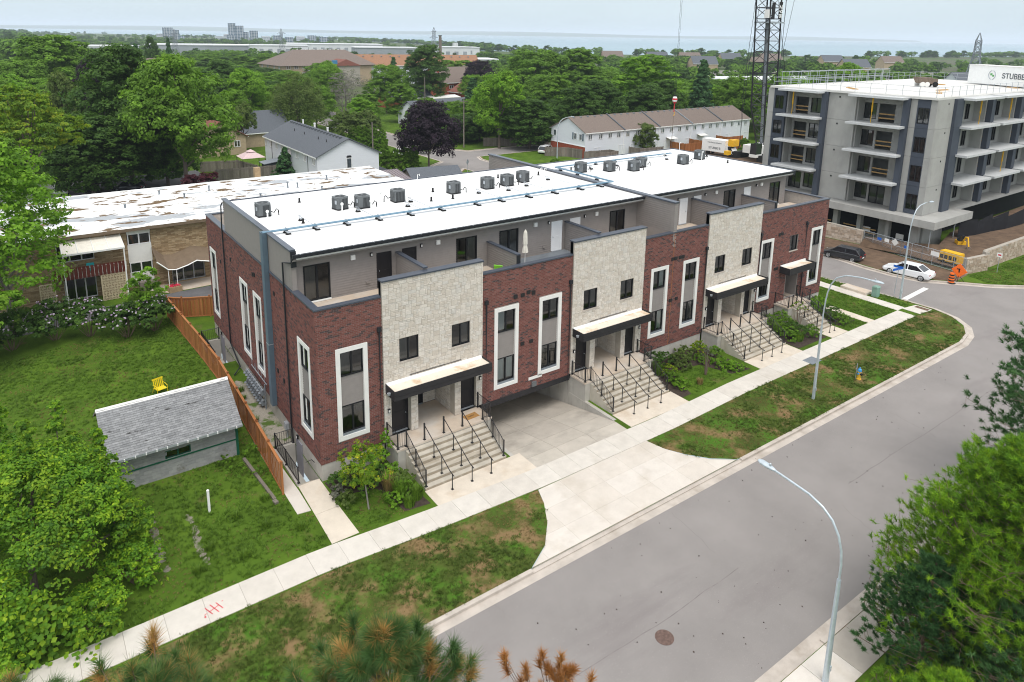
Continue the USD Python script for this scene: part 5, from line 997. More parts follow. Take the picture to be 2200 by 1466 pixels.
# ------------------------------------------------------------------ houses
mat('white_siding', (0.66, 0.68, 0.72), .6, .03, 2.0, stretch=(.3, .3, 6)); mat('shingle_dark', (0.105, 0.115, 0.13), .95, .18, 6.0); mat('shingle_brown', (0.17, 0.135, 0.115), .95, .15, 5.0); mat('shingle_red', (0.19, 0.075, 0.055), .95, .15, 5.0); mat('shingle_orange', (0.27, 0.145, 0.085), .95, .1, 5.0); mat('red_brick', (0.27, 0.065, 0.035), .9, .15, 3.0); mat('buff_wall', (0.40, 0.31, 0.21), .9, .1, 2.0); mat('shed_metal', (0.20, 0.17, 0.18), .5, .1)
def gable(t, x0, x1, y0, y1, ze, zr, axis, wall, roof, ov=.35, z0=0, base=None, zbase=0):
    """Walls and a pitched roof; axis = direction of the ridge. Returns the wall prim."""
    w_ = MB(); xm, ym = (x0 + x1) / 2, (y0 + y1) / 2
    w_.box(x0, x1, y0, y1, z0, ze)
    if axis == 'y':
        for y in (y0, y1 - .2): w_.add([(x0, y, ze), (x1, y, ze), (xm, y, zr - .08), (x0, y + .2, ze), (x1, y + .2, ze), (xm, y + .2, zr - .08)], [[0, 1, 2], [3, 5, 4], [0, 2, 5], [0, 5, 3], [1, 4, 5], [1, 5, 2]])
    else:
        for x in (x0, x1 - .2): w_.add([(x, y0, ze), (x, y1, ze), (x, ym, zr - .08), (x + .2, y0, ze), (x + .2, y1, ze), (x + .2, ym, zr - .08)], [[0, 2, 1], [3, 4, 5], [0, 5, 2], [0, 3, 5], [1, 5, 4], [1, 2, 5]])
    wp = w_.build('wall', wall, t); r = MB(); th = .14
    s = (zr - ze) / ((x1 - x0) / 2 if axis == 'y' else (y1 - y0) / 2); zl = ze - ov * s
    for k in (-1, 1):
        if axis == 'y':
            e = x0 - ov if k < 0 else x1 + ov; v = [(e, y0 - ov, zl), (xm, y0 - ov, zr), (xm, y1 + ov, zr), (e, y1 + ov, zl)]
        else:
            e = y0 - ov if k < 0 else y1 + ov; v = [(x0 - ov, e, zl), (x0 - ov, ym, zr), (x1 + ov, ym, zr), (x1 + ov, e, zl)]
        r.hexa(v + [(a, b, c + th) for a, b, c in v])
    rp = r.build('roof', roof, t)
    fa = MB()
    if axis == 'y':
        for k in (x0 - ov, x1 + ov): fa.box(k - .05, k + .05, y0 - ov, y1 + ov, zl - .06, zl + .12)
    else:
        for k in (y0 - ov, y1 + ov): fa.box(x0 - ov, x1 + ov, k - .05, k + .05, zl - .06, zl + .12)
    fa.build('gutter', 'flat_white', t); return wp, rp
A_ = thing('row_house', 'white sided two storey row house with dark grey shingle roof', 'house')
wA, rA = gable(A_, 25.75, 35.95, 69.2, 95.4, 5.25, 7.75, 'y', 'white_siding', 'shingle_dark', .3)
FAl = Frame((25.75, 0, 0), (0, 1, 0), (-1, 0, 0)); FAf = Frame((0, 69.2, 0), (1, 0, 0), (0, -1, 0))
for y in (95.0 - .9, 92.4 - 1.0, 88.9 - .8, 85.2, 81.3, 77.6, 74.0, 70.1): window(FAl, y, y + 1.15, 3.75, 4.85, .06, A_, 2, None, None, 'window', 'window_white', .08)
window(FAf, 30.45, 31.35, 2.9, 4.75, .06, A_, 1, ['curtain'], None, 'window', 'window_white', .1, 'arched window in the gable end'); MB().lbox(FAf, 30.5, 31.3, 4.75, 5.0, .0, .05).lbox(FAf, 30.62, 31.18, 5.0, 5.12, 0, .05).build('window_arch', 'window_black', A_)
for k in range(18): MB().cbox((30.35, 71 + k * 1.35, 7.80), (.45, .45, .16)).build('roof_vent', 'shingle_dark', A_)
for y in (73, 76.5, 83, 88): MB().lathe([(.07, 0), (.07, .5)], (28.8, y, 6.8), 6).build('vent_pipe', 'rubber', A_)
for x, y in ((31, 78), (31.2, 84.5), (31.1, 90)): MB().lathe([(.16, 0), (.16, .8), (.2, .85), (.2, 1.0)], (x, y, 7.5), 8).build('flue', 'flat_white', A_)
MB().lbox(FAl, 91.3, 91.38, 0, 5.1, 0, .06).lbox(FAl, 73.2, 73.28, 0, 5.1, 0, .06).build('downpipe', 'window_black', A_)
po = MB().hexa([(35.95, 69.2, 2.2), (37.6, 69.2, 2.0), (37.6, 72, 2.0), (35.95, 72, 2.2), (35.95, 69.2, 2.9), (37.6, 69.2, 2.2), (37.6, 72, 2.2), (35.95, 72, 2.9)]).build('porch_roof', 'shingle_dark', A_); MB().box(37.4, 37.5, 69.3, 69.4, 0, 2.0).build('porch_post', 'flat_white', A_)
B_ = thing('row_house', 'long white row house with brown shingle roof and brick lower end', 'house')
wB, rB = gable(B_, 80.3, 132.4, 69.5, 80.2, 5.2, 7.75, 'x', 'white_siding', 'shingle_brown', .25)
FBf = Frame((0, 69.5, 0), (1, 0, 0), (0, -1, 0)); FBl = Frame((80.3, 0, 0), (0, -1, 0), (-1, 0, 0))
MB().box(80.2, 80.3, 69.5, 80.2, 0, 2.4).build('brick_base', 'red_brick', B_); MB().box(80.17, 80.3, 69.5, 80.2, 2.4, 2.5).build('belt_trim', 'flat_white', B_)
for i in range(20):
    x = 81.0 + i * 2.6 + (.2 if i % 4 in (1, 2) else 0); window(FBf, x, x + 1.05, 3.75, 4.85, .06, B_, 2, None, None, 'window', 'window_white', .08)
for i in range(10):
    x = 82.6 + i * 5.15 + (1.6 if i % 2 else 0); window(FBf, x, x + 1.9, .1, 2.15, .05, B_, 2, ['curtain', None] if i % 3 else None, None, 'patio_door', 'window_white', .08)
for i in range(1, 5): MB().hexa([(80.3 + i * 10.42 - .12, 69.15, 5.15), (80.3 + i * 10.42 + .12, 69.15, 5.15), (80.3 + i * 10.42 + .12, 74.85, 7.85), (80.3 + i * 10.42 - .12, 74.85, 7.85), (80.3 + i * 10.42 - .12, 69.15, 5.4), (80.3 + i * 10.42 + .12, 69.15, 5.4), (80.3 + i * 10.42 + .12, 74.85, 8.1), (80.3 + i * 10.42 - .12, 74.85, 8.1)]).build('fire_wall_cap', 'zinc_grey' if i == 3 else 'shingle_dark', B_)
for i in range(27): MB().cbox((81.3 + i * 1.9, 74.5, 7.75), (.4, .4, .22)).build('roof_vent', 'zinc_grey', B_)
for s, sh_ in ((-73.0, 0), (-71.4, 0), (-79.5, 0)):
    window(FBl, s, s + .95, 3.6, 4.9, .06, B_, 1, None, None, 'window', 'window_white', .09)
for s in (-73.45, -70.42): MB().lbox(FBl, s, s + .4, 3.55, 4.95, .01, .06).build('shutter', 'blue_grey_metal', B_)
for i in range(1, 6): MB().lbox(FBf, 80.3 + i * 10.42 - .05, 80.3 + i * 10.42 + .05, 0, 5.1, 0, .08).build('downpipe', 'flat_white', B_)
for x in (103.5, 113.6): MB().hexa([(x, 68.3, 2.45), (x + 2.6, 68.3, 2.45), (x + 2.6, 69.45, 2.75), (x, 69.45, 2.75), (x, 68.3, 2.5), (x + 2.6, 68.3, 2.5), (x + 2.6, 69.45, 2.8), (x, 69.45, 2.8)]).build('door_awning', 'off_white', B_)
def board_fence(pts, label, m, h=1.7, step=.3, closed=True):
    t = thing('garden_fence', label, 'fence'); rr = random.Random(len(label))
    for a, b in zip(pts, pts[1:]):
        a, b = np.array(a, float), np.array(b, float); L = np.linalg.norm(b - a); n = max(1, int(L / step)); ang = math.atan2(*(b - a)[::-1])
        for k in range(n): MB().cbox((*(a + (b - a) * (k + .5) / n), h / 2 + rr.uniform(-.03, .03)), (L / n * .95, .03, h), ang, rr.random()).build('board', m, t)
        MB().cbox((*((a + b) / 2), h - .25), (L, .08, .1), ang, .5).build('rail', m, t)
        for p in (a, b): MB().cbox((*p, h / 2), (.12, .12, h + .1), ang, .4).build('post', m, t)
board_fence([(79.7, 69.0), (85.8, 68.2), (85.9, 65.9), (80.2, 66.4)], 'grey wooden fence round the nearest garden of the long row house', 'old_wood')
board_fence([(75.8, 76.5), (79.4, 73.5), (80.2, 70.2)], 'weathered brown fence in front of the brick end wall', 'old_wood', 1.9)
board_fence([(92, 69), (92.2, 66), (98.5, 65.6)], 'grey garden fence beside the round cedar', 'old_wood')
board_fence([(105, 69.4), (105, 65.2), (109.5, 65)], 'brown garden fence in the middle of the row', 'fence_wood', 1.8)
board_fence([(111.2, 69.4), (111.2, 66.2), (116, 65.8)], 'orange brown fence next to the middle garden', 'fence_wood', 1.9)
board_fence([(120.5, 69.4), (120.5, 66.4), (125.8, 66.2)], 'bright orange fence section near the far end of the row', 'fence_wood', 2.0)
board_fence([(112, 58.8), (120.5, 63), (127, 66.2)], 'rust red barrier fence behind the white box truck', 'fence_wood', 1.5, .6)
board_fence([(14.5, 84.7), (28, 83.6)], 'old grey fence behind the white flat roof', 'old_wood', 1.9)
board_fence([(14.2, 94), (20, 92.4), (21.5, 86)], 'second old grey fence beside the gazebo', 'old_wood', 1.8, .4)
board_fence([(72, 93.3), (79.5, 89.5), (86, 88.3)], 'dark board fence under the maple trees', 'old_wood', 1.9, .4)
gz = thing('gazebo', 'garden gazebo with pale pink fabric roof', 'gazebo', (22.2, 92.0, 0))
mat('pink_cloth', (0.62, 0.47, 0.47), .8, .06)
MB().add([(-2, -2, 2.3), (2, -2, 2.3), (2, 2, 2.3), (-2, 2, 2.3), (-.6, -.6, 3.1), (.6, -.6, 3.1), (.6, .6, 3.1), (-.6, .6, 3.1)], BOXF).build('roof', 'pink_cloth', gz); MB().add([(-.7, -.7, 3.2), (.7, -.7, 3.2), (.7, .7, 3.2), (-.7, .7, 3.2), (-.02, -.02, 3.6), (.02, -.02, 3.6), (.02, .02, 3.6), (-.02, .02, 3.6)], BOXF).build('roof_cap', 'pink_cloth', gz)
for a, b in ((-1.9, -1.9), (1.9, -1.9), (1.9, 1.9), (-1.9, 1.9)): MB().tube([(a, b, 0), (a, b, 2.35)], .05, 5).build('post', 'rubber', gz)
pg = thing('pergola_shed', 'low dark shed with grey panel roof beside the gazebo', 'shed', (24.4, 86.6, 0)); MB().box(-1.6, .9, -1.2, 1.2, 0, 1.9).build('wall', 'shingle_dark', pg); MB().hexa([(-2, -1.5, 1.9), (1.1, -1.5, 2.3), (1.1, 1.5, 2.3), (-2, 1.5, 1.9), (-2, -1.5, 1.98), (1.1, -1.5, 2.38), (1.1, 1.5, 2.38), (-2, 1.5, 1.98)]).build('roof', 'zinc_grey', pg)
def house(name, label, loc, rot, sx, sy, ze, zr, axis, wall, roof, wins=(), door_=None, ov=.4, chim=None):
    t = thing(name, label, 'house', loc, rot); gable(t, -sx / 2, sx / 2, -sy / 2, sy / 2, ze, zr, axis, wall, roof, ov)
    Fh = Frame((0, -sy / 2, 0), (1, 0, 0), (0, -1, 0)); Fl = Frame((-sx / 2, 0, 0), (0, -1, 0), (-1, 0, 0))
    for f_, s, z, w_, h in wins: window(Fh if f_ == 'f' else Fl, s, s + w_, z, z + h, .06, t, 2, None, None, 'window', 'window_white', .09)
    if door_: MB().lbox(Fh, door_[0], door_[0] + door_[1], 0, 2.2, 0, .06).build('garage_door', 'flat_white', t)
    if chim: MB().box(chim[0] - .4, chim[0] + .4, chim[1] - .4, chim[1] + .4, ze, zr + .9).build('chimney', 'red_brick', t)
    return t
house('bungalow', 'small house with red brown roof and buff walls beside the gazebo', (20.5, 113, 0), .15, 10, 9, 3.6, 6.6, 'y', 'buff_wall', 'shingle_red', [('f', 2.6, 1.5, 1.2, 1.3)])
house('bungalow', 'house with plain dark grey roof partly hidden behind the white row house', (31.5, 121, 0), .1, 11, 9, 3.2, 7.0, 'x', 'buff_wall', 'shingle_dark', [('f', 0, 1, 1.2, 1.2)])
house('bungalow', 'grey roofed bungalow behind the purple maple', (84.5, 135.5, 0), .18, 20, 9, 3.6, 6.2, 'x', 'white_siding', 'shingle_dark', [('f', 4.2, 1.2, 1.3, 1.5), ('f', 8.0, 1.2, 1.4, 1.4), ('f', -4, 1.2, 1.4, 1.4)])
house('bungalow', 'brick bungalow with light grey hip roof behind the utility pole', (96, 177, 0), .12, 15, 10, 3.3, 6.0, 'x', 'red_brick', 'shingle_dark', [('f', 3.5, 1, 2.4, 1.8), ('f', -3, 1, 1.5, 1.5)])
house('garage_house', 'flat roofed buff garage with a white door', (107.5, 173.5, 0), .12, 11, 6, 3.0, 3.5, 'x', 'buff_wall', 'off_white', [], (-1.2, 3.6))
house('bungalow', 'brick house with red brown roof and white gable', (121.5, 175.5, 0), .15, 12, 11, 4.2, 7.2, 'y', 'red_brick', 'shingle_red', [('f', 1.6, 1, 1.6, 1.5)])
house('brick_house', 'larger brick house with brown roof behind the white gable house', (128.5, 199, 0), .15, 24, 13, 6.5, 11.5, 'x', 'red_brick', 'shingle_brown', [('f', -8, 4, 2, 1.4), ('l', -2, 4, 1.4, 1.4)], None, .5, (-10, -2))
house('brick_house', 'brown roof peeping above the trees at upper left', (26.5, 205, 0), .5, 16, 12, 9, 15.2, 'x', 'red_brick', 'shingle_brown')
mr = thing('metal_roof_shed', 'ribbed brown grey metal roof shed behind the white roofs', 'shed', (32.5, 58.2, 0)); MB().box(-3.6, 2.6, -3.8, 3.2, 0, 2.6).build('wall', 'old_wood', mr); mrr = MB().hexa([(-4.4, -4.2, 2.6), (2.9, -4.2, 2.6), (2.9, 3.4, 3.7), (-4.4, 3.4, 3.7), (-4.4, -4.2, 2.7), (2.9, -4.2, 2.7), (2.9, 3.4, 3.8), (-4.4, 3.4, 3.8)]).build('roof', 'shed_metal', mr)
for k in range(17): MB().hexa([(-4.3 + k * .44, -4.2, 2.7), (-4.25 + k * .44, -4.2, 2.7), (-4.25 + k * .44, 3.4, 3.8), (-4.3 + k * .44, 3.4, 3.8), (-4.3 + k * .44, -4.2, 2.76), (-4.25 + k * .44, -4.2, 2.76), (-4.25 + k * .44, 3.4, 3.86), (-4.3 + k * .44, 3.4, 3.86)]).build('roof_rib', 'shed_metal', mrr)
dg = thing('dark_roof_garage', 'dark grey hip roofed garage behind the white roofs', 'garage', (40, 59, 0), -.2); gable(dg, -3.8, 3.8, -3.5, 3.5, 2.6, 4.0, 'x', 'old_wood', 'shingle_dark', .3)
# long apartment blocks behind the trees
ap2 = thing('apartment_building', 'three storey buff apartment block with large brown hip roof', 'building', (108, 276, 0), .05)
zb2, zt2 = 9.0, 15.6; mat('wing_beige', (0.36, 0.33, 0.28), .8, .05)
MB().box(-21, 22, 0, 28, 0, zb2).build('wall', 'buff_wall', ap2); MB().add([(-22, -1, zb2), (24, -1, zb2), (24, 29, zb2), (-22, 29, zb2), (-10, 13, zt2), (15, 13, zt2), (15, 15, zt2), (-10, 15, zt2)], BOXF).build('roof', 'shingle_brown', ap2)
F2 = Frame((0, 0, 0), (1, 0, 0), (0, -1, 0)); F2l = Frame((-21, 0, 0), (0, -1, 0), (-1, 0, 0))
for st_ in range(3):
    for x in (-19, -15.5, -12, -8, -4): window(F2, x, x + 1.8, 1.2 + st_ * 3.2, 3.0 + st_ * 3.2, .08, ap2, 2, None, None, 'window', 'window_white', .12)
    MB().lbox(F2, -11.5, -6, .6 + st_ * 3.2, .8 + st_ * 3.2, 0, 1.5).build('balcony', 'off_white', ap2)
    for y in (-25, -18, -10, -4): window(F2l, y, y + 1.8, 1.2 + st_ * 3.2, 3.0 + st_ * 3.2, .08, ap2, 2, None, None, 'window', 'window_white', .12)
for k in range(12): MB().cbox((-8.5 + k * 2, 13.2, zt2), (.5, .5, .4)).build('roof_vent', 'off_white', ap2)
MB().box(-2, 11, -10, -.2, 0, 9.2).build('side_wing', 'wing_beige', ap2); MB().add([(-2.5, -10.5, 9.2), (11.5, -10.5, 9.2), (11.5, 0, 9.2), (-2.5, 0, 9.2), (4.4, -10, 12), (4.6, -10, 12), (4.6, 0, 12), (4.4, 0, 12)], BOXF).build('side_wing_roof', 'shingle_red', ap2)
ap3 = thing('apartment_building', 'long apartment block with orange brown roof behind the trees', 'building', (150, 272, 0), -.32); gable(ap3, -30, 32, 0, 16, 8.8, 13.4, 'x', 'white_siding', 'shingle_orange', .6)
for k in range(14): MB().cbox((-28 + k * 4.3, 6, 12.7), (.6, .6, .5)).build('roof_vent', 'zinc_grey', ap3)
lf = thing('boom_lift', 'blue telescopic boom lift raised against the buff apartments', 'boom lift', (89, 256, 0)); mat('lift_blue', (0.05, 0.19, 0.34), .4, .05)
MB().cbox((-8, -4, 1.2), (4, 2.2, 1.2)).build('chassis', 'lift_blue', lf); MB().tube([(-6.5, -4, 2), (5, 0, 7.0)], .45, 6).build('boom', 'lift_blue', lf); MB().tube([(5, 0, 7.0), (15, 3, 11)], .32, 6).build('boom', 'lift_blue', lf); MB().box(14.6, 16.6, 2.2, 3.6, 10.4, 12.0).build('basket', 'lift_blue', lf)
for a in (-9.4, -6.6):
    for b in (-5.2, -2.8): MB().tube([(a, b - .2, .55), (a, b + .2, .55)], .55, 12).build('wheel', 'tyre', lf)
# ------------------------------------------------------------------ the concrete building under construction
mat('precast', (0.36, 0.355, 0.335), .85, .07, .6, extra=[((0.30, 0.295, 0.28), .5, .52, .7, (1, 1, .4))]); mat('precast_dark', (0.055, 0.065, 0.085), .7, .08, .8); mat('slab_pale', (0.50, 0.51, 0.51), .85, .06); mat('deck_white', (0.60, 0.59, 0.56), .85, .07, .4); mat('prop_yellow', (0.75, 0.42, 0.02), .5, .05); mat('black_sheet', (0.012, 0.012, 0.015), .75, .2, 1.0); mat('lumber', (0.52, 0.32, 0.13), .8, .1)
cb_ = thing('concrete_apartments', 'five storey precast concrete apartment building under construction', 'building')
FX, LV = 72.4, [4.3, 7.6, 10.95, 14.25, 17.55]
FC = Frame((FX, 0, 0), (0, -1, 0), (-1, 0, 0)); FR_ = Frame((0, 2.5, 0), (1, 0, 0), (0, -1, 0))
def panel(F, s0, s1, t0, t1, d0, d1, holes=(), m='precast'):
    q = MB()
    for r in rects(s0, s1, t0, t1, [h for h in holes]): q.lbox(F, *r, d0, d1)
    return q.build('wall_panel', m, cb_)
def cwin(F, s0, s1, t0, t1, d):
    return window(F, s0, s1, t0, t1, d, cb_, 2, None, None, 'window', 'window_black', .08)
def opening(F, s0, s1, t0, t1, d, prop=True):
    for k in (.45, .95): MB().lbox(F, s0, s1, t0 + k, t0 + k + .14, d - .1, d - .03).build('guard_board', 'lumber', cb_)
g_ = .012
for i in range(4):
    a, b = LV[i] + g_, LV[i + 1] - g_
    # long street front: s = -y
    panel(FC, -3.2, -2.5, a, b, -.25, 0)
    h = (-4.5, -2.98 - .22, a + .55, b - 1.0); panel(FC, -4.62, -3.2, a, b, -.25, .03, [(-4.5, -3.25, a + .5, b - .95)], 'precast_dark'); cwin(FC, -4.5, -3.25, a + .5, b - .95, -.02)
    panel(FC, -5.35, -4.64, a, b, -.25, 0); panel(FC, -6.0, -5.37, a, b, -.25, .5, (), 'precast_dark')
    panel(FC, -15.3, -11.75, a, b, -.25, .0); MB().lbox(FC, -14.0, -13.8, b - .6, b - .4, 0, .02).build('lifting_pocket', 'rubber', cb_)
    panel(FC, -16.0, -15.32, a, b, -.25, .5, (), 'precast_dark')
    panel(FC, -12.3, -11.77, a, b, -1.5, -.27, (), 'precast_dark')
    hw = (-22.9, -21.6, a + .55, b - .95); panel(FC, -23.1, -21.3, a, b, -.25, .03, [hw], 'precast_dark'); cwin(FC, *hw, -.02); panel(FC, -23.7, -23.12, a, b, -.25, 0)
    for (s0, s1, ws, os_) in ((-11.75, -6.0, (-11.5, -9.95), (-9.7, -7.75)), (-21.3, -16.0, (-18.6, -17.1), (-20.8, -18.95))):
        wh = (ws[0], ws[1], a + .35, b - 1.0); oh = (os_[0], os_[1], a + .02, b - 1.0)
        panel(FC, s0, s1, a, b, -1.75, -1.55, [wh, oh]); cwin(FC, *wh, -1.6)
        if i == 0: cwin(FC, *oh, -1.6)
        else: opening(FC, *oh, -1.6)
        MB().lbox(FC, s0 + .02, s0 + .2, a, b, -1.55, -.27).build('balcony_cheek', 'precast', cb_); MB().lbox(FC, s1 - .2, s1 - .02, a, b, -1.55, -.27).build('balcony_cheek', 'precast', cb_)
        MB().lbox(FC, s0 - .2, s1 + .5 if s1 > -10 else s1 + .3, b - .16, b + .1, -1.5, 1.75).build('balcony_slab', 'slab_pale', cb_)
        if i in (3,): MB().tube([FC.pt(os_[0] + (.25 if s0 > -15 else .9), a + .1, .6), FC.pt(os_[0] + (.25 if s0 > -15 else .9), b - .2, .6)], .04, 6).tube([FC.pt(os_[0] + (.25 if s0 > -15 else .9), a + 1.4, .6), FC.pt(os_[0] + (.25 if s0 > -15 else .9), b - .2, .6)], .09, 6).build('shoring_prop', 'prop_yellow', cb_)
    # right-hand facade along x
    panel(FR_, 72.655, 76.4, a, b, -.25, 0); panel(FR_, 76.42, 78.3, a, b, -.25, .35, (), 'precast_dark')
    MB().lbox(FR_, 75.0, 75.2, b - .6, b - .4, 0, .02).build('lifting_pocket', 'rubber', cb_)
    for k, x in enumerate((78.3, 87.2, 96.2, 105.2)):
        wh = (x + 6.4, x + 7.6, a + .4, b - 1.0); oh = (x + 1.2, x + 3.4, a + .05, b - 1.0)
        panel(FR_, x, x + 7.0 + .9, a, b, -1.75, -1.55, [(x + 5.9, x + 7.2, a + .4, b - 1.0), oh] if False else [(x + 5.2, x + 6.5, a + .4, b - 1.0), oh]); cwin(FR_, x + 5.2, x + 6.5, a + .4, b - 1.0, -1.6); opening(FR_, *oh, -1.6)
        panel(FR_, x + 7.9, x + 8.9, a, b, -.25, .35, (), 'precast_dark'); MB().lbox(FR_, x + 7.6, x + 7.88, a, b, -1.55, -.27).build('balcony_cheek', 'precast', cb_)
        MB().lbox(FR_, x - .4, x + 7.6, b - .16, b + .1, -1.5, 1.6).build('balcony_slab', 'slab_pale', cb_)
        if i == 3 or (i == 1 and k == 1): MB().tube([FR_.pt(x + 4.2, a + .1, .5), FR_.pt(x + 4.2, b - .2, .5)], .04, 6).tube([FR_.pt(x + 4.2, a + 1.4, .5), FR_.pt(x + 4.2, b - .2, .5)], .09, 6).build('shoring_prop', 'prop_yellow', cb_)
    MB().box(74.2, 114, 4.3, 23.7, b - .2, b).build('floor_slab', 'precast', cb_); MB().box(78, 78.3, 6, 23, a, b - .2).build('inner_wall', 'precast', cb_)
MB().box(72.2, 114, 2.5, 23.7, 17.552, 17.8).build('roof_deck', 'deck_white', cb_)
for k in range(14): MB().box(72.5 + k * 3.0, 75.45 + k * 3.0, 2.7, 23.5, 17.8, 17.83).build('deck_plank', 'deck_white', cb_)
MB().box(114, 114.3, 2.5, 23.7, 4.3, 17.5).box(72.4, 114, 23.7, 24.0, 0, 17.5).build('rear_wall', 'precast', cb_)
cp = MB().box(70.5, 80.2, .2, 2.25, 3.42, 4.28).box(70.5, 72.1, 2.25, 23.8, 3.42, 4.28); cp.build('podium_canopy', 'precast', cb_); MB().box(72.1, 114, 2.25, 23.7, 3.9, 4.28).build('podium_slab', 'precast', cb_)
for y0, y1 in ((2.6, 3.4), (5.9, 6.3), (9.3, 9.8), (12.3, 12.9), (16, 16.5), (20, 20.5)): MB().box(72.2, 72.9, y0, y1, 0, 3.9).build('column', 'precast', cb_)
MB().box(73.0, 73.2, 6.3, 7.5, 0, 3.9).box(73, 73.2, 15, 20, 0, 3.9).build('ground_wall', 'precast', cb_); MB().box(73.5, 78.5, 2.6, 2.85, 0, 3.9).build('ground_wall', 'precast', cb_)
MB().box(79, 112, 5, 5.25, 0, 3.9).build('ground_wall', 'black_sheet', cb_); MB().box(75.0, 75.2, 3.4, 23, 0, 3.9).build('ground_wall', 'black_sheet', cb_)
for y in (7.7, 10.2, 13.5): 
    for z in (.7, 1.2): MB().box(72.9, 72.96, y, y + 1.6, z, z + .12).build('guard_board', 'lumber', cb_)
for y in (4.4, 8.4): MB().box(72.95, 72.97, y, y + .9, .9, 1.5).build('site_notice', 'off_white', cb_)
for x, y in ((71.2, .8), (77.5, .9), (78.2, 1.2)): MB().tube([(x, y, 0), (x, y, 3.42)], .05, 6).build('steel_prop', 'galvanised', cb_)
# roof edge guard rails: posts and wires
for nm, pts in (('a', [(72.5, 23.4), (72.5, 2.8), (113.5, 2.8), (113.5, 23.4), (72.5, 23.4)]),):
    gr_ = thing('roof_guard_rail', 'thin grey guard rail round the unfinished concrete roof', 'guard rail', (0, 0, 17.83))
    for a, b in zip(pts, pts[1:]):
        a, b = np.array(a), np.array(b); n = int(np.linalg.norm(b - a) / 1.8)
        for k in range(n): MB().tube([(*(a + (b - a) * k / n), 0), (*(a + (b - a) * k / n), 1.15)], .03, 4).build('post', 'galvanised', gr_)
        for z in (.55, 1.1): MB().tube([(*a, z), (*b, z)], .018, 4).build('wire', 'galvanised', gr_)
sc_ = thing('roof_scaffold', 'tall grey scaffold frames along the rear of the concrete roof', 'scaffold', (0, 0, 17.83))
for x in np.arange(73, 100, 2.2): MB().tube([(x, 22.6, 0), (x, 22.6, 1.9)], .03, 4).tube([(x, 21.6, 0), (x, 21.6, 1.9)], .03, 4).tube([(x, 21.6, 1.9), (x, 22.6, 1.9)], .03, 4).build('frame', 'galvanised', sc_)
for y in (21.6, 22.6):
    for z in (.9, 1.85): MB().tube([(73, y, z), (99.5, y, z)], .025, 4).build('ledger', 'galvanised', sc_)
bg = thing('concrete_buggy', 'brown power buggy with tipped bin on the concrete roof', 'power buggy', (91.0, 12.5, 17.84), 2.6)
mat('rust_bin', (0.17, 0.13, 0.10), .8, .25, 3.0)
MB().add([(-.2, -.6, .5), (1.0, -.6, .5), (1.0, .6, .5), (-.2, .6, .5), (-.5, -.8, 1.3), (1.3, -.8, 1.3), (1.3, .8, 1.3), (-.5, .8, 1.3)], BOXF).build('bin', 'rust_bin', bg); MB().box(-1.5, -.3, -.5, .5, .4, 1.1).build('engine', 'rust_bin', bg)
for a in (-1.1, .1, .75):
    for b in (-.6, .6): MB().tube([(a, b - .12, .35), (a, b + .12, .35)], .35, 12).build('wheel', 'off_white' if a > 0 else 'tyre', bg)
for i, (x, y, s) in enumerate(((86, 8, 2.4), (80.5, 6, 3.0), (77, 15, 3.0), (101, 5.5, 1.6), (98, 14, 2.2))):
    t = thing('lumber_stack', ['loose timber lying mid roof deck', 'long timber pieces near the front roof corner', 'timber planks near the left roof edge', 'yellow bundle near the right roof edge', 'loose planks beside the white container'][i], 'lumber', (x, y, 17.835), .4 * i)
    for k in range(3): MB().box(-s / 2, s / 2, -.3 + k * .22, -.12 + k * .22, 0, .08 + .05 * (k % 2)).build('plank', 'lumber', t)
tr_ = thing('site_container', 'large white container with dark lettering at the rear of the concrete roof', 'container', (106.7, 11.8, 17.84), -2.049)
MB().box(-1.0, 13, -1.2, 1.2, .15, 2.75).build('box', 'flat_white', tr_); MB().box(-1.05, 13.05, -1.25, 1.25, 2.75, 2.85).build('roof', 'off_white', tr_)
tx = meshkit.text_mesh("STUBBE'S", .72, .02, True); v_ = np.array(tx.vertices); v_ = np.c_[v_[:, 0] + 5.1, -1.205 - v_[:, 2], v_[:, 1] + 1.15]; mat('letter_grey', (0.10, 0.11, 0.12), .6); mat('logo_green', (0.12, 0.35, 0.12), .6)
MB().add(v_, tx.faces).build('lettering', 'letter_grey', tr_)
MB().tube([(3.4 + .62 * math.cos(a), -1.22, 1.5 + .62 * math.sin(a)) for a in np.linspace(0, 2 * PI, 21)], .05, 5).build('logo_ring', 'galvanised', tr_); MB().cbox((3.25, -1.22, 1.6), (.35, .02, .3)).cbox((3.6, -1.22, 1.4), (.3, .02, .25)).build('logo_leaf', 'logo_green', tr_)
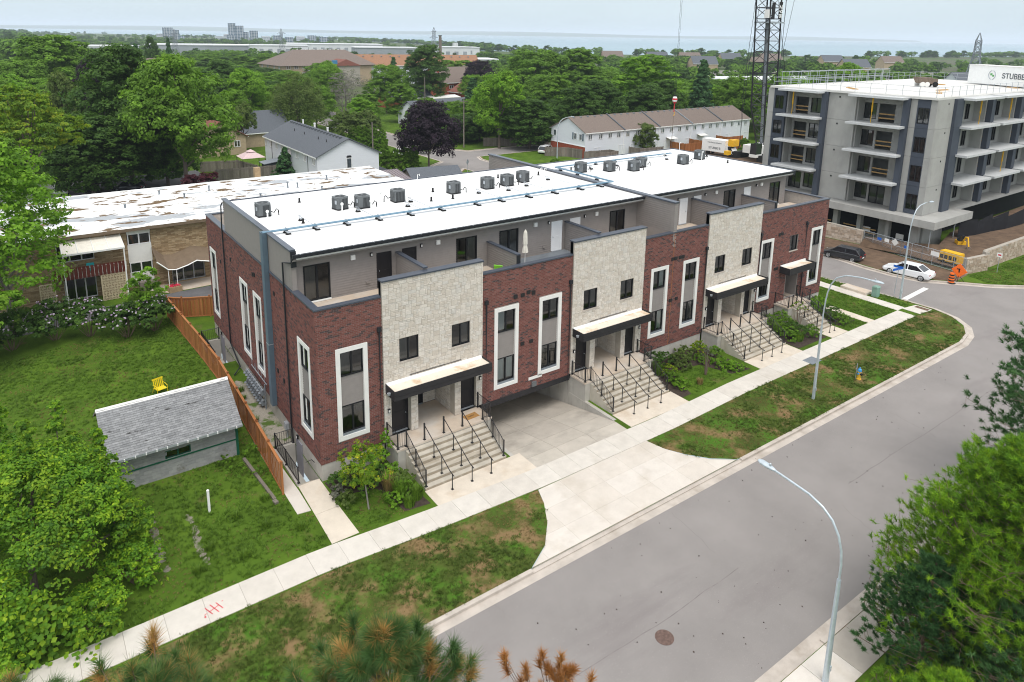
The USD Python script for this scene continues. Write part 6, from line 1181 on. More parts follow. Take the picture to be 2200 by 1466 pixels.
# site fences, stone walls, generator, digger
mat('rubble_stone', (0, 0, 0), .9, .12, 4.0, bump=.8, bscale=5.0, ramp=[(0, (0.34, 0.26, 0.19)), (.5, (0.44, 0.35, 0.27)), (1, (0.52, 0.44, 0.36))])
def rubble(pts, label, tops):
    t = thing('stone_wall', label, 'wall'); rr = random.Random(len(label)); core = MB(); st = MB(); cnt = 0
    for (a, b), (z0, z1) in zip(zip(pts, pts[1:]), tops):
        a, b = np.array(a, float), np.array(b, float); L = np.linalg.norm(b - a); u = (b - a) / L; nrm = np.array([u[1], -u[0]]); F = Frame((*a, 0), (*u, 0), (*nrm, 0))
        q = [F.pt(s, z, d) for z in (0, 1) for s, d in ((0, 0), (L, 0), (L, -.4), (0, -.4))]
        for k in (4, 7): q[k] = q[k] * [1, 1, 0] + [0, 0, z0]
        for k in (5, 6): q[k] = q[k] * [1, 1, 0] + [0, 0, z1]
        core.hexa(q, .1)
        for q_ in stone_list(0, L, 0, max(z0, z1), [], rr, .15):
            zt = z0 + (z1 - z0) * (q_[0] + q_[1]) / 2 / L
            if q_[3] < zt + .05: st.lbox(F, q_[0] + .015, q_[1] - .015, q_[2] + .012, min(q_[3], zt) - .012, -.02, rr.uniform(.005, .05), q_[4])
    w_ = core.build('wall_core', 'stone_joint', t); st.build('stonework', 'rubble_stone', w_, kind='stuff')
rubble([(69.1, 13.0), (69.75, 7.6)], 'beige stone wall section behind the black hatchback', [(1.9, 1.75)])
rubble([(68.4, -4.3), (72.0, -5.0), (72.3, -4.6), (83, -5.0), (112, -6.2)], 'long beige stone garden wall on the right beside the lawn', [(1.7, 1.75), (2.0, 2.0), (2.0, 2.1), (2.1, 2.2)])
struct(MB().add([(69, 7.5, 0), (70.2, 7.5, 1.0), (71.4, 2.8, 1.2), (73, .5, 1.3), (73.5, -3.9, 1.4), (112, -5.6, 1.9), (112, 2.2, 1.9), (80, 2.2, 1.3), (69.2, 2, .3), (68.9, -3.9, .3)], [[0, 8, 1], [1, 8, 2], [2, 8, 3], [3, 8, 9], [3, 9, 4], [3, 4, 7], [4, 5, 7], [5, 6, 7]]), 'dirt_bank', 'soil')
wf = thing('site_fence', 'grey wire mesh construction fence with signs along the side street', 'fence')
fp_ = [(69.9, 7.5), (69.55, 5.1), (69.2, 2.8), (68.9, .4), (68.6, -1.9), (68.35, -4.2)]
for a, b in zip(fp_, fp_[1:]):
    a, b = np.array(a), np.array(b); m = MB()
    for z in (.08, 1.0, 1.8): m.tube([(*a, z), (*b, z)], .025, 4)
    for k in (0, .5, 1): m.tube([(*(a + (b - a) * k), 0), (*(a + (b - a) * k), 1.85)], .03, 4)
    pp = m.build('frame', 'galvanised', wf); m2 = MB()
    for k in np.arange(.05, 1, .05): m2.tube([(*(a + (b - a) * k), .1), (*(a + (b - a) * k), 1.8)], .006, 3, cap=False)
    for z in np.arange(.2, 1.8, .15): m2.tube([(*a, z), (*b, z)], .006, 3, cap=False)
    m2.build('mesh', 'galvanised', pp, kind='stuff')
for (x, y, z, w_, h, r, m) in ((69.5, 4.6, 1.35, .55, .4, 0, 'flat_white'), (69.35, 3.6, 1.4, .62, .62, .785, 'off_white'), (69.1, 2.2, 1.2, .5, .3, 0, 'sign_blue'), (68.75, -1.0, 1.35, .9, .5, 0, 'flat_white'), (69.6, 5.5, 1.3, .5, .3, 0, 'sign_blue')): MB().cbox((x - .06, y, z), (.02, w_, h), -.13, rx=r).build('site_sign', m, wf)
sf = thing('silt_fence', 'black silt sheeting strung along the building side of the site', 'silt fence'); rr = random.Random(9)
pt = [(78, .6), (81, -.2), (84, -.6), (87, -1.2), (91, -1.5), (96, -1.2), (102, -1.8), (113, -2.0)]
for a, b in zip(pt, pt[1:]): MB().hexa([(a[0], a[1], 1.2), (b[0], b[1], 1.3), (b[0], b[1] + .05, 1.3), (a[0], a[1] + .05, 1.2), (a[0], a[1] + rr.uniform(-.2, .2), 3.0 + rr.random()), (b[0], b[1], 3.2 + rr.random()), (b[0], b[1] + .05, 3.2), (a[0], a[1] + .05, 3.0)]).build('sheet', 'black_sheet', sf)
gn = thing('generator', 'yellow generator behind the wire fence by the white sedan', 'generator', (69.9, -2.2, .2), 1.45, scale=.85)
MB().add([(-1.3, -.6, .5), (1.3, -.6, .5), (1.3, .6, .5), (-1.3, .6, .5), (-1.2, -.55, 1.75), (1.2, -.55, 1.75), (1.2, .55, 1.75), (-1.2, .55, 1.75)], BOXF).build('housing', 'prop_yellow', gn); MB().box(-1.4, 1.4, -.5, .5, .2, .5).build('frame', 'rubber', gn)
for k in range(4): MB().box(-.9 + k * .55, -.5 + k * .55, .575, .6, .8, 1.3).build('vent_panel', 'rubber', gn)
for a in (-.6, .6): MB().tube([(a, -.65, .3), (a, .65, .3)], .3, 12).build('wheel', 'tyre', gn)
ex = thing('mini_excavator', 'yellow mini excavator with bent boom behind the stone wall', 'excavator', (75.2, -.9, 1.0), -2.4, scale=.62)
MB().box(-1, 1, -.8, -.45, 0, .45).build('track', 'rubber', ex); MB().box(-1, 1, .45, .8, 0, .45).build('track', 'rubber', ex); MB().box(-1.0, .5, -.7, .7, .5, 1.2).build('body', 'prop_yellow', ex); MB().box(-.4, .5, -.6, .3, 1.2, 2.3).build('cab', 'car_glass', ex)
MB().tube([(.5, 0, .9), (1.6, 0, 2.3), (2.6, 0, 2.5)], .16, 6).build('boom', 'prop_yellow', ex); MB().tube([(2.6, 0, 2.5), (3.3, 0, 1.0)], .13, 6).build('arm', 'prop_yellow', ex); MB().hexa([(3.1, -.35, .3), (3.6, -.35, .4), (3.6, .35, .4), (3.1, .35, .3), (3.1, -.35, 1.0), (3.5, -.35, 1.0), (3.5, .35, 1.0), (3.1, .35, 1.0)]).build('bucket', 'rust_bin', ex)
# ------------------------------------------------------------------ crane, truck
kr = thing('crawler_crane', 'tall black lattice boom crawler crane behind the concrete building', 'crane', (112.5, 52, 0))
MB().box(-4.5, 4.5, -3.6, -2.4, 0, 1.3).build('track', 'rubber', kr); MB().box(-4.5, 4.5, 2.4, 3.6, 0, 1.3).build('track', 'rubber', kr); MB().box(-3.6, 3.6, -1.7, 1.7, 1.3, 2.9).build('house', 'off_white', kr); MB().box(-5.2, -3.4, -2.6, -1.2, 1.3, 3.6).build('cab', 'car_glass', kr); MB().box(-5.3, -3.3, -2.7, -1.1, .9, 1.5).build('cab_base', 'off_white', kr)
MB().cbox((-3.6, 4.0, 2.9), (2.0, 1.2, 1.3)).build('counterweight', 'prop_yellow', kr); MB().cbox((-6.4, 3.2, 1.2), (1.0, 1.0, .8)).build('counterweight', 'prop_yellow', kr)
corners = lambda z: [(np.interp(z, [2, 10.5, 20.4, 75], [.8, -.45, -1.0, -5.0]) + sx * np.interp(z, [2, 10, 75], [.9, 1.75, 1.75]), sy * np.interp(z, [2, 10, 75], [.8, 1.6, 1.6])) for sx, sy in ((-1, -1), (1, -1), (1, 1), (-1, 1))]
for k in range(4): MB().tube([(*corners(z)[k], z) for z in (2, 10.5, 20.4, 75)], .17, 6).build('boom_chord', 'black_metal', kr)
lace = MB(); zz = np.arange(2.5, 74, 2.1)
for i, (z0, z1) in enumerate(zip(zz, zz[1:])):
    a, b = corners(z0), corners(z1)
    for k in range(4):
        q = (k + 1) % 4; lace.tube([(*(a[k] if i % 2 else a[q]), z0), (*(b[q] if i % 2 else b[k]), z1)], .07, 4, cap=False); lace.tube([(*b[k], z1), (*b[q], z1)], .065, 4, cap=False)
lace.build('lacing', 'black_metal', kr, kind='stuff')
MB().tube([(.0, 0, 2), (*np.mean(corners(30), 0), 30)], .3, 6).build('hoist_tube', 'zinc_grey', kr)
MB().cbox((-2.6, -1.75, 29.2), (1.0, .1, 3.0)).build('boom_plate', 'rubber', kr); tx = meshkit.text_mesh('298', .95, .02, True); v_ = np.array(tx.vertices); v_ = np.c_[v_[:, 1] - .8, np.full(len(v_), -1.82) - v_[:, 2], 30.4 - v_[:, 0]]
MB().cbox((-.35, -1.76, 29.3), (1.1, .06, 3.2)).build('number_board', 'rubber', kr); MB().add(v_ + [.02, 0, 0], tx.faces).build('boom_number', 'flat_white', kr)
MB().box(-3.2, 1.2, -1.9, 1.9, 26.9, 27.15).build('platform', 'galvanised', kr); MB().cbox((-3.7, -1.2, 28.6), (.6, .8, 1.6)).build('machine_box', 'off_white', kr)
for pts_ in ([(8.3, 3, 31.8), (8.5, 3, 17.5)], [(11.2, 3, 32), (8.9, 3, 21.5)], [(5.5, 3, 31.8), (10.6, 3, 16.5), (11, 3, 3)], [(-4.6, 0, 30), (-6.5, 0, 17.8), (-7.2, 0, 3)], [(-3.6, 0, 60), (-7.4, 0, 14), (-7.0, 0, 3)], [(8.5, 3, 60), (8.4, 3, 3)]): MB().tube(pts_, .045, 4).build('guy_line', 'black_metal', kr)
hk = thing('crane_hook', 'red and white striped crane hook block hanging in front of the trees', 'crane hook', (94.75, 60, 0))
MB().tube([(-.25, 0, 70), (-.12, 0, 13)], .03, 4).build('hoist_rope', 'black_metal', hk); MB().tube([(.45, 0, 70), (.12, 0, 13)], .03, 4).build('hoist_rope', 'black_metal', hk)
for k in range(5): MB().lathe([([.25, .42, .5, .44, .28][k], 11.3 + k * .33), ([.42, .5, .44, .28, .18][k], 11.3 + (k + 1) * .33)], (0, 0, 0), 10).build('hook_block', ['sign_red', 'flat_white', 'sign_red', 'flat_white', 'rubber'][k], hk)
MB().tube([(0, 0, 11.3), (-.05, 0, 9.6)], .1, 6).build('shackle', 'sign_red', hk); MB().tube([(-.05, 0, 9.7), (.12, 0, 9.4), (.1, 0, 9.0), (-.15, 0, 8.9)], .08, 6).build('hook', 'prop_yellow', hk); MB().tube([(-.05, 0, 9), (-.2, 0, 1.6)], .045, 4).build('tag_line', 'rust_bin', hk)
tk = thing('box_truck', 'white box truck with lettering behind the townhouse roof', 'truck', (108.6, 58.4, 0), -1.45)
MB().box(-4.2, 1.2, -1.2, 1.2, .75, 3.25).build('cargo_box', 'flat_white', tk); MB().box(-4.22, -4.18, -1.0, 1.0, .9, 3.0).build('rear_opening', 'old_wood', tk); MB().hexa([(1.25, -1, .6), (3.3, -.95, .6), (3.3, .95, .6), (1.25, 1, .6), (1.25, -1, 2.3), (2.2, -.85, 2.3), (2.2, .85, 2.3), (1.25, 1, 2.3)]).build('cab', 'flat_white', tk); MB().hexa([(1.9, -1.01, 1.4), (2.75, -1.0, 1.4), (2.75, 1.0, 1.4), (1.9, 1.01, 1.4), (1.7, -.95, 2.15), (2.32, -.9, 2.15), (2.32, .9, 2.15), (1.7, .95, 2.15)]).build('cab_window', 'car_glass', tk)
for a in (-2.8, 2.5):
    for b in (-.95, .95): MB().tube([(a, b - .15, .42), (a, b + .15, .42)], .42, 14).build('wheel', 'tyre', tk)
tx = meshkit.text_mesh("STUBBE'S", .42, .01, True); v_ = np.array(tx.vertices)
v_ = np.c_[v_[:, 0] - 2.6, -1.205 - v_[:, 2], v_[:, 1] + 1.3]; MB().add(v_, tx.faces).build('lettering', 'letter_grey', tk)
tx = meshkit.text_mesh("Total Precast Solutions", .22, .01, True); v_ = np.array(tx.vertices); v_ = np.c_[v_[:, 0] - 2.9, -1.205 - v_[:, 2], v_[:, 1] + 2.5]; MB().add(v_, tx.faces).build('lettering', 'letter_grey', tk)
# ------------------------------------------------------------------ poles, pylons, far buildings
def utility_pole(x, y, h, label, arm=True):
    t = thing('utility_pole', label, 'utility pole', (x, y, 0)); MB().tube([(0, 0, 0), (0, 0, h)], [.17, .11], 8).build('pole', 'old_wood', t)
    if arm: MB().cbox((0, 0, h - .6), (2.0, .1, .12)).build('crossarm', 'old_wood', t)
utility_pole(67.4, 94.1, 10.5, 'wooden utility pole beside the grey spruce'); utility_pole(91.9, 156, 11, 'wooden utility pole in front of the light grey bungalow roof', False); utility_pole(43.5, 88, 7.5, 'thin pole behind the white row house', False)
def pylon(x, y, h, w_, label, rot=0):
    t = thing('transmission_tower', label, 'transmission tower', (x, y, 0), rot); m = MB(); r = w_ * .022
    wz = lambda z: np.interp(z, [0, h * .55, h * .85, h], [w_, w_ * .36, w_ * .30, .1]); zs = [0, h * .2, h * .36, h * .48, h * .58, h * .68, h * .77, h * .85, h]
    for z0, z1 in zip(zs, zs[1:]):
        a, b = wz(z0) / 2, wz(z1) / 2; A = [(-a, -a), (a, -a), (a, a), (-a, a)]; B = [(-b, -b), (b, -b), (b, b), (-b, b)]
        for k in range(4):
            q = (k + 1) % 4; m.tube([(*A[k], z0), (*B[k], z1)], r, 4, cap=False); m.tube([(*A[k], z0), (*B[q], z1)], r * .6, 4, cap=False); m.tube([(*A[q], z0), (*B[k], z1)], r * .6, 4, cap=False); m.tube([(*B[k], z1), (*B[q], z1)], r * .6, 4, cap=False)
    m.build('lattice', 'zinc_grey', t)
    for z, L in ((h * .60, w_ * 1.25), (h * .82, w_ * .75)):
        c = MB()
        for s in (-1, 1):
            for dy in (-.15, .15): c.tube([(0, dy * w_, z), (s * L, 0, z + .2)], r * .7, 4).tube([(0, dy * w_, z + h * .06), (s * L, 0, z + .2)], r * .6, 4)
        c.build('crossarm', 'zinc_grey', t)
pylon(405, 705, 31, 9, 'steel transmission tower standing against the lake in the middle distance', .6)
pylon(445, 144.5, 29, 9, 'steel transmission tower above the white container at upper right', .2)
pylon(98, 560, 24, 6, 'faint transmission tower in front of the left tower block', .4); pylon(205, 640, 26, 6, 'faint transmission tower right of the tall tower block', .2)
mat('tower_glass', (0.10, 0.15, 0.20), .4, .25, .08); mat('tower_white', (0.55, 0.57, 0.60), .6, .05); mat('industrial_white', (0.60, 0.61, 0.62), .6, .08, .05); mat('industrial_grey', (0.28, 0.30, 0.32), .7, .1, .05)
def tower(name, label, loc, rot, blocks):
    t = thing(name, label, 'building', loc, rot)
    for x0, x1, y0, y1, z1, m in blocks:
        MB().box(x0, x1, y0, y1, 0, z1).build('block', m, t); F = Frame((0, y0, 0), (1, 0, 0), (0, -1, 0))
        for z in np.arange(3, z1 - 1, 3.2): MB().lbox(F, x0 + .4, x1 - .4, z, z + .5, 0, .6).build('balcony', 'tower_white' if m == 'tower_glass' else 'tower_glass', t)
        for x in np.arange(x0 + 3, x1 - 1, 5.0): MB().lbox(F, x, x + .8, 1, z1, .0, .7).build('pier', 'tower_white', t)
tower('tower_block', 'tall glass tower block on the left skyline beside the lake', (405, 1556, 0), -.2, [(-16, -2, 0, 20, 38, 'tower_glass'), (-2, 14, 2, 22, 33, 'tower_glass'), (14, 24, 4, 20, 20, 'tower_glass'), (-26, -16, 4, 20, 15, 'tower_white')])
tower('tower_block', 'shorter stepped tower block at far left of the skyline', (289, 1640, 0), -.15, [(-14, 6, 0, 20, 27, 'tower_glass'), (6, 18, 2, 18, 22, 'tower_glass'), (-26, -14, 2, 18, 14, 'tower_white'), (18, 28, 2, 18, 10, 'tower_glass')])
for i in range(9): tower('condo_block', ['low red and white condo block left of the tall tower', 'white condo block just left of the tall tower', 'first low condo block right of the tall tower', 'second low condo block right of the tall tower', 'third low condo block right of the tall tower', 'fourth low condo block right of the tall tower', 'fifth low condo block right of the tall tower', 'sixth low condo block right of the tall tower', 'last low condo block at the right end of the far row'][i], (365 + i * 22 + (22 if i > 1 else 0), 1540 - 9 * i, 0), -.2, [(-8, 8, 0, 14, 11 + (i * 7) % 5 + (8 if i == 2 else 0), 'tower_glass' if i % 3 else 'tower_white')])
def works(name, label, x, y, sx, sy, h, m, rot=-.3):
    t = thing(name, label, 'building', (x, y, 0), rot); MB().box(-sx / 2, sx / 2, -sy / 2, sy / 2, 0, h).build('wall', m, t); MB().box(-sx / 2 - .5, sx / 2 + .5, -sy / 2 - .5, sy / 2 + .5, h, h + .8).build('roof', 'industrial_white', t)
    for k in range(int(sx / 9)): MB().box(-sx / 2 + 2 + k * 9, -sx / 2 + 6 + k * 9, -sy / 2 - .3, -sy / 2, 1, h * .6).build('bay_door', 'industrial_grey', t)
WK = [(150, 720, 90, 50, 9, 'industrial_grey', 'long grey warehouse left of the dark round tree'), (235, 760, 70, 40, 8, 'industrial_white', 'white warehouse below the left tower block'), (320, 800, 110, 50, 9, 'industrial_white', 'wide white warehouse below the tall tower'), (300, 620, 60, 34, 9, 'industrial_grey', 'grey warehouse beside the brown hip roof'), (365, 610, 46, 30, 10, 'industrial_white', 'white works building behind the brown hip roof'), (420, 690, 60, 30, 8, 'industrial_white', 'white works hall left of the lake tower'),
      (226, 352, 40, 24, 8, 'industrial_grey', 'round cornered grey hall with white roof in front of the lake'), (268, 335, 40, 16, 6, 'industrial_grey', 'low blue grey hall right of the white roofed hall'), (186, 420, 30, 20, 8, 'industrial_white', 'white hall behind the orange brown roof'), (282, 170, 60, 26, 5, 'industrial_grey', 'teal edged flat works building left of the crane'), (60, 700, 60, 40, 8, 'industrial_white', 'pale warehouse at far left'), (20, 640, 40, 30, 8, 'industrial_white', 'pale sheds at the left above the trees')]
for x, y, sx, sy, h, m, l in WK: works('warehouse', l, x, y, sx, sy, h, m)
for x, y, h, l in ((330, 560, 22, 'dark chimney stack behind the brown hip roof'), (395, 640, 14, 'white silo left of the lake tower')):
    t = thing('chimney_stack', l, 'chimney', (x, y, 0)); MB().tube([(0, 0, 0), (0, 0, h)], [1.6 if h > 20 else 3, 1.3 if h > 20 else 3], 12).build('shaft', 'rust_bin' if h > 20 else 'industrial_white', t); MB().lathe([(1.6, h - .5), (1.8, h + .3)], (0, 0, 0), 12).build('rim', 'zinc_grey', t)
nb = thing('noise_barrier', 'long pale concrete noise barrier beside the far highway', 'wall'); q_ = [(285, 265), (330, 236), (380, 205), (430, 176), (480, 150)]
for a, b in zip(q_, q_[1:]):
    for k in range(8):
        u, w_ = np.array(a) + (np.array(b) - a) * k / 8, np.array(a) + (np.array(b) - a) * (k + 1) / 8; ang = math.atan2(b[1] - a[1], b[0] - a[0]); MB().cbox((*((u + w_) / 2), 2.6), (np.linalg.norm(w_ - u) - .1, .4, 5.2), ang).build('panel', 'buff_wall' if False else 'concrete', nb)
fh_ = thing('far_house', 'large white gabled house at upper right behind the container', 'house', (330, 100, 0), -.4); gable(fh_, -11, 11, -6, 6, 6, 11, 'x', 'tower_white', 'shingle_dark', .5); MB().add([(-3, -7, 0), (3, -7, 0), (3, -5, 0), (-3, -5, 0), (-3, -7, 6), (3, -7, 6), (3, -5, 6), (-3, -5, 6)], BOXF).build('wing', 'tower_white', fh_)
for i, (x, y) in enumerate(((430, 430), (455, 400), (480, 385), (510, 365), (540, 345), (395, 300), (430, 275), (560, 300), (600, 270), (470, 230))): house('shore_house', ['dark roofed', 'brown roofed', 'grey roofed', 'low', 'wide', 'small', 'red roofed', 'pale', 'far', 'last'][i] + ' house number along the lake shore trees, %s from the left' % ['first', 'second', 'third', 'fourth', 'fifth', 'sixth', 'seventh', 'eighth', 'ninth', 'tenth'][i] if False else '%s dark roofed shore house from the left among the lake side trees' % ['first', 'second', 'third', 'fourth', 'fifth', 'sixth', 'seventh', 'eighth', 'ninth', 'tenth'][i], (x, y, 0), -.5, 18, 12, 6, 11, 'x', 'buff_wall', 'shingle_dark' if i % 2 else 'shingle_brown')
# ------------------------------------------------------------------ vegetation
def g_(r, g, b): return (r, g, b)
leaf_mat('leaf_mid', [(0, (0.075, 0.158, 0.014)), (.5, (0.119, 0.231, 0.019)), (1, (0.181, 0.329, 0.028))])
leaf_mat('leaf_bright', [(0, (0.088, 0.194, 0.013)), (.5, (0.151, 0.303, 0.019)), (1, (0.234, 0.401, 0.029))])
leaf_mat('leaf_dark', [(0, (0.039, 0.089, 0.016)), (.5, (0.061, 0.129, 0.019)), (1, (0.092, 0.174, 0.022))])
leaf_mat('leaf_purple', [(0, (0.014, 0.011, 0.016)), (.5, (0.026, 0.016, 0.026)), (1, (0.050, 0.031, 0.047))], warm=(1.1, .8, 1.0))
leaf_mat('leaf_burgundy', [(0, (0.039, 0.010, 0.016)), (.5, (0.072, 0.016, 0.023)), (1, (0.104, 0.029, 0.036))], warm=(1.2, .7, .8))
leaf_mat('leaf_olive', [(0, (0.068, 0.106, 0.022)), (.5, (0.102, 0.157, 0.031)), (1, (0.162, 0.213, 0.054))])
leaf_mat('leaf_yellow', [(0, (0.070, 0.147, 0.011)), (.5, (0.133, 0.231, 0.014)), (.8, (0.224, 0.308, 0.017)), (1, (0.364, 0.350, 0.021))])
leaf_mat('leaf_ginkgo', [(0, (0.075, 0.163, 0.010)), (.6, (0.175, 0.275, 0.013)), (1, (0.425, 0.375, 0.019))])
leaf_mat('leaf_vine', [(0, (0.049, 0.131, 0.013)), (.45, (0.130, 0.276, 0.015)), (1, (0.324, 0.456, 0.022))])
leaf_mat('leaf_grey', [(0, (0.090, 0.102, 0.072)), (.5, (0.144, 0.150, 0.114)), (1, (0.228, 0.222, 0.180))])
leaf_mat('needle_dark', [(0, (0.027, 0.076, 0.024)), (.5, (0.045, 0.117, 0.035)), (1, (0.081, 0.171, 0.052))], .15)
leaf_mat('needle_bright', [(0, (0.057, 0.138, 0.017)), (.5, (0.143, 0.288, 0.014)), (1, (0.355, 0.531, 0.014))], .2)
leaf_mat('needle_pine', [(0, (0.030, 0.074, 0.022)), (.5, (0.062, 0.125, 0.034)), (.72, (0.110, 0.160, 0.045)), (.80, (0.28, 0.185, 0.06)), (1, (0.36, 0.20, 0.065))], .15)
leaf_mat('needle_dead', [(0, (0.200, 0.075, 0.020)), (.5, (0.340, 0.140, 0.040)), (1, (0.450, 0.220, 0.070))], .15)
leaf_mat('grass_blade', [(0, (0.056, 0.115, 0.011)), (.5, (0.094, 0.176, 0.015)), (1, (0.156, 0.253, 0.025))], .3)
leaf_mat('verge_blade', [(0, (0.045, 0.078, 0.012)), (.5, (0.080, 0.125, 0.018)), (1, (0.135, 0.180, 0.030))], .3)
leaf_mat('dry_blade', [(0, (0.111, 0.104, 0.033)), (.5, (0.221, 0.163, 0.065)), (1, (0.351, 0.247, 0.111))], .3)
leaf_mat('petal', [(0, (0.500, 0.340, 0.520)), (.5, (0.620, 0.500, 0.640)), (1, (0.750, 0.720, 0.750))], .3, warm=(1, 1, 1))
mat('bark_grey', (0.20, 0.185, 0.165), .95, .2, 5.0, stretch=(3, 3, .6)); mat('twig', (0.17, 0.12, 0.09), .9, .2)

def leaf_quads(mb, P, N, size, rs, tint, asp=.55):
    n = len(P); a = rs.normal(size=(n, 3)); N = N / (np.linalg.norm(N, axis=1, keepdims=True) + 1e-9)
    a -= (a * N).sum(1, keepdims=True) * N; a /= np.linalg.norm(a, axis=1, keepdims=True) + 1e-9; b = np.cross(N, a)
    s = (np.broadcast_to(size, (n,)) * rs.uniform(.7, 1.25, n))[:, None]
    v = np.stack([P - a * s, P - b * s * asp + N * s * .12, P + a * s, P + b * s * asp + N * s * .12], 1).reshape(-1, 3)
    i = np.arange(n)[:, None] * 4
    mb.add(v, np.vstack([i + [0, 1, 2], i + [0, 2, 3]]), np.repeat(np.clip(tint, 0, 1), 4)); return mb
def sph(rs, n):
    d = rs.normal(size=(n, 3)); return d / np.linalg.norm(d, axis=1, keepdims=True)
def lobes_of(rs, shape, R, z0, H, n):
    """Centres and radii of the crown's big limbs of foliage."""
    out = []
    for i in range(n):
        if shape == 'round': d = sph(rs, 1)[0]; c = np.array([d[0] * R * .58, d[1] * R * .58, z0 + (H - z0) * (.52 + .34 * d[2])]); r = R * rs.uniform(.36, .52)
        elif shape == 'tall': t = (i + .5) / n; a = i * 2.4; w = math.sin(PI * (.15 + .75 * t)) * .55; c = np.array([math.cos(a) * R * w, math.sin(a) * R * w, z0 + (H - z0) * (.1 + .78 * t)]); r = R * rs.uniform(.36, .5) * (1.1 - .35 * t)
        elif shape == 'dome': a = i * 2.4; q = math.sqrt((i + .5) / n); c = np.array([math.cos(a) * R * .72 * q, math.sin(a) * R * .72 * q, z0 + (H - z0) * (.78 - .42 * q * q) + rs.uniform(-.06, .06) * H]); r = R * rs.uniform(.28, .40)
        elif shape == 'flat': a = i * 2.4; q = math.sqrt((i + .5) / n); c = np.array([math.cos(a) * R * .8 * q, math.sin(a) * R * .8 * q, z0 + (H - z0) * (.85 - .6 * q * rs.uniform(.5, 1))]); r = R * rs.uniform(.26, .36)
        else: t = (i + .5) / n; a = i * 2.4; w = (1 - t) * .62; c = np.array([math.cos(a) * R * w, math.sin(a) * R * w, z0 + (H - z0) * t * .92]); r = R * (.16 + .36 * (1 - t))
        out.append((c, r))
    return out
def crown(rs, shape, R, z0, H, nl, nc, nleaf, ls, flat=1.0, droop=0.0):
    mb = MB(); L = lobes_of(rs, shape, R, z0, H, nl); C = np.array([c for c, _ in L]); Rr = np.array([r for _, r in L])
    for c, r in L:
        d = sph(rs, nc); d[:, 2] = np.where(d[:, 2] < -.55, -d[:, 2], d[:, 2]); p = c + d * (r * rs.uniform(.72, 1.08, nc))[:, None] * [1, 1, .85 * flat]
        dist = np.linalg.norm(p[:, None] - C[None], axis=2) / Rr[None]; keep = dist.min(1) > .60; p, d = p[keep], d[keep]
        for q, dd in zip(p, d):
            rc = r * rs.uniform(.20, .40); e = sph(rs, nleaf) * rs.uniform(.25, 1.0, nleaf)[:, None] ** .6
            P = q + e * rc * [1, 1, .62 * flat]; P[:, 2] -= droop * rs.uniform(0, 1, nleaf) ** 2 * r
            leaf_quads(mb, P, e * .7 + dd * .6 + [0, 0, .45] + rs.normal(size=(nleaf, 3)) * .35, ls, rs, rs.uniform(.2, .75) + rs.normal(size=nleaf) * .17)
    return mb, L
def trunk_of(L, z0, H, r, rs, lim=9):
    mb = MB(); top = z0 + (H - z0) * .55
    mb.tube([(0, 0, -.1), (.02 * H * rs.normal() * .2, 0, z0 * .7), (0, 0, top)], [r, r * .75, r * .35], 9)
    for c, rr in L[:lim]:
        s = np.array([0, 0, min(top * .95, max(z0 * .6, c[2] * .55))]); m = (s + c) / 2 + rs.normal(size=3) * .25 + [0, 0, -.1]; mb.tube([s, m, c], [r * .4, r * .26, r * .1], 6)
    return mb
TREES = {}
def tree_kind(name, seed, shape, R, z0, H, leafm, nl=11, nc=30, nleaf=30, ls=.30, flat=1.0, droop=0.0, bark='trunk', extra=None):
    rs = np.random.RandomState(seed); kind_class(name); pth = '/World/' + name
    mb, L = crown(rs, shape, R, z0, H, nl, nc, nleaf, ls, flat, droop); mb.build('crown', leafm, pth); trunk_of(L, z0, H, .022 * H, rs).build('trunk', bark, pth)
    if extra: extra(rs, pth, L)
    bv = mb.arrays()[0]; TREES[name] = (pth, float(np.percentile(np.hypot(bv[:, 0], bv[:, 1]), 98)), float(np.percentile(bv[:, 2], 99.7)))
def dead_twigs(rs, pth, L):
    m = MB()
    for c, r in L:
        for _ in range(14):
            d = sph(rs, 1)[0]; d[2] = abs(d[2]) * .6 - .1; a = c + d * r * .3; b = c + d * r * rs.uniform(1.0, 1.5); m.tube([a, (a + b) / 2 + rs.normal(size=3) * .1, b - [0, 0, .3]], [.07, .045, .02], 4, cap=False)
    m.build('bare_branches', 'bark_grey', pth, kind='stuff')
tree_kind('maple_kind', 1, 'round', 6, 1.0, 15, 'leaf_mid', 17, 44, 40, .21)
tree_kind('dark_maple_kind', 2, 'tall', 6, .8, 16, 'leaf_dark', 17, 44, 40, .21)
tree_kind('ash_kind', 3, 'tall', 5, 1.6, 16, 'leaf_mid', 16, 40, 38, .19)
tree_kind('bright_kind', 4, 'round', 5.5, 1.2, 15, 'leaf_bright', 16, 40, 38, .20)
tree_kind('poplar_kind', 5, 'tall', 5, 1.0, 17, 'leaf_bright', 17, 38, 38, .18)
tree_kind('purple_kind', 6, 'round', 5.8, .5, 12, 'leaf_purple', 17, 42, 38, .22)
tree_kind('olive_kind', 7, 'dome', 5, 1.0, 11, 'leaf_olive', 15, 26, 28, .24)
tree_kind('willow_kind', 8, 'dome', 6.5, 2.5, 14, 'leaf_olive', 18, 30, 50, .17, 1.1, 1.6)
tree_kind('locust_kind', 9, 'flat', 6, 5, 15, 'leaf_yellow', 24, 30, 40, .17, .55)
tree_kind('dead_kind', 10, 'round', 6, 2.5, 14, 'leaf_grey', 12, 10, 12, .2, extra=dead_twigs, bark='bark_grey')
tree_kind('spruce_kind', 11, 'cone', 3.6, .6, 15, 'needle_dark', 26, 26, 24, .26, .8, .25)
tree_kind('cedar_kind', 12, 'cone', .8, .1, 4.2, 'leaf_mid', 12, 16, 18, .14)
tree_kind('round_cedar_kind', 13, 'round', 2.9, .2, 6, 'leaf_olive', 14, 30, 30, .16)
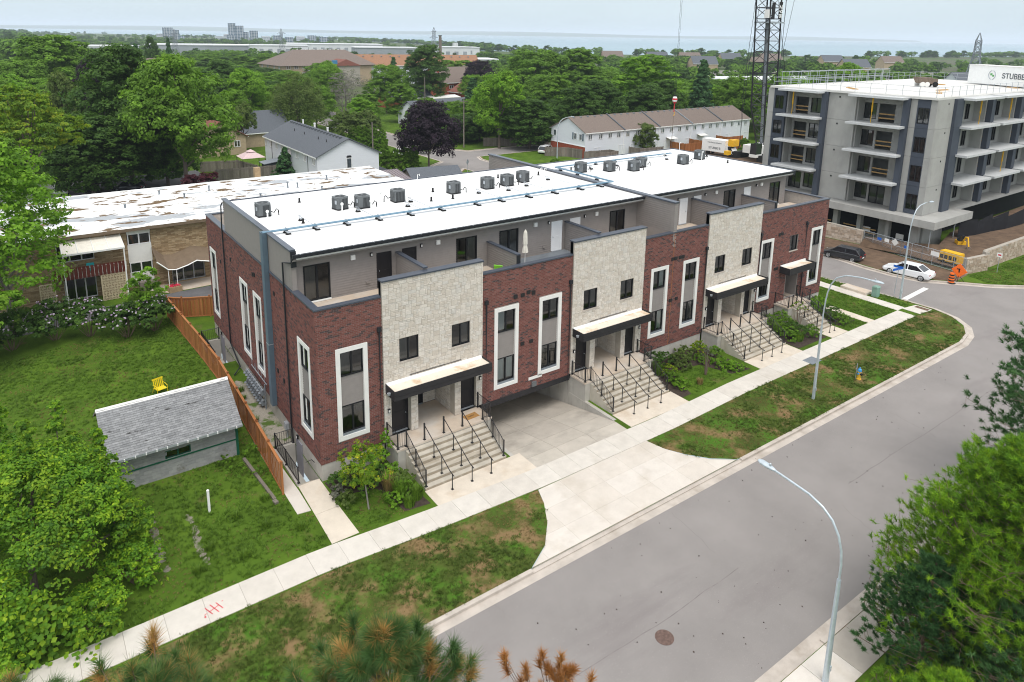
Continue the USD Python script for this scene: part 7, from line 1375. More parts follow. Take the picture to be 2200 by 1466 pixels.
tree_kind('bush_kind', 14, 'dome', 3.0, .1, 3.4, 'leaf_mid', 16, 22, 26, .16)
tree_kind('blue_cedar_kind', 15, 'cone', 1.8, .1, 4.4, 'needle_dark', 14, 22, 24, .16)
def tree(kind, x, y, h, w, label, name=None, cat='tree', group=None, rot=None):
    p, R, H = TREES[kind]; s = max(.2, w / (2 * R))
    return copy_of(p, name or kind.replace('_kind', '_tree'), label, cat, (x, y, -.02), (x * 7.3 + y * 3.1) % 6.28 if rot is None else rot, (s, s, h / H), group)
T = [('locust_kind', -10.0, 69.5, 17.1, 13, 'yellow tinged honey locust at the left edge behind the flat roofed apartments'),
 ('dark_maple_kind', 3.3, 90.8, 21.4, 15, 'tallest dark green tree left of the big light green tree'), ('maple_kind', 8.7, 77.5, 20.3, 15.8, 'biggest light green tree behind the worn white roof'),
 ('dark_maple_kind', -2.8, 82, 12, 13, 'low dark green tree shading the parked cars'), ('dark_maple_kind', 7.4, 84.5, 13, 11, 'dark green lower tree between the two big left trees'),
 ('olive_kind', -3.2, 116.5, 16.2, 7, 'small rounded olive green tree among the left woods'), ('purple_kind', 2.7, 136.1, 17.5, 9, 'dark purple tree deep in the left woods'), ('purple_kind', 1.0, 118, 12.5, 6, 'lower dark purple tree beside the rounded olive tree'),
 ('maple_kind', -9.1, 166.7, 16.3, 17, 'broad green tree at the far left edge'), ('ash_kind', -1.7, 176.5, 22.0, 19, 'highest bushy tree of the upper left woods'), ('ash_kind', 5.4, 196.1, 20.1, 13, 'tree just right of the highest bushy tree at upper left'), ('bright_kind', -11.5, 116.7, 14.3, 11, 'bright green tree at the left edge above the honey locust'),
 ('dark_maple_kind', 37.5, 170, 15.8, 13, 'dark green crown right of the biggest light green tree'), ('bright_kind', 34.3, 135.6, 15.4, 10.5, 'bright rounded tree left of the blue boom lift'), ('olive_kind', 26.2, 111, 9.8, 6, 'pale olive bush above the red brown roof'), ('maple_kind', 27.5, 122, 11.5, 8, 'bluish green rounded tree beneath the bright rounded tree'),
 ('willow_kind', 41.3, 123, 14.6, 14, 'drooping olive willow behind the white row house'), ('dead_kind', 68.5, 160.8, 14.3, 15, 'grey dying tree with bare branches behind the willow'), ('dead_kind', 63, 150, 11.5, 9, 'lower grey dying tree beside the bend of the far street'), ('maple_kind', 66, 168, 13.5, 11, 'green tree between the grey dying trees'), ('bright_kind', 74.5, 190, 14.5, 11, 'yellow green tree in front of the orange brown roof'),
 ('maple_kind', 81.5, 160.5, 14.5, 14, 'wide green tree left of the brick bungalow'), ('ash_kind', 75.5, 140, 10.5, 9, 'light green tree in front of the grey roofed bungalow'), ('dark_maple_kind', 103.6, 177.2, 20.1, 16, 'tall dark tree below the lake transmission tower'), ('poplar_kind', 54.4, 117.9, 9.4, 8, 'young yellow green tree with spiky crown at centre left'), ('olive_kind', 44.5, 101, 8.2, 9.5, 'olive green tree behind the cedar hedge'), ('olive_kind', 51, 107.5, 7.6, 7, 'smaller olive tree right of the cedar hedge'),
 ('purple_kind', 48.0, 74.5, 12.4, 10.9, 'large dark purple maple in front of the street at centre'), ('spruce_kind', 120.9, 235.8, 14, 7, 'small dark spruce in front of the orange brown roof'),
 ('bright_kind', 73.7, 89.8, 16.4, 11, 'bright yellow green maple at centre right of the grey spruce'), ('spruce_kind', 90.5, 126.9, 12.4, 8, 'grey green spruce left of the bright maple'), ('dark_maple_kind', 79.2, 86.2, 10.6, 12.5, 'dark maple in front of the white row house gable'),
 ('maple_kind', 128.5, 149.1, 19.3, 25, 'broad green tree behind the bright maple'), ('ash_kind', 142.7, 143.9, 19.7, 19, 'olive green tall tree left of the silver maple'), ('purple_kind', 130.2, 184.6, 14.5, 13, 'purple tree behind the bright maple'), ('ash_kind', 141.8, 212.8, 13.4, 18, 'green tree behind the purple tree'), ('poplar_kind', 125.9, 97.8, 19.3, 20, 'large bright silver maple behind the white row houses'),
 ('dark_maple_kind', 91.1, 84.5, 13.2, 11, 'dark tree behind the left end of the row houses'), ('dark_maple_kind', 101, 87, 14.0, 12, 'second dark tree behind the row houses'), ('dark_maple_kind', 112, 84.5, 12.8, 13, 'third dark tree behind the row houses'), ('dark_maple_kind', 121.5, 88, 13.5, 12, 'fourth dark tree behind the row houses'), ('spruce_kind', 133.2, 85, 18.4, 8.5, 'tall dark spruce near the crane boom'), ('maple_kind', 142, 80, 14.5, 13, 'green tree behind the far end of the row houses'), ('bright_kind', 148, 70, 15.5, 13, 'lighter green tree behind the crane boom'), ('bright_kind', 151, 58, 13.5, 11, 'light green tree between crane boom and concrete building'), ('maple_kind', 137, 66.5, 9, 9, 'low green tree at the far end of the row houses'),
 ('round_cedar_kind', 96.3, 69.0, 6.2, 6.0, 'rounded olive cedar in front of the long white row house'), ('maple_kind', 165, 157.5, 12, 14, 'tree behind the silver maple to the left'), ('ash_kind', 140.4, 225.3, 13, 13, 'tree behind the tall dark tree at right'), ('maple_kind', 112, 160, 11, 10, 'tree right of the brick houses'), ('dark_maple_kind', 108, 143, 12, 12, 'dark tree in front of the brick houses at right'), ('maple_kind', 118, 132, 12.5, 12, 'green tree left of the broad tree in mid distance'),
 ('spruce_kind', 17.2, 174.7, 20, 5, 'thin pointed spruce standing over the left woods'), ('dark_maple_kind', 39.6, 292.7, 20.6, 7, 'isolated round dark tree on the left skyline'), ('spruce_kind', 45.7, 291.7, 20.3, 5, 'pointed spruce next to the isolated round dark tree'), ('bright_kind', 216.2, 92, 16.6, 13, 'yellow green tree behind the concrete roof scaffold'), ('maple_kind', 209, 99, 14, 10, 'light tree beside the yellow green tree behind the scaffold'),
 ('bright_kind', 60.5, 105, 5.5, 5, 'small bright tree by the far driveway'), ('maple_kind', 86, 117, 9.0, 8, 'bright green young tree in front of the grey bungalow'), ('bright_kind', 91.5, 165, 7.5, 5, 'small bright tree by the utility pole'), ('maple_kind', 92, 108, 9, 10, 'green tree behind the dark board fence'), ('ash_kind', 103, 108, 14, 12, 'green tree behind the first dark tree of the row'), ('ash_kind', 62.5, 132.5, 8.8, 8, 'light tree at the bend of the far street')]
for k, x, y, h, w, l in T: tree(k, x, y, h, w, l)
tree('bush_kind', 9.5, 66, 4.5, 8, 'burgundy shrub behind the worn white roof beside the chimney', 'burgundy_shrub', 'shrub') if False else None
for x, y, l in ((28.4, 81.5, 'left blue green cedar beside the white row house'), (31.0, 79.5, 'right blue green cedar beside the white row house')): tree('blue_cedar_kind', x - 3.6, y, 5.2, 4.2, l, 'blue_cedar')
hedge_pts = [(43.5 + .28 * i, 98.8 - .42 * i) for i in range(17)] + [(39.2 + i * .62, 75.0 + .05 * i) for i in range(12)] + [(41.3 + .5 * i, 79.5 + .8 * i) for i in range(8)]
for i, (x, y) in enumerate(hedge_pts): tree('cedar_kind', x, y, [5.4, 4.4, 4.8][(i >= 17) + (i >= 29)] * (.9 + .2 * ((i * 37) % 10) / 10), 2.1, 'narrow clipped cedar in the hedge beside the white row house', 'hedge_cedar', 'hedge', 'cedars of the hedges beside the white row house')
for x, y, w, h, l in ((62.5, 148.5, 8, 2.2, 'clipped hedge at the bend of the far street'), (56.5, 92, 3, 1.6, 'round green bush by the purple maple'), (70.5, 66.5, 2.5, 1.6, 'green bush by the side street corner'), (120, 61.5, 3, 2.4, 'green bush behind the box truck')): tree('bush_kind', x, y, h, w, l, 'bush', 'bush')
# filling woods: alike trees that nothing tells apart
rw = random.Random(21); placed = [(x, y, w) for _, x, y, _, w, _ in T]
def wood(n, poly, kinds, hr, wr, label, grp, avoid=()):
    c = 0; t_ = 0; x0, y0, x1, y1 = poly.bounds
    while c < n and t_ < 6000:
        t_ += 1; x, y = rw.uniform(x0, x1), rw.uniform(y0, y1)
        if not poly.contains(shapely.Point(x, y)) or any(a.distance(shapely.Point(x, y)) < 4 for a in avoid): continue
        w = rw.uniform(*wr)
        if any((x - a) ** 2 + (y - b) ** 2 < (.34 * (w + q)) ** 2 for a, b, q in placed): continue
        placed.append((x, y, w)); tree(rw.choice(kinds), x, y, rw.uniform(*hr), w, label, group=grp); c += 1
AV = [road, sbox(14, 106, 38, 129), sbox(70, 127, 100, 141), sbox(84, 165, 145, 215), sbox(80, 240, 200, 320), sbox(14, 195, 40, 216)]
MIX = ['maple_kind', 'dark_maple_kind', 'ash_kind', 'maple_kind', 'bright_kind', 'ash_kind', 'dark_maple_kind']
wood(34, Polygon([(-16, 98), (16, 97), (27, 134), (34, 180), (24, 230), (-20, 230), (-26, 150)]), MIX, (11, 15), (11, 15), 'leafy tree in the dense wood behind the left apartment building', 'trees of the dense left wood', AV)
wood(56, Polygon([(-24, 232), (34, 225), (60, 180), (66, 182), (78, 235), (76, 330), (-20, 420), (-60, 380)]), MIX, (8, 11.5), (13, 19), 'tree in the far wood below the skyline towers', 'trees of the far left wood', AV)
wood(14, Polygon([(40, 137), (58, 130), (58, 178), (44, 165)]), MIX, (8, 12), (9, 12), 'tree in the gardens behind the willow', 'trees behind the willow', AV)
wood(20, Polygon([(66, 96), (86, 96), (100, 92), (106, 120), (84, 126), (66, 118)]), MIX, (6, 9), (6, 9), 'small garden tree behind the bright maple', 'garden trees behind the bright maple', AV)
wood(34, Polygon([(108, 92), (150, 66), (200, 70), (215, 120), (180, 190), (145, 230), (108, 150)]), MIX + ['bright_kind', 'poplar_kind'], (8, 12.5), (11, 17), 'tree in the wood behind the long white row houses', 'trees behind the row houses', AV + [sbox(200, 85, 222, 105)])
wood(30, Polygon([(76, 200), (118, 216), (150, 232), (200, 330), (150, 420), (60, 400), (60, 330), (78, 320)]), MIX, (9, 12.5), (12, 17), 'tree around the long apartment roofs in the distance', 'trees around the far apartment roofs', AV)
# far-off woods that read as one mass
def far_proto(parent, name, seed, m):
    rs = np.random.RandomState(seed); x = UsdGeom.Xform.Define(stage, parent + '/' + name)
    mb, L = crown(rs, 'round', 6, 1, 11, 8, 13, 10, .95); mb.build('crown', m, parent + '/' + name); return Sdf.Path(parent + '/' + name)
fwood = UsdGeom.PointInstancer.Define(stage, '/World/far_woods'); tag(fwood.GetPrim(), 'far-off woods and hedgerows reaching to the lake shore', 'woods', None, 'stuff')
protos = [far_proto('/World/far_woods', n_, s_, m_) for n_, s_, m_ in (('green_tree', 50, 'leaf_mid'), ('dark_tree', 51, 'leaf_dark'), ('bright_tree', 52, 'leaf_mid'))]
rs = np.random.RandomState(77); pts, idx, scl, ori = [], [], [], []
blocks = [sbox(80, 240, 205, 325)] + [shapely.Point(x, y).buffer(max(sx, sy) * .62) for x, y, sx, sy, *_ in WK] + [shapely.LineString(q_).buffer(9), sbox(318, 90, 342, 110), shapely.Point(405, 705).buffer(8)]
blk = unary_union(blocks); prep = shapely.prepared.prep(blk); inland = shapely.prepared.prep(land.buffer(-12))
def scatter(n, fx, dens, hs=(.8, 1.35), coast=None):
    c = 0; t_ = 0
    while c < n and t_ < 40 * n:
        t_ += 1; x, y = fx(); p = shapely.Point(x, y)
        if rs.rand() > dens(x, y) or not inland.contains(p) or prep.contains(p): continue
        s = rs.uniform(*hs); pts.append((x, y, -.3)); idx.append(rs.randint(3)); scl.append((s * rs.uniform(.9, 1.4),) * 2 + (s,)); a = rs.uniform(0, PI); ori.append((math.cos(a), 0, 0, math.sin(a))); c += 1
def polar(r0, r1, a0, a1):
    def f():
        a = math.radians(rs.uniform(a0, a1)); d = math.exp(rs.uniform(math.log(r0), math.log(r1))); return EYE[0] + d * math.sin(a), EYE[1] + d * math.cos(a)
    return f
clump = lambda sc, th: (lambda x, y: 1.0 if meshkit.fbm(np.array([x / sc, y / sc, 3.3]), 3) > th else .06)
scatter(1000, polar(420, 1300, -6, 34), clump(70, .60), (.4, .72))                # industrial flats: hedgerows only
scatter(900, polar(1250, 3500, -8, 26), clump(140, .54), (.5, .85))    # towards the towers and the spit
scatter(800, polar(330, 640, 33, 60), clump(60, .50), (.5, .85))                  # towards the lake
scatter(500, polar(300, 900, 50, 84), clump(60, .52), (.45, .8))                  # right hand belt
scatter(700, polar(420, 2500, -14, 2), clump(120, .42), (1.0, 1.6))
shl_ = shapely.LineString(shore); 
for s_ in np.arange(0, shl_.length, 7.5):
    p = shl_.interpolate(s_)
    if math.hypot(p.x, p.y) < 2300 and p.x > 300 and meshkit.noise(np.array([s_ / 60, 2.0, 1.0])) > .22:
        q = rs.uniform(14, 60); pts.append((p.x - q * .5, p.y - q * .85, -.3)); idx.append(rs.randint(3)); s = rs.uniform(.55, .95); scl.append((s * 1.4, s * 1.4, s)); ori.append((1, 0, 0, 0))
fwood.CreatePrototypesRel().SetTargets(protos); fwood.CreatePositionsAttr([Gf.Vec3f(*map(float, p)) for p in pts]); fwood.CreateProtoIndicesAttr(idx); fwood.CreateScalesAttr([Gf.Vec3f(*map(float, s)) for s in scl]); fwood.CreateOrientationsAttr([Gf.Quath(*map(float, o)) for o in ori])
# the wooded ridge at the far left
hm = MB(); hx = np.linspace(-900, 60, 25)
for a, b in zip(hx, hx[1:]):
    ha, hb_ = [max(0, 34 * math.exp(-((v + 330) / 260) ** 2) + 3 * math.sin(v / 37)) for v in (a, b)]
    hm.hexa([(a, 1050, -1), (b, 1050, -1), (b, 1500, -1), (a, 1500, -1), (a, 1180, ha), (b, 1180, hb_), (b, 1400, hb_), (a, 1400, ha)])
struct(hm, 'wooded_ridge', 'far_ground')
# ------------------------------------------------------------------ near plants
def shrub(name, label, cat, x, y, r, h, m, n=900, ls=.07, seed=0, lob=7, stems=True, asp=.55, z0=.0, flat=1.0, shape='dome'):
    rs = np.random.RandomState(seed + int(abs(x) * 31 + abs(y) * 17)); t = thing(name, label, cat, (x, y, .01))
    mb, L = crown(rs, shape, r, z0, h, lob, max(3, n // (lob * 22)), 22, ls, flat); mb.build('foliage', m, t)
    if stems:
        st = MB()
        for c, _ in L: st.tube([(c[0] * .15, c[1] * .15, 0), c * [.6, .6, .6], c], [.03, .02, .008], 4)
        st.build('stem', 'twig', t)
    return t, L
def grass_clump(name, label, x, y, r, h, m, n=160, seed=1, w=.02, lean=.5):
    rs = np.random.RandomState(seed + int(x * 13 + y * 7) % 999); t = thing(name, label, 'plant', (x, y, .01)); mb = MB(); a = rs.uniform(0, 2 * PI, n); q = np.sqrt(rs.rand(n)) * r * .6
    b = np.c_[np.cos(a) * q, np.sin(a) * q, np.zeros(n)]; hh = h * rs.uniform(.5, 1.1, n); dr = np.c_[np.cos(a), np.sin(a), np.zeros(n)] * (lean * hh * rs.uniform(.2, 1, n))[:, None]; s = np.c_[-np.sin(a), np.cos(a), np.zeros(n)] * w
    m1 = b + dr * .35 + np.c_[np.zeros((n, 2)), hh * .65]; tip = b + dr + np.c_[np.zeros((n, 2)), hh]
    v = np.stack([b - s, b + s, m1 + s * .7, m1 - s * .7, tip], 1).reshape(-1, 3); i = np.arange(n)[:, None] * 5
    mb.add(v, np.vstack([i + [0, 1, 2], i + [0, 2, 3], i + [3, 2, 4]]), np.repeat(np.clip(rs.normal(.5, .22, n), 0, 1), 5)); mb.build('blades', m, t, kind='stuff'); return t
def flowers(t, L, n, s, m='petal', seed=3, up=.9):
    rs = np.random.RandomState(seed); mb = MB()
    for _ in range(n):
        c, r = L[rs.randint(len(L))]; d = sph(rs, 1)[0]; d[2] = abs(d[2]) * up; P = c + d * r * rs.uniform(.95, 1.18)
        leaf_quads(mb, np.repeat(P[None], 3, 0) + rs.normal(size=(3, 3)) * s * .3, np.repeat((d + [0, 0, .3])[None], 3, 0) + rs.normal(size=(3, 3)) * .5, s, rs, np.full(3, rs.rand()), .8)
    mb.build('flowers', m, t, kind='stuff')
# rose of Sharon hedge by the tarmac path
for i, (x, y, r, h, m) in enumerate(((-16.4, 27.2, 2.6, 2.9, 'leaf_dark'), (-13.4, 28.6, 2.6, 3.2, 'leaf_dark'), (-10.6, 28.9, 2.4, 3.5, 'leaf_dark'), (-8.3, 28.2, 2.0, 3.4, 'leaf_dark'), (-5.9, 26.4, 2.0, 3.0, 'leaf_dark'), (-3.9, 26.6, 1.9, 3.1, 'leaf_dark'))):
    t, L = shrub('flowering_shrub', ['flowering shrub at the left edge under the leaning tree', 'second flowering shrub from the left edge along the path', 'flowering shrub below the brown balcony', 'tallest flowering shrub with many white flowers', 'flowering shrub left of the light green sapling', 'flowering shrub beside the corner of the orange fence'][i], 'shrub', x, y, r, h, m, 4200, .12, 40 + i, 10)
    flowers(t, L, [60, 70, 110, 130, 90, 80][i], .075, seed=i)
t, L = shrub('sapling', 'light green sapling growing among the flowering shrubs', 'tree', -4.3, 27.6, 1.9, 5.2, 'leaf_bright', 3200, .12, 60, 9, shape='tall', z0=1.2)
shrub('burgundy_shrub', 'burgundy leaved shrub behind the worn white roof beside the chimney', 'shrub', 9.2, 68.5, 4.2, 4.6, 'leaf_burgundy', 3600, .22, 70, 10); shrub('burgundy_shrub', 'smaller burgundy shrub left of the larger one behind the white roof', 'shrub', 4.6, 66, 2.6, 3.0, 'leaf_burgundy', 1600, .2, 71, 7)
# the tree in front of the left apartments
def big_tree(name, label, x, y, R, z0, H, shape, m, nl, nc, nleaf, ls, seed, flat=1.0, bark='trunk', tr=.2, lim=14, droop=0):
    rs = np.random.RandomState(seed); t = thing(name, label, 'tree', (x, y, 0)); mb, L = crown(rs, shape, R, z0, H, nl, nc, nleaf, ls, flat, droop); mb.build('crown', m, t); trunk_of(L, z0, H, tr, rs, lim).build('trunk', bark, t); return t, L
big_tree('broadleaf_tree', 'large light green tree in front of the left apartments', -13.4, 31.6, 5.6, 3.2, 16.2, 'tall', 'leaf_bright', 24, 32, 30, .17, 81, .8, 'bark_grey', .24)
big_tree('broadleaf_tree', 'low spreading bright branches at the left edge over the flowering shrubs', -15.6, 25.8, 3.6, 2.2, 7.6, 'flat', 'leaf_bright', 12, 26, 28, .15, 82, .7, 'bark_grey', .14)
# vine covered tree in the left foreground
t, L = big_tree('vine_covered_tree', 'bright green tree overgrown with vines in the left foreground', -13.0, -.6, 4.4, .2, 6.9, 'dome', 'leaf_vine', 30, 44, 48, .082, 83, .95, 'trunk', .2, 16)
rs = np.random.RandomState(84); vm = MB()
for dx, dy, z0_, H_, R_ in ((1.6, 2.6, 3.2, 7.9, 1.3), (-.6, 3.4, 3.0, 8.3, 1.5), (-2.4, 2.2, 3.0, 7.9, 1.4), (3.0, 1.4, 2.4, 6.6, 1.2), (.4, .6, 4.2, 8.2, 1.3), (3.4, -.9, 2.0, 5.0, 1.1)):
    sh_, _ = crown(rs, 'cone', R_, z0_, H_, 10, 22, 34, .078, .8); sh_.v = [q + [dx, dy, 0] for q in sh_.v]; sh_.build('leafy_shoot', 'leaf_vine', t)
    MB().tube([(dx * .5, dy * .5, 1.5), (dx * .9, dy * .9, z0_ + .3), (dx, dy, H_ - .4)], [.07, .045, .012], 5).build('branch', 'trunk', t)
for k in range(26):
    a = rs.uniform(-2.2, .9); r = rs.uniform(3.0, 4.5); c = np.array([r * math.cos(a), r * math.sin(a), rs.uniform(.6, 3.2)]); n = 70; s = rs.rand(n)
    P = c + np.c_[rs.normal(0, .28, n) + s * math.cos(a) * .5, rs.normal(0, .28, n) + s * math.sin(a) * .5, -s * min(c[2], 1.6)]; P[:, 2] = np.maximum(P[:, 2], .06)
    leaf_quads(vm, P, np.c_[np.full(n, math.cos(a)), np.full(n, math.sin(a)), np.full(n, .7)] + rs.normal(size=(n, 3)) * .3, .11, rs, rs.normal(.5, .2, n), .85)
vm.build('hanging_vines', 'leaf_vine', t, kind='stuff')
for i, (x, y, r, h) in enumerate(((-9.4, -2.2, 1.5, 2.2), (-11.2, -4.0, 1.6, 1.9), (-9.2, .2, 1.2, 2.7), (-14.6, -4.2, 1.8, 2.4), (-16.5, -3.0, 2.2, 3.4))): shrub('vine_thicket', ['low vine thicket beside the wheel tracks', 'vine thicket spilling towards the sidewalk', 'vine thicket nearest the old garage', 'vine thicket at the sidewalk near the left edge', 'tall vine thicket at the left edge'][i], 'shrub', x, y, r, h, 'leaf_vine', 6000, .062, 90 + i, 12, True, .62)
# garden beds
shrub('ginkgo_tree', 'young yellow green tree with thin trunk in the first front garden', 'tree', 1.15, -3.0, 1.45, 3.5, 'leaf_ginkgo', 2600, .075, 101, 13, False, .7, 1.1, shape='tall')
MB().tube([(1.15, -3.5, 0), (1.15, -3.1, 1.5), (1.15, -3.0, 2.4)], [.045, .035, .02], 7).build('trunk', 'bark_grey', '/World/ginkgo_tree') if False else None
tt = stage.GetPrimAtPath('/World/ginkgo_tree'); MB().tube([(0, -.5, -.01), (0, -.15, 1.2), (0, 0, 2.6)], [.045, .035, .015], 7).build('trunk', 'bark_grey', tt)
GP = [(.5, -1.0, .55, .9, 'leaf_dark', 'dark green shrub at the near brick corner'), (1.2, -1.1, .6, 1.1, 'leaf_olive', 'olive shrub under the front corner window'), (2.0, -1.0, .7, 1.5, 'leaf_mid', 'green shrub behind the young yellow tree'), (.2, -1.7, .45, .6, 'leaf_grey', 'grey green plant at the edge of the side path'), (2.9, -.8, .6, 1.7, 'leaf_bright', 'leafy climber beside the first downpipe'), (3.35, -.75, .45, 2.6, 'leaf_bright', 'tall climber reaching the landing railing'), (3.2, -1.9, .55, .9, 'leaf_mid', 'green shrub beside the first stairs'), (3.5, -2.7, .6, .8, 'leaf_olive', 'olive clump halfway down the first stairs'),
      (25.0, -.9, .75, 1.2, 'leaf_dark', 'blue green bush beside the second stairs'), (26.2, -.8, .7, .9, 'leaf_dark', 'dark bush against the concrete foundation'), (27.2, -1.3, .7, .7, 'leaf_olive', 'low olive bush mid garden'), (28.3, -.9, .7, .8, 'leaf_olive', 'low bush under the third downpipe'), (29.6, -1.1, .6, 1.0, 'leaf_ginkgo', 'yellow flowered bush beside the third stairs'), (30.3, -2.2, .6, .8, 'leaf_mid', 'green bush low beside the third stairs'), (25.2, -2.2, .6, .6, 'leaf_ginkgo', 'yellow flecked low plants along the second stairs'), (24.5, -3.8, .6, .5, 'leaf_bright', 'bright ground plants at the foot of the second stairs'), (29.6, -3.5, .8, .35, 'leaf_bright', 'bright ground cover at the foot of the third stairs'),
      (38.6, -1.0, .8, 1.0, 'leaf_mid', 'green bush beside the fourth bay foundation'), (40.2, -1.2, .8, 1.1, 'leaf_mid', 'green bush beside the narrow stairs'), (39.2, -3.2, 1.0, .9, 'leaf_dark', 'blue green bush near the third stairs foot'), (40.3, -4.0, .8, .7, 'leaf_mid', 'leafy plants next to the sidewalk by the narrow stairs'), (44.9, -1.2, .8, 1.2, 'leaf_bright', 'bright bush right of the narrow stairs'), (45.4, -2.6, .9, .9, 'leaf_dark', 'dark round bush at the end of the front path'), (45.0, -3.8, .8, .7, 'leaf_mid', 'low plants at the foot of the narrow stairs'), (47.0, -.6, .7, .8, 'leaf_bright', 'bright shrub at the far building corner')]
GP += [(.4, -2.4, .5, .5, 'leaf_olive', 'low olive plants along the side path edge'), (1.6, -1.9, .7, .9, 'leaf_mid', 'leafy shrub under the young yellow tree'), (2.5, -1.7, .6, .9, 'leaf_dark', 'dark shrub between the tree and the first stairs'), (3.3, -3.4, .55, .6, 'leaf_mid', 'green plants along the cheek of the first stairs'), (2.4, -3.8, .5, .45, 'leaf_bright', 'bright low plants near the sidewalk in the first garden'), (26.8, -2.0, .6, .45, 'leaf_olive', 'olive ground plants in the middle of the second garden'), (28.9, -2.2, .6, .5, 'leaf_mid', 'low green plants before the third stairs'), (24.7, -2.9, .6, .5, 'leaf_mid', 'low green plants against the second stairs'), (30.0, -4.2, .7, .3, 'leaf_bright', 'ground cover at the sidewalk before the third stairs'), (39.6, -2.1, .8, .9, 'leaf_mid', 'leafy bush in the middle of the third garden'), (38.2, -3.2, .8, .8, 'leaf_mid', 'leafy bush beside the lower third stairs')]
for i, (x, y, r, h, m, l) in enumerate(GP): shrub('garden_shrub', l, 'shrub', x, y, r * 1.3, h * 1.1, m, int(900 + 1500 * r), .055, 120 + i, 8, False)
for i, (x, y, r, h, m, l) in enumerate(((3.0, -3.4, .6, .9, 'grass_blade', 'tall grassy clump beside the lower first stairs'), (3.6, -4.1, .5, .7, 'grass_blade', 'grassy clump at the sidewalk by the first stairs'), (2.7, -2.6, .5, .9, 'dry_blade', 'dry grass stems beside the first stairs'), (3.0, -4.4, .5, .5, 'grass_blade', 'low grass tuft at the first garden corner'), (38.2, -2.2, .7, 1.0, 'grass_blade', 'tall grasses beside the third stairs rail'), (38.6, -3.9, .7, .8, 'grass_blade', 'grass clump at the foot of the third stairs'), (26.0, -4.3, .32, .4, 'dry_blade', 'round tan dry tuft in the second garden'), (24.6, -1.6, .5, .9, 'grass_blade', 'upright grass beside the second landing'))): grass_clump('grass_clump', l, x, y, r, h, m, 260, i + 5)
def sapling(x, y, h, label, m, n=260, r=.6):
    t, L = shrub('young_tree', label, 'tree', x, y, r, h, m, n, .06, 150, 7, True, .6, h * .45); MB().tube([(0, 0, 0), (.02, 0, h * .5), (0, 0, h * .95)], [.03, .022, .01], 6).build('trunk', 'bark_grey', t)
sapling(27.4, -3.66, 2.4, 'bare thin young tree in the second front garden', 'leaf_grey', 60, .5); sapling(39.9, -3.0, 3.0, 'thin yellow green young tree beside the narrow stairs', 'leaf_ginkgo', 420, .75)
for i, (x, y, r) in enumerate(((-3.6, 3.2, .8), (-2.4, 4.7, .5), (-3.9, 4.6, .6), (-2.5, 2.6, .5))): shrub('weeds', ['weeds at the corner of the old garage', 'weeds between the garage and the fence', 'creeping weeds along the garage base', 'weeds along the fence foot'][i], 'weeds', x, y, r, .45 + .3 * (i == 1), 'leaf_mid', 500, .06, 160 + i, 6, False)
for i, (x, y) in enumerate(((-6.2, -2.0), (-3.6, -1.9), (-4.6, -.4), (-7.0, -3.2), (-2.2, -3.0), (-3.0, .2), (-5.0, -3.4), (-1.4, 6.5), (-1.2, 8.2), (-1.1, 11.4), (-.9, 12.6), (-1.3, 13.6))): grass_clump('weed_tuft', 'tuft of taller weeds in the ' + ['grass between the wheel tracks', 'front grass centre', 'grass near the white marker post', 'grass near the vine thicket', 'grass by the side path', 'grass by the fence end', 'grass near the sidewalk', 'gravel near the stairwell', 'gravel below the first chase', 'gravel below the gas meters', 'gravel behind the gas meters', 'grass past the gravel'][i], x, y, .35, .32, 'grass_blade', 110, 200 + i, .014, .9)
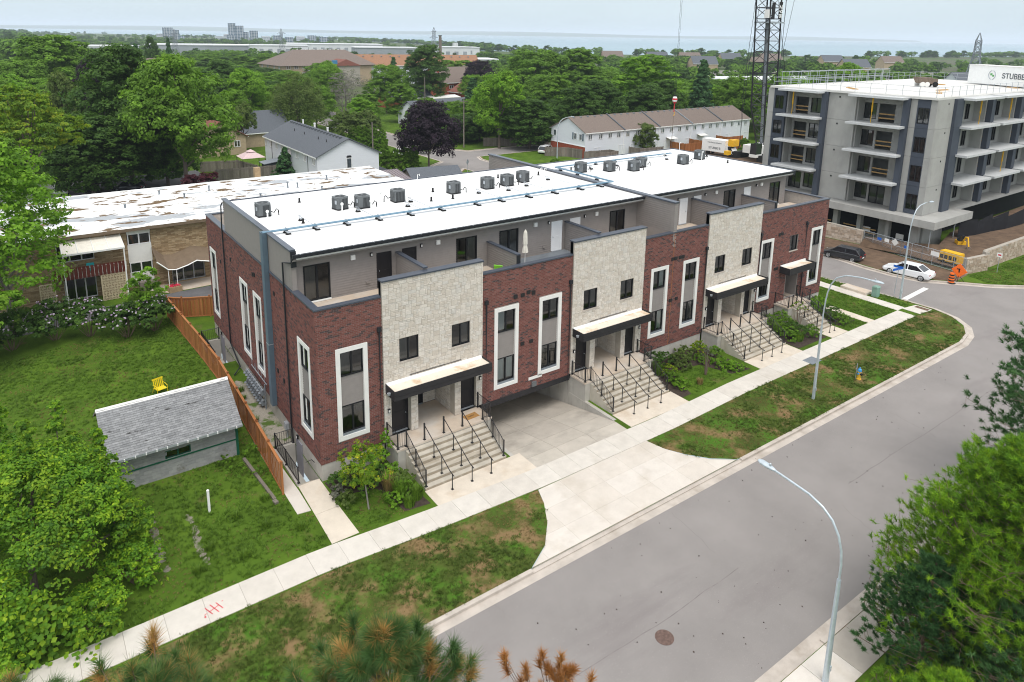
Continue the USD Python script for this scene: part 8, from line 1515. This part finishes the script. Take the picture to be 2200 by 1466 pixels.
# pines in the foreground: needle tufts on branch tips
def needle_tuft(mb, c, d, L, n, rs, tint, w=.006):
    d = d / np.linalg.norm(d); e = sph(rs, n); e = e * .85 + d * rs.uniform(.3, 1.3, n)[:, None]; e /= np.linalg.norm(e, axis=1, keepdims=True)
    base = c + d * rs.uniform(-.5, .35, n)[:, None] * L; tip = base + e * (L * rs.uniform(.7, 1.1, n))[:, None]; s = np.cross(e, rs.normal(size=(n, 3))); s *= w / (np.linalg.norm(s, axis=1, keepdims=True) + 1e-9)
    v = np.stack([base - s, base + s, tip], 1).reshape(-1, 3); mb.add(v, np.arange(3 * n).reshape(-1, 3), np.repeat(np.clip(tint + rs.normal(0, .10, n), 0, 1), 3))
def pine(label, x, y, H, R, m, seed, zlow, nb, ntuft, L, nn, w=.006, dome=.6, name='pine_tree', extra=(), brown=0.0, tintr=(.2, .7)):
    rs = np.random.RandomState(seed); t = thing(name, label, 'tree', (x, y, 0)); wood_, nd = MB(), MB(); wood_.tube([(0, 0, -.1), (0, 0, H * .5), (0, 0, H - .15)], [.02 * H, .013 * H, .02], 8)
    tips = []
    for k in range(nb):
        q = (k + .5) / nb; z = zlow + (H - zlow) * q; a = k * 2.39996 + rs.uniform(-.3, .3); r = R * (1 - q ** (1 / max(.2, dome) if dome < 1 else dome)) ** .7 * rs.uniform(.75, 1.1); u = np.array([math.cos(a), math.sin(a), 0]); e = np.array([0, 0, z]) + u * r + [0, 0, .25 * r]
        wood_.tube([(0, 0, z - .1 * r), np.array([0, 0, z]) + u * r * .5, e], [.035, .022, .008], 5, cap=False)
        for j in range(ntuft):
            s = rs.uniform(.35, 1.0) if j else 1.0; p = np.array([0, 0, z]) * (1 - s) + e * s + np.cross(u, [0, 0, 1]) * rs.normal() * .25 * r * (1.1 - .5 * s) + [0, 0, rs.normal() * .12 * r * .6]; tips.append((p, u + [0, 0, .7] + rs.normal(size=3) * .35, np.array([0, 0, z - .1 * r]) * (1 - s) + e * s))
    for p in extra:
        p = np.array(p, float) - [x, y, 0]
        for q in range(3): tips.append((p - [0, 0, .16 * q] + rs.normal(size=3) * .03 * q, np.array([p[0] * .5, p[1] * .5, 1.4]), np.array([p[0] * .2, p[1] * .2, p[2] - 1.2])))
    tips.append((np.array([0, 0, H]), np.array([0, 0, 1.]), np.array([0, 0, H - .3])))
    for p, d, b in tips:
        if rs.rand() < (1 if ntuft < 20 else .45): wood_.tube([b, p], [.009, .005], 4, cap=False)
        tn = rs.uniform(.85, 1.0) if rs.rand() < brown else rs.uniform(*tintr); needle_tuft(nd, p, d, L, nn, rs, tn, w)
    nd.build('needles', m, t); wood_.build('trunk', 'twig', t); return t
pine('pine top with some orange needles at the bottom left', -10.85, -24.0, 15.15, 1.7, 'needle_pine', 301, 11.5, 34, 10, .25, 170, .0045, .6, extra=[(-10.74, -23.1, 15.06), (-11.08, -23.5, 15.02), (-10.36, -23.48, 14.66), (-11.43, -22.6, 14.5), (-10.9, -23.4, 14.75), (-10.5, -23.2, 14.6)], brown=.2)
pine('pine top at the bottom left corner', -12.6, -22.9, 15.0, 1.5, 'needle_pine', 302, 11.5, 26, 9, .24, 160, .0045, .6, brown=.12)
pine('dense dark green pine top at the bottom centre', -7.9, -25.0, 15.05, 1.75, 'needle_pine', 303, 11.3, 44, 12, .26, 180, .0045, .6, extra=[(-8.12, -24.4, 14.9), (-7.33, -24.99, 14.84), (-6.92, -25.37, 14.53), (-6.71, -25.58, 14.32), (-8.58, -24.19, 14.46), (-8.0, -24.6, 14.6), (-7.6, -24.9, 14.6), (-7.2, -25.1, 14.4), (-8.3, -24.5, 14.4), (-9.1, -24.5, 14.6)], brown=.14)
pine('dead orange brown pine top at the bottom of the picture', -5.75, -26.75, 14.6, 1.0, 'needle_dead', 304, 12.2, 14, 4, .16, 130, .005, .6, extra=[(-6.25, -25.88, 14.43), (-5.77, -26.22, 14.44), (-5.54, -26.4, 14.41), (-5.19, -26.73, 14.1), (-6.0, -26.1, 14.2)], tintr=(.2, .9))
pine('big bright green pine in the right foreground', 17.4, -26.6, 9.8, 5.0, 'needle_bright', 305, .8, 110, 105, .22, 44, .0105, .5)
pine('blue green pine below the bright pine at the right edge', 14.9, -28.0, 5.6, 3.2, 'needle_dark', 306, .5, 50, 50, .19, 42, .0105, .6, tintr=(.5, 1))
pine('low bright pine at the bottom right corner', 11.6, -26.6, 3.4, 2.5, 'needle_bright', 307, .3, 40, 50, .18, 42, .0105, .6)
pine('dark spruce with stiff branches beside the bright pine', 14.3, -24.5, 5.4, 2.6, 'needle_dark', 308, .8, 50, 26, .16, 70, .012, .9, 'spruce_tree')
pine('grey green spruce behind the bright pine at the right edge', 22.0, -25.2, 9.0, 3.2, 'needle_dark', 309, 1.5, 50, 24, .22, 70, .013, .9, 'spruce_tree', tintr=(.4, .9))
pine('dark pine at the right edge beside the road', 30.2, -24.2, 12.8, 4.6, 'needle_dark', 310, 3.0, 54, 60, .26, 50, .014, .5, tintr=(.3, .9))
# grass tufts
def tuft_proto(parent, name, seed, m, h, n=13, w=.012):
    rs = np.random.RandomState(seed); UsdGeom.Xform.Define(stage, parent + '/' + name); mb = MB(); a = rs.uniform(0, 2 * PI, n); q = rs.rand(n) * .09; b = np.c_[np.cos(a) * q, np.sin(a) * q, np.zeros(n)]; hh = h * rs.uniform(.5, 1.1, n); tip = b + np.c_[np.cos(a) * hh * .7, np.sin(a) * hh * .7, hh]; s = np.c_[-np.sin(a), np.cos(a), np.zeros(n)] * w
    mb.add(np.stack([b - s, b + s, tip], 1).reshape(-1, 3), np.arange(3 * n).reshape(-1, 3), np.repeat(np.clip(rs.normal(.5, .25, n), 0, 1), 3)); mb.build('blades', m, parent + '/' + name); return Sdf.Path(parent + '/' + name)
def lawn(name, label, polys, dens, h, seed, dry, gm='grass_blade'):
    rs = np.random.RandomState(seed); pi_ = UsdGeom.PointInstancer.Define(stage, '/World/' + name); tag(pi_.GetPrim(), label, 'grass', None, 'stuff'); pr = [tuft_proto('/World/' + name, n_, s_, m_, h * k_) for n_, s_, m_, k_ in (('green_tuft', 1, gm, 1), ('green_tuft_001', 2, gm, 1.3), ('dry_tuft', 3, 'dry_blade', .9))]
    P = []
    for po in polys:
        x0, y0, x1, y1 = po.bounds; n = int(dens * (x1 - x0) * (y1 - y0)); q = np.c_[rs.uniform(x0, x1, n), rs.uniform(y0, y1, n)]; P.append(q[shapely.contains_xy(po, q[:, 0], q[:, 1])])
    P = np.vstack(P); n = len(P); f = meshkit.fbm(np.c_[P / 1.6, np.full(n, seed)], 4); f2 = meshkit.fbm(np.c_[P / .5, np.full(n, seed + 9.5)], 3)
    k = np.where(f + .35 * (f2 - .5) + rs.normal(0, .05, n) > dry, 2, rs.randint(0, 2, n)); s = rs.uniform(.7, 1.4, n) * (1.25 - .6 * (k == 2)); a = rs.uniform(0, PI, n)
    pi_.CreatePrototypesRel().SetTargets(pr); pi_.CreatePositionsAttr(Vt.Vec3fArray.FromNumpy(np.c_[P, np.full(n, .004)].astype(np.float32))); pi_.CreateProtoIndicesAttr(Vt.IntArray.FromNumpy(k.astype(np.int32))); pi_.CreateScalesAttr(Vt.Vec3fArray.FromNumpy(np.repeat(s[:, None], 3, 1).astype(np.float32)))
    pi_.CreateOrientationsAttr(Vt.QuathArray([Gf.Quath(math.cos(v), 0, 0, math.sin(v)) for v in a]))
HARD = unary_union([Polygon([(-9.3, 5.1), (-3.0, 5.1), (-3.0, 10), (-9.3, 10)]), sbox(-2.05, -2.0, 0, 30), *SW, APRON, Polygon([(-1.4, -4.9), (0.05, -4.9), (0.05, 0), (-1.3, 0)])])
lawn('yard_grass', 'rough green grass of the yard left of the townhouses', [Polygon([(-26, -4.80), (-1.30, -4.78), (-1.3, -2.1), (-2.1, 0), (-2.0, 29), (-16, 26), (-24, 24)]).difference(HARD)], 25, .085, 5, .60)
lawn('verge_grass_blades', 'patchy grass with dry brown spots on the road verge', [verge.buffer(.05).difference(APRON)], 50, .06, 6, .47, 'verge_blade')
lawn('corner_grass', 'green grass of the small lawns in front of the far bay and corner', [Polygon([(44, -5.25), (46.9, -5.25), (46.9, -.2), (44, -.2)]), sbox(48.05, -5.25, 52.0, 16), Polygon([(53.4, -5.4), (55.2, -5), (54.75, 3.5), (54.75, 16), (53.4, 16)]), Polygon([(24.9, -3.6), (26.1, -2.3), (28.3, -2.5), (29.0, -4.7), (25.0, -5.0)]), Polygon([(.1, -2.0), (2.4, -2.4), (2.9, -4.8), (.1, -4.85)]), Polygon([(68.2, -4.7), (72, -5.2), (84, -5.3), (84, -10.4), (70, -9.3), (67.4, -7)])], 46, .06, 8, .62)
# ------------------------------------------------------------------ air
hz = usdkit.material(stage, '/World/Looks/haze_air', {'v': ('principled_volume', {'color': (0.80, 0.90, 1.0), 'density': 0.00011, 'anisotropy': 0.1})}, volume='v.volume'); MATS['haze_air'] = hz
MB().box(-9500, 24500, -9500, 24500, -6, 130).build('haze', 'haze_air', kind='stuff')
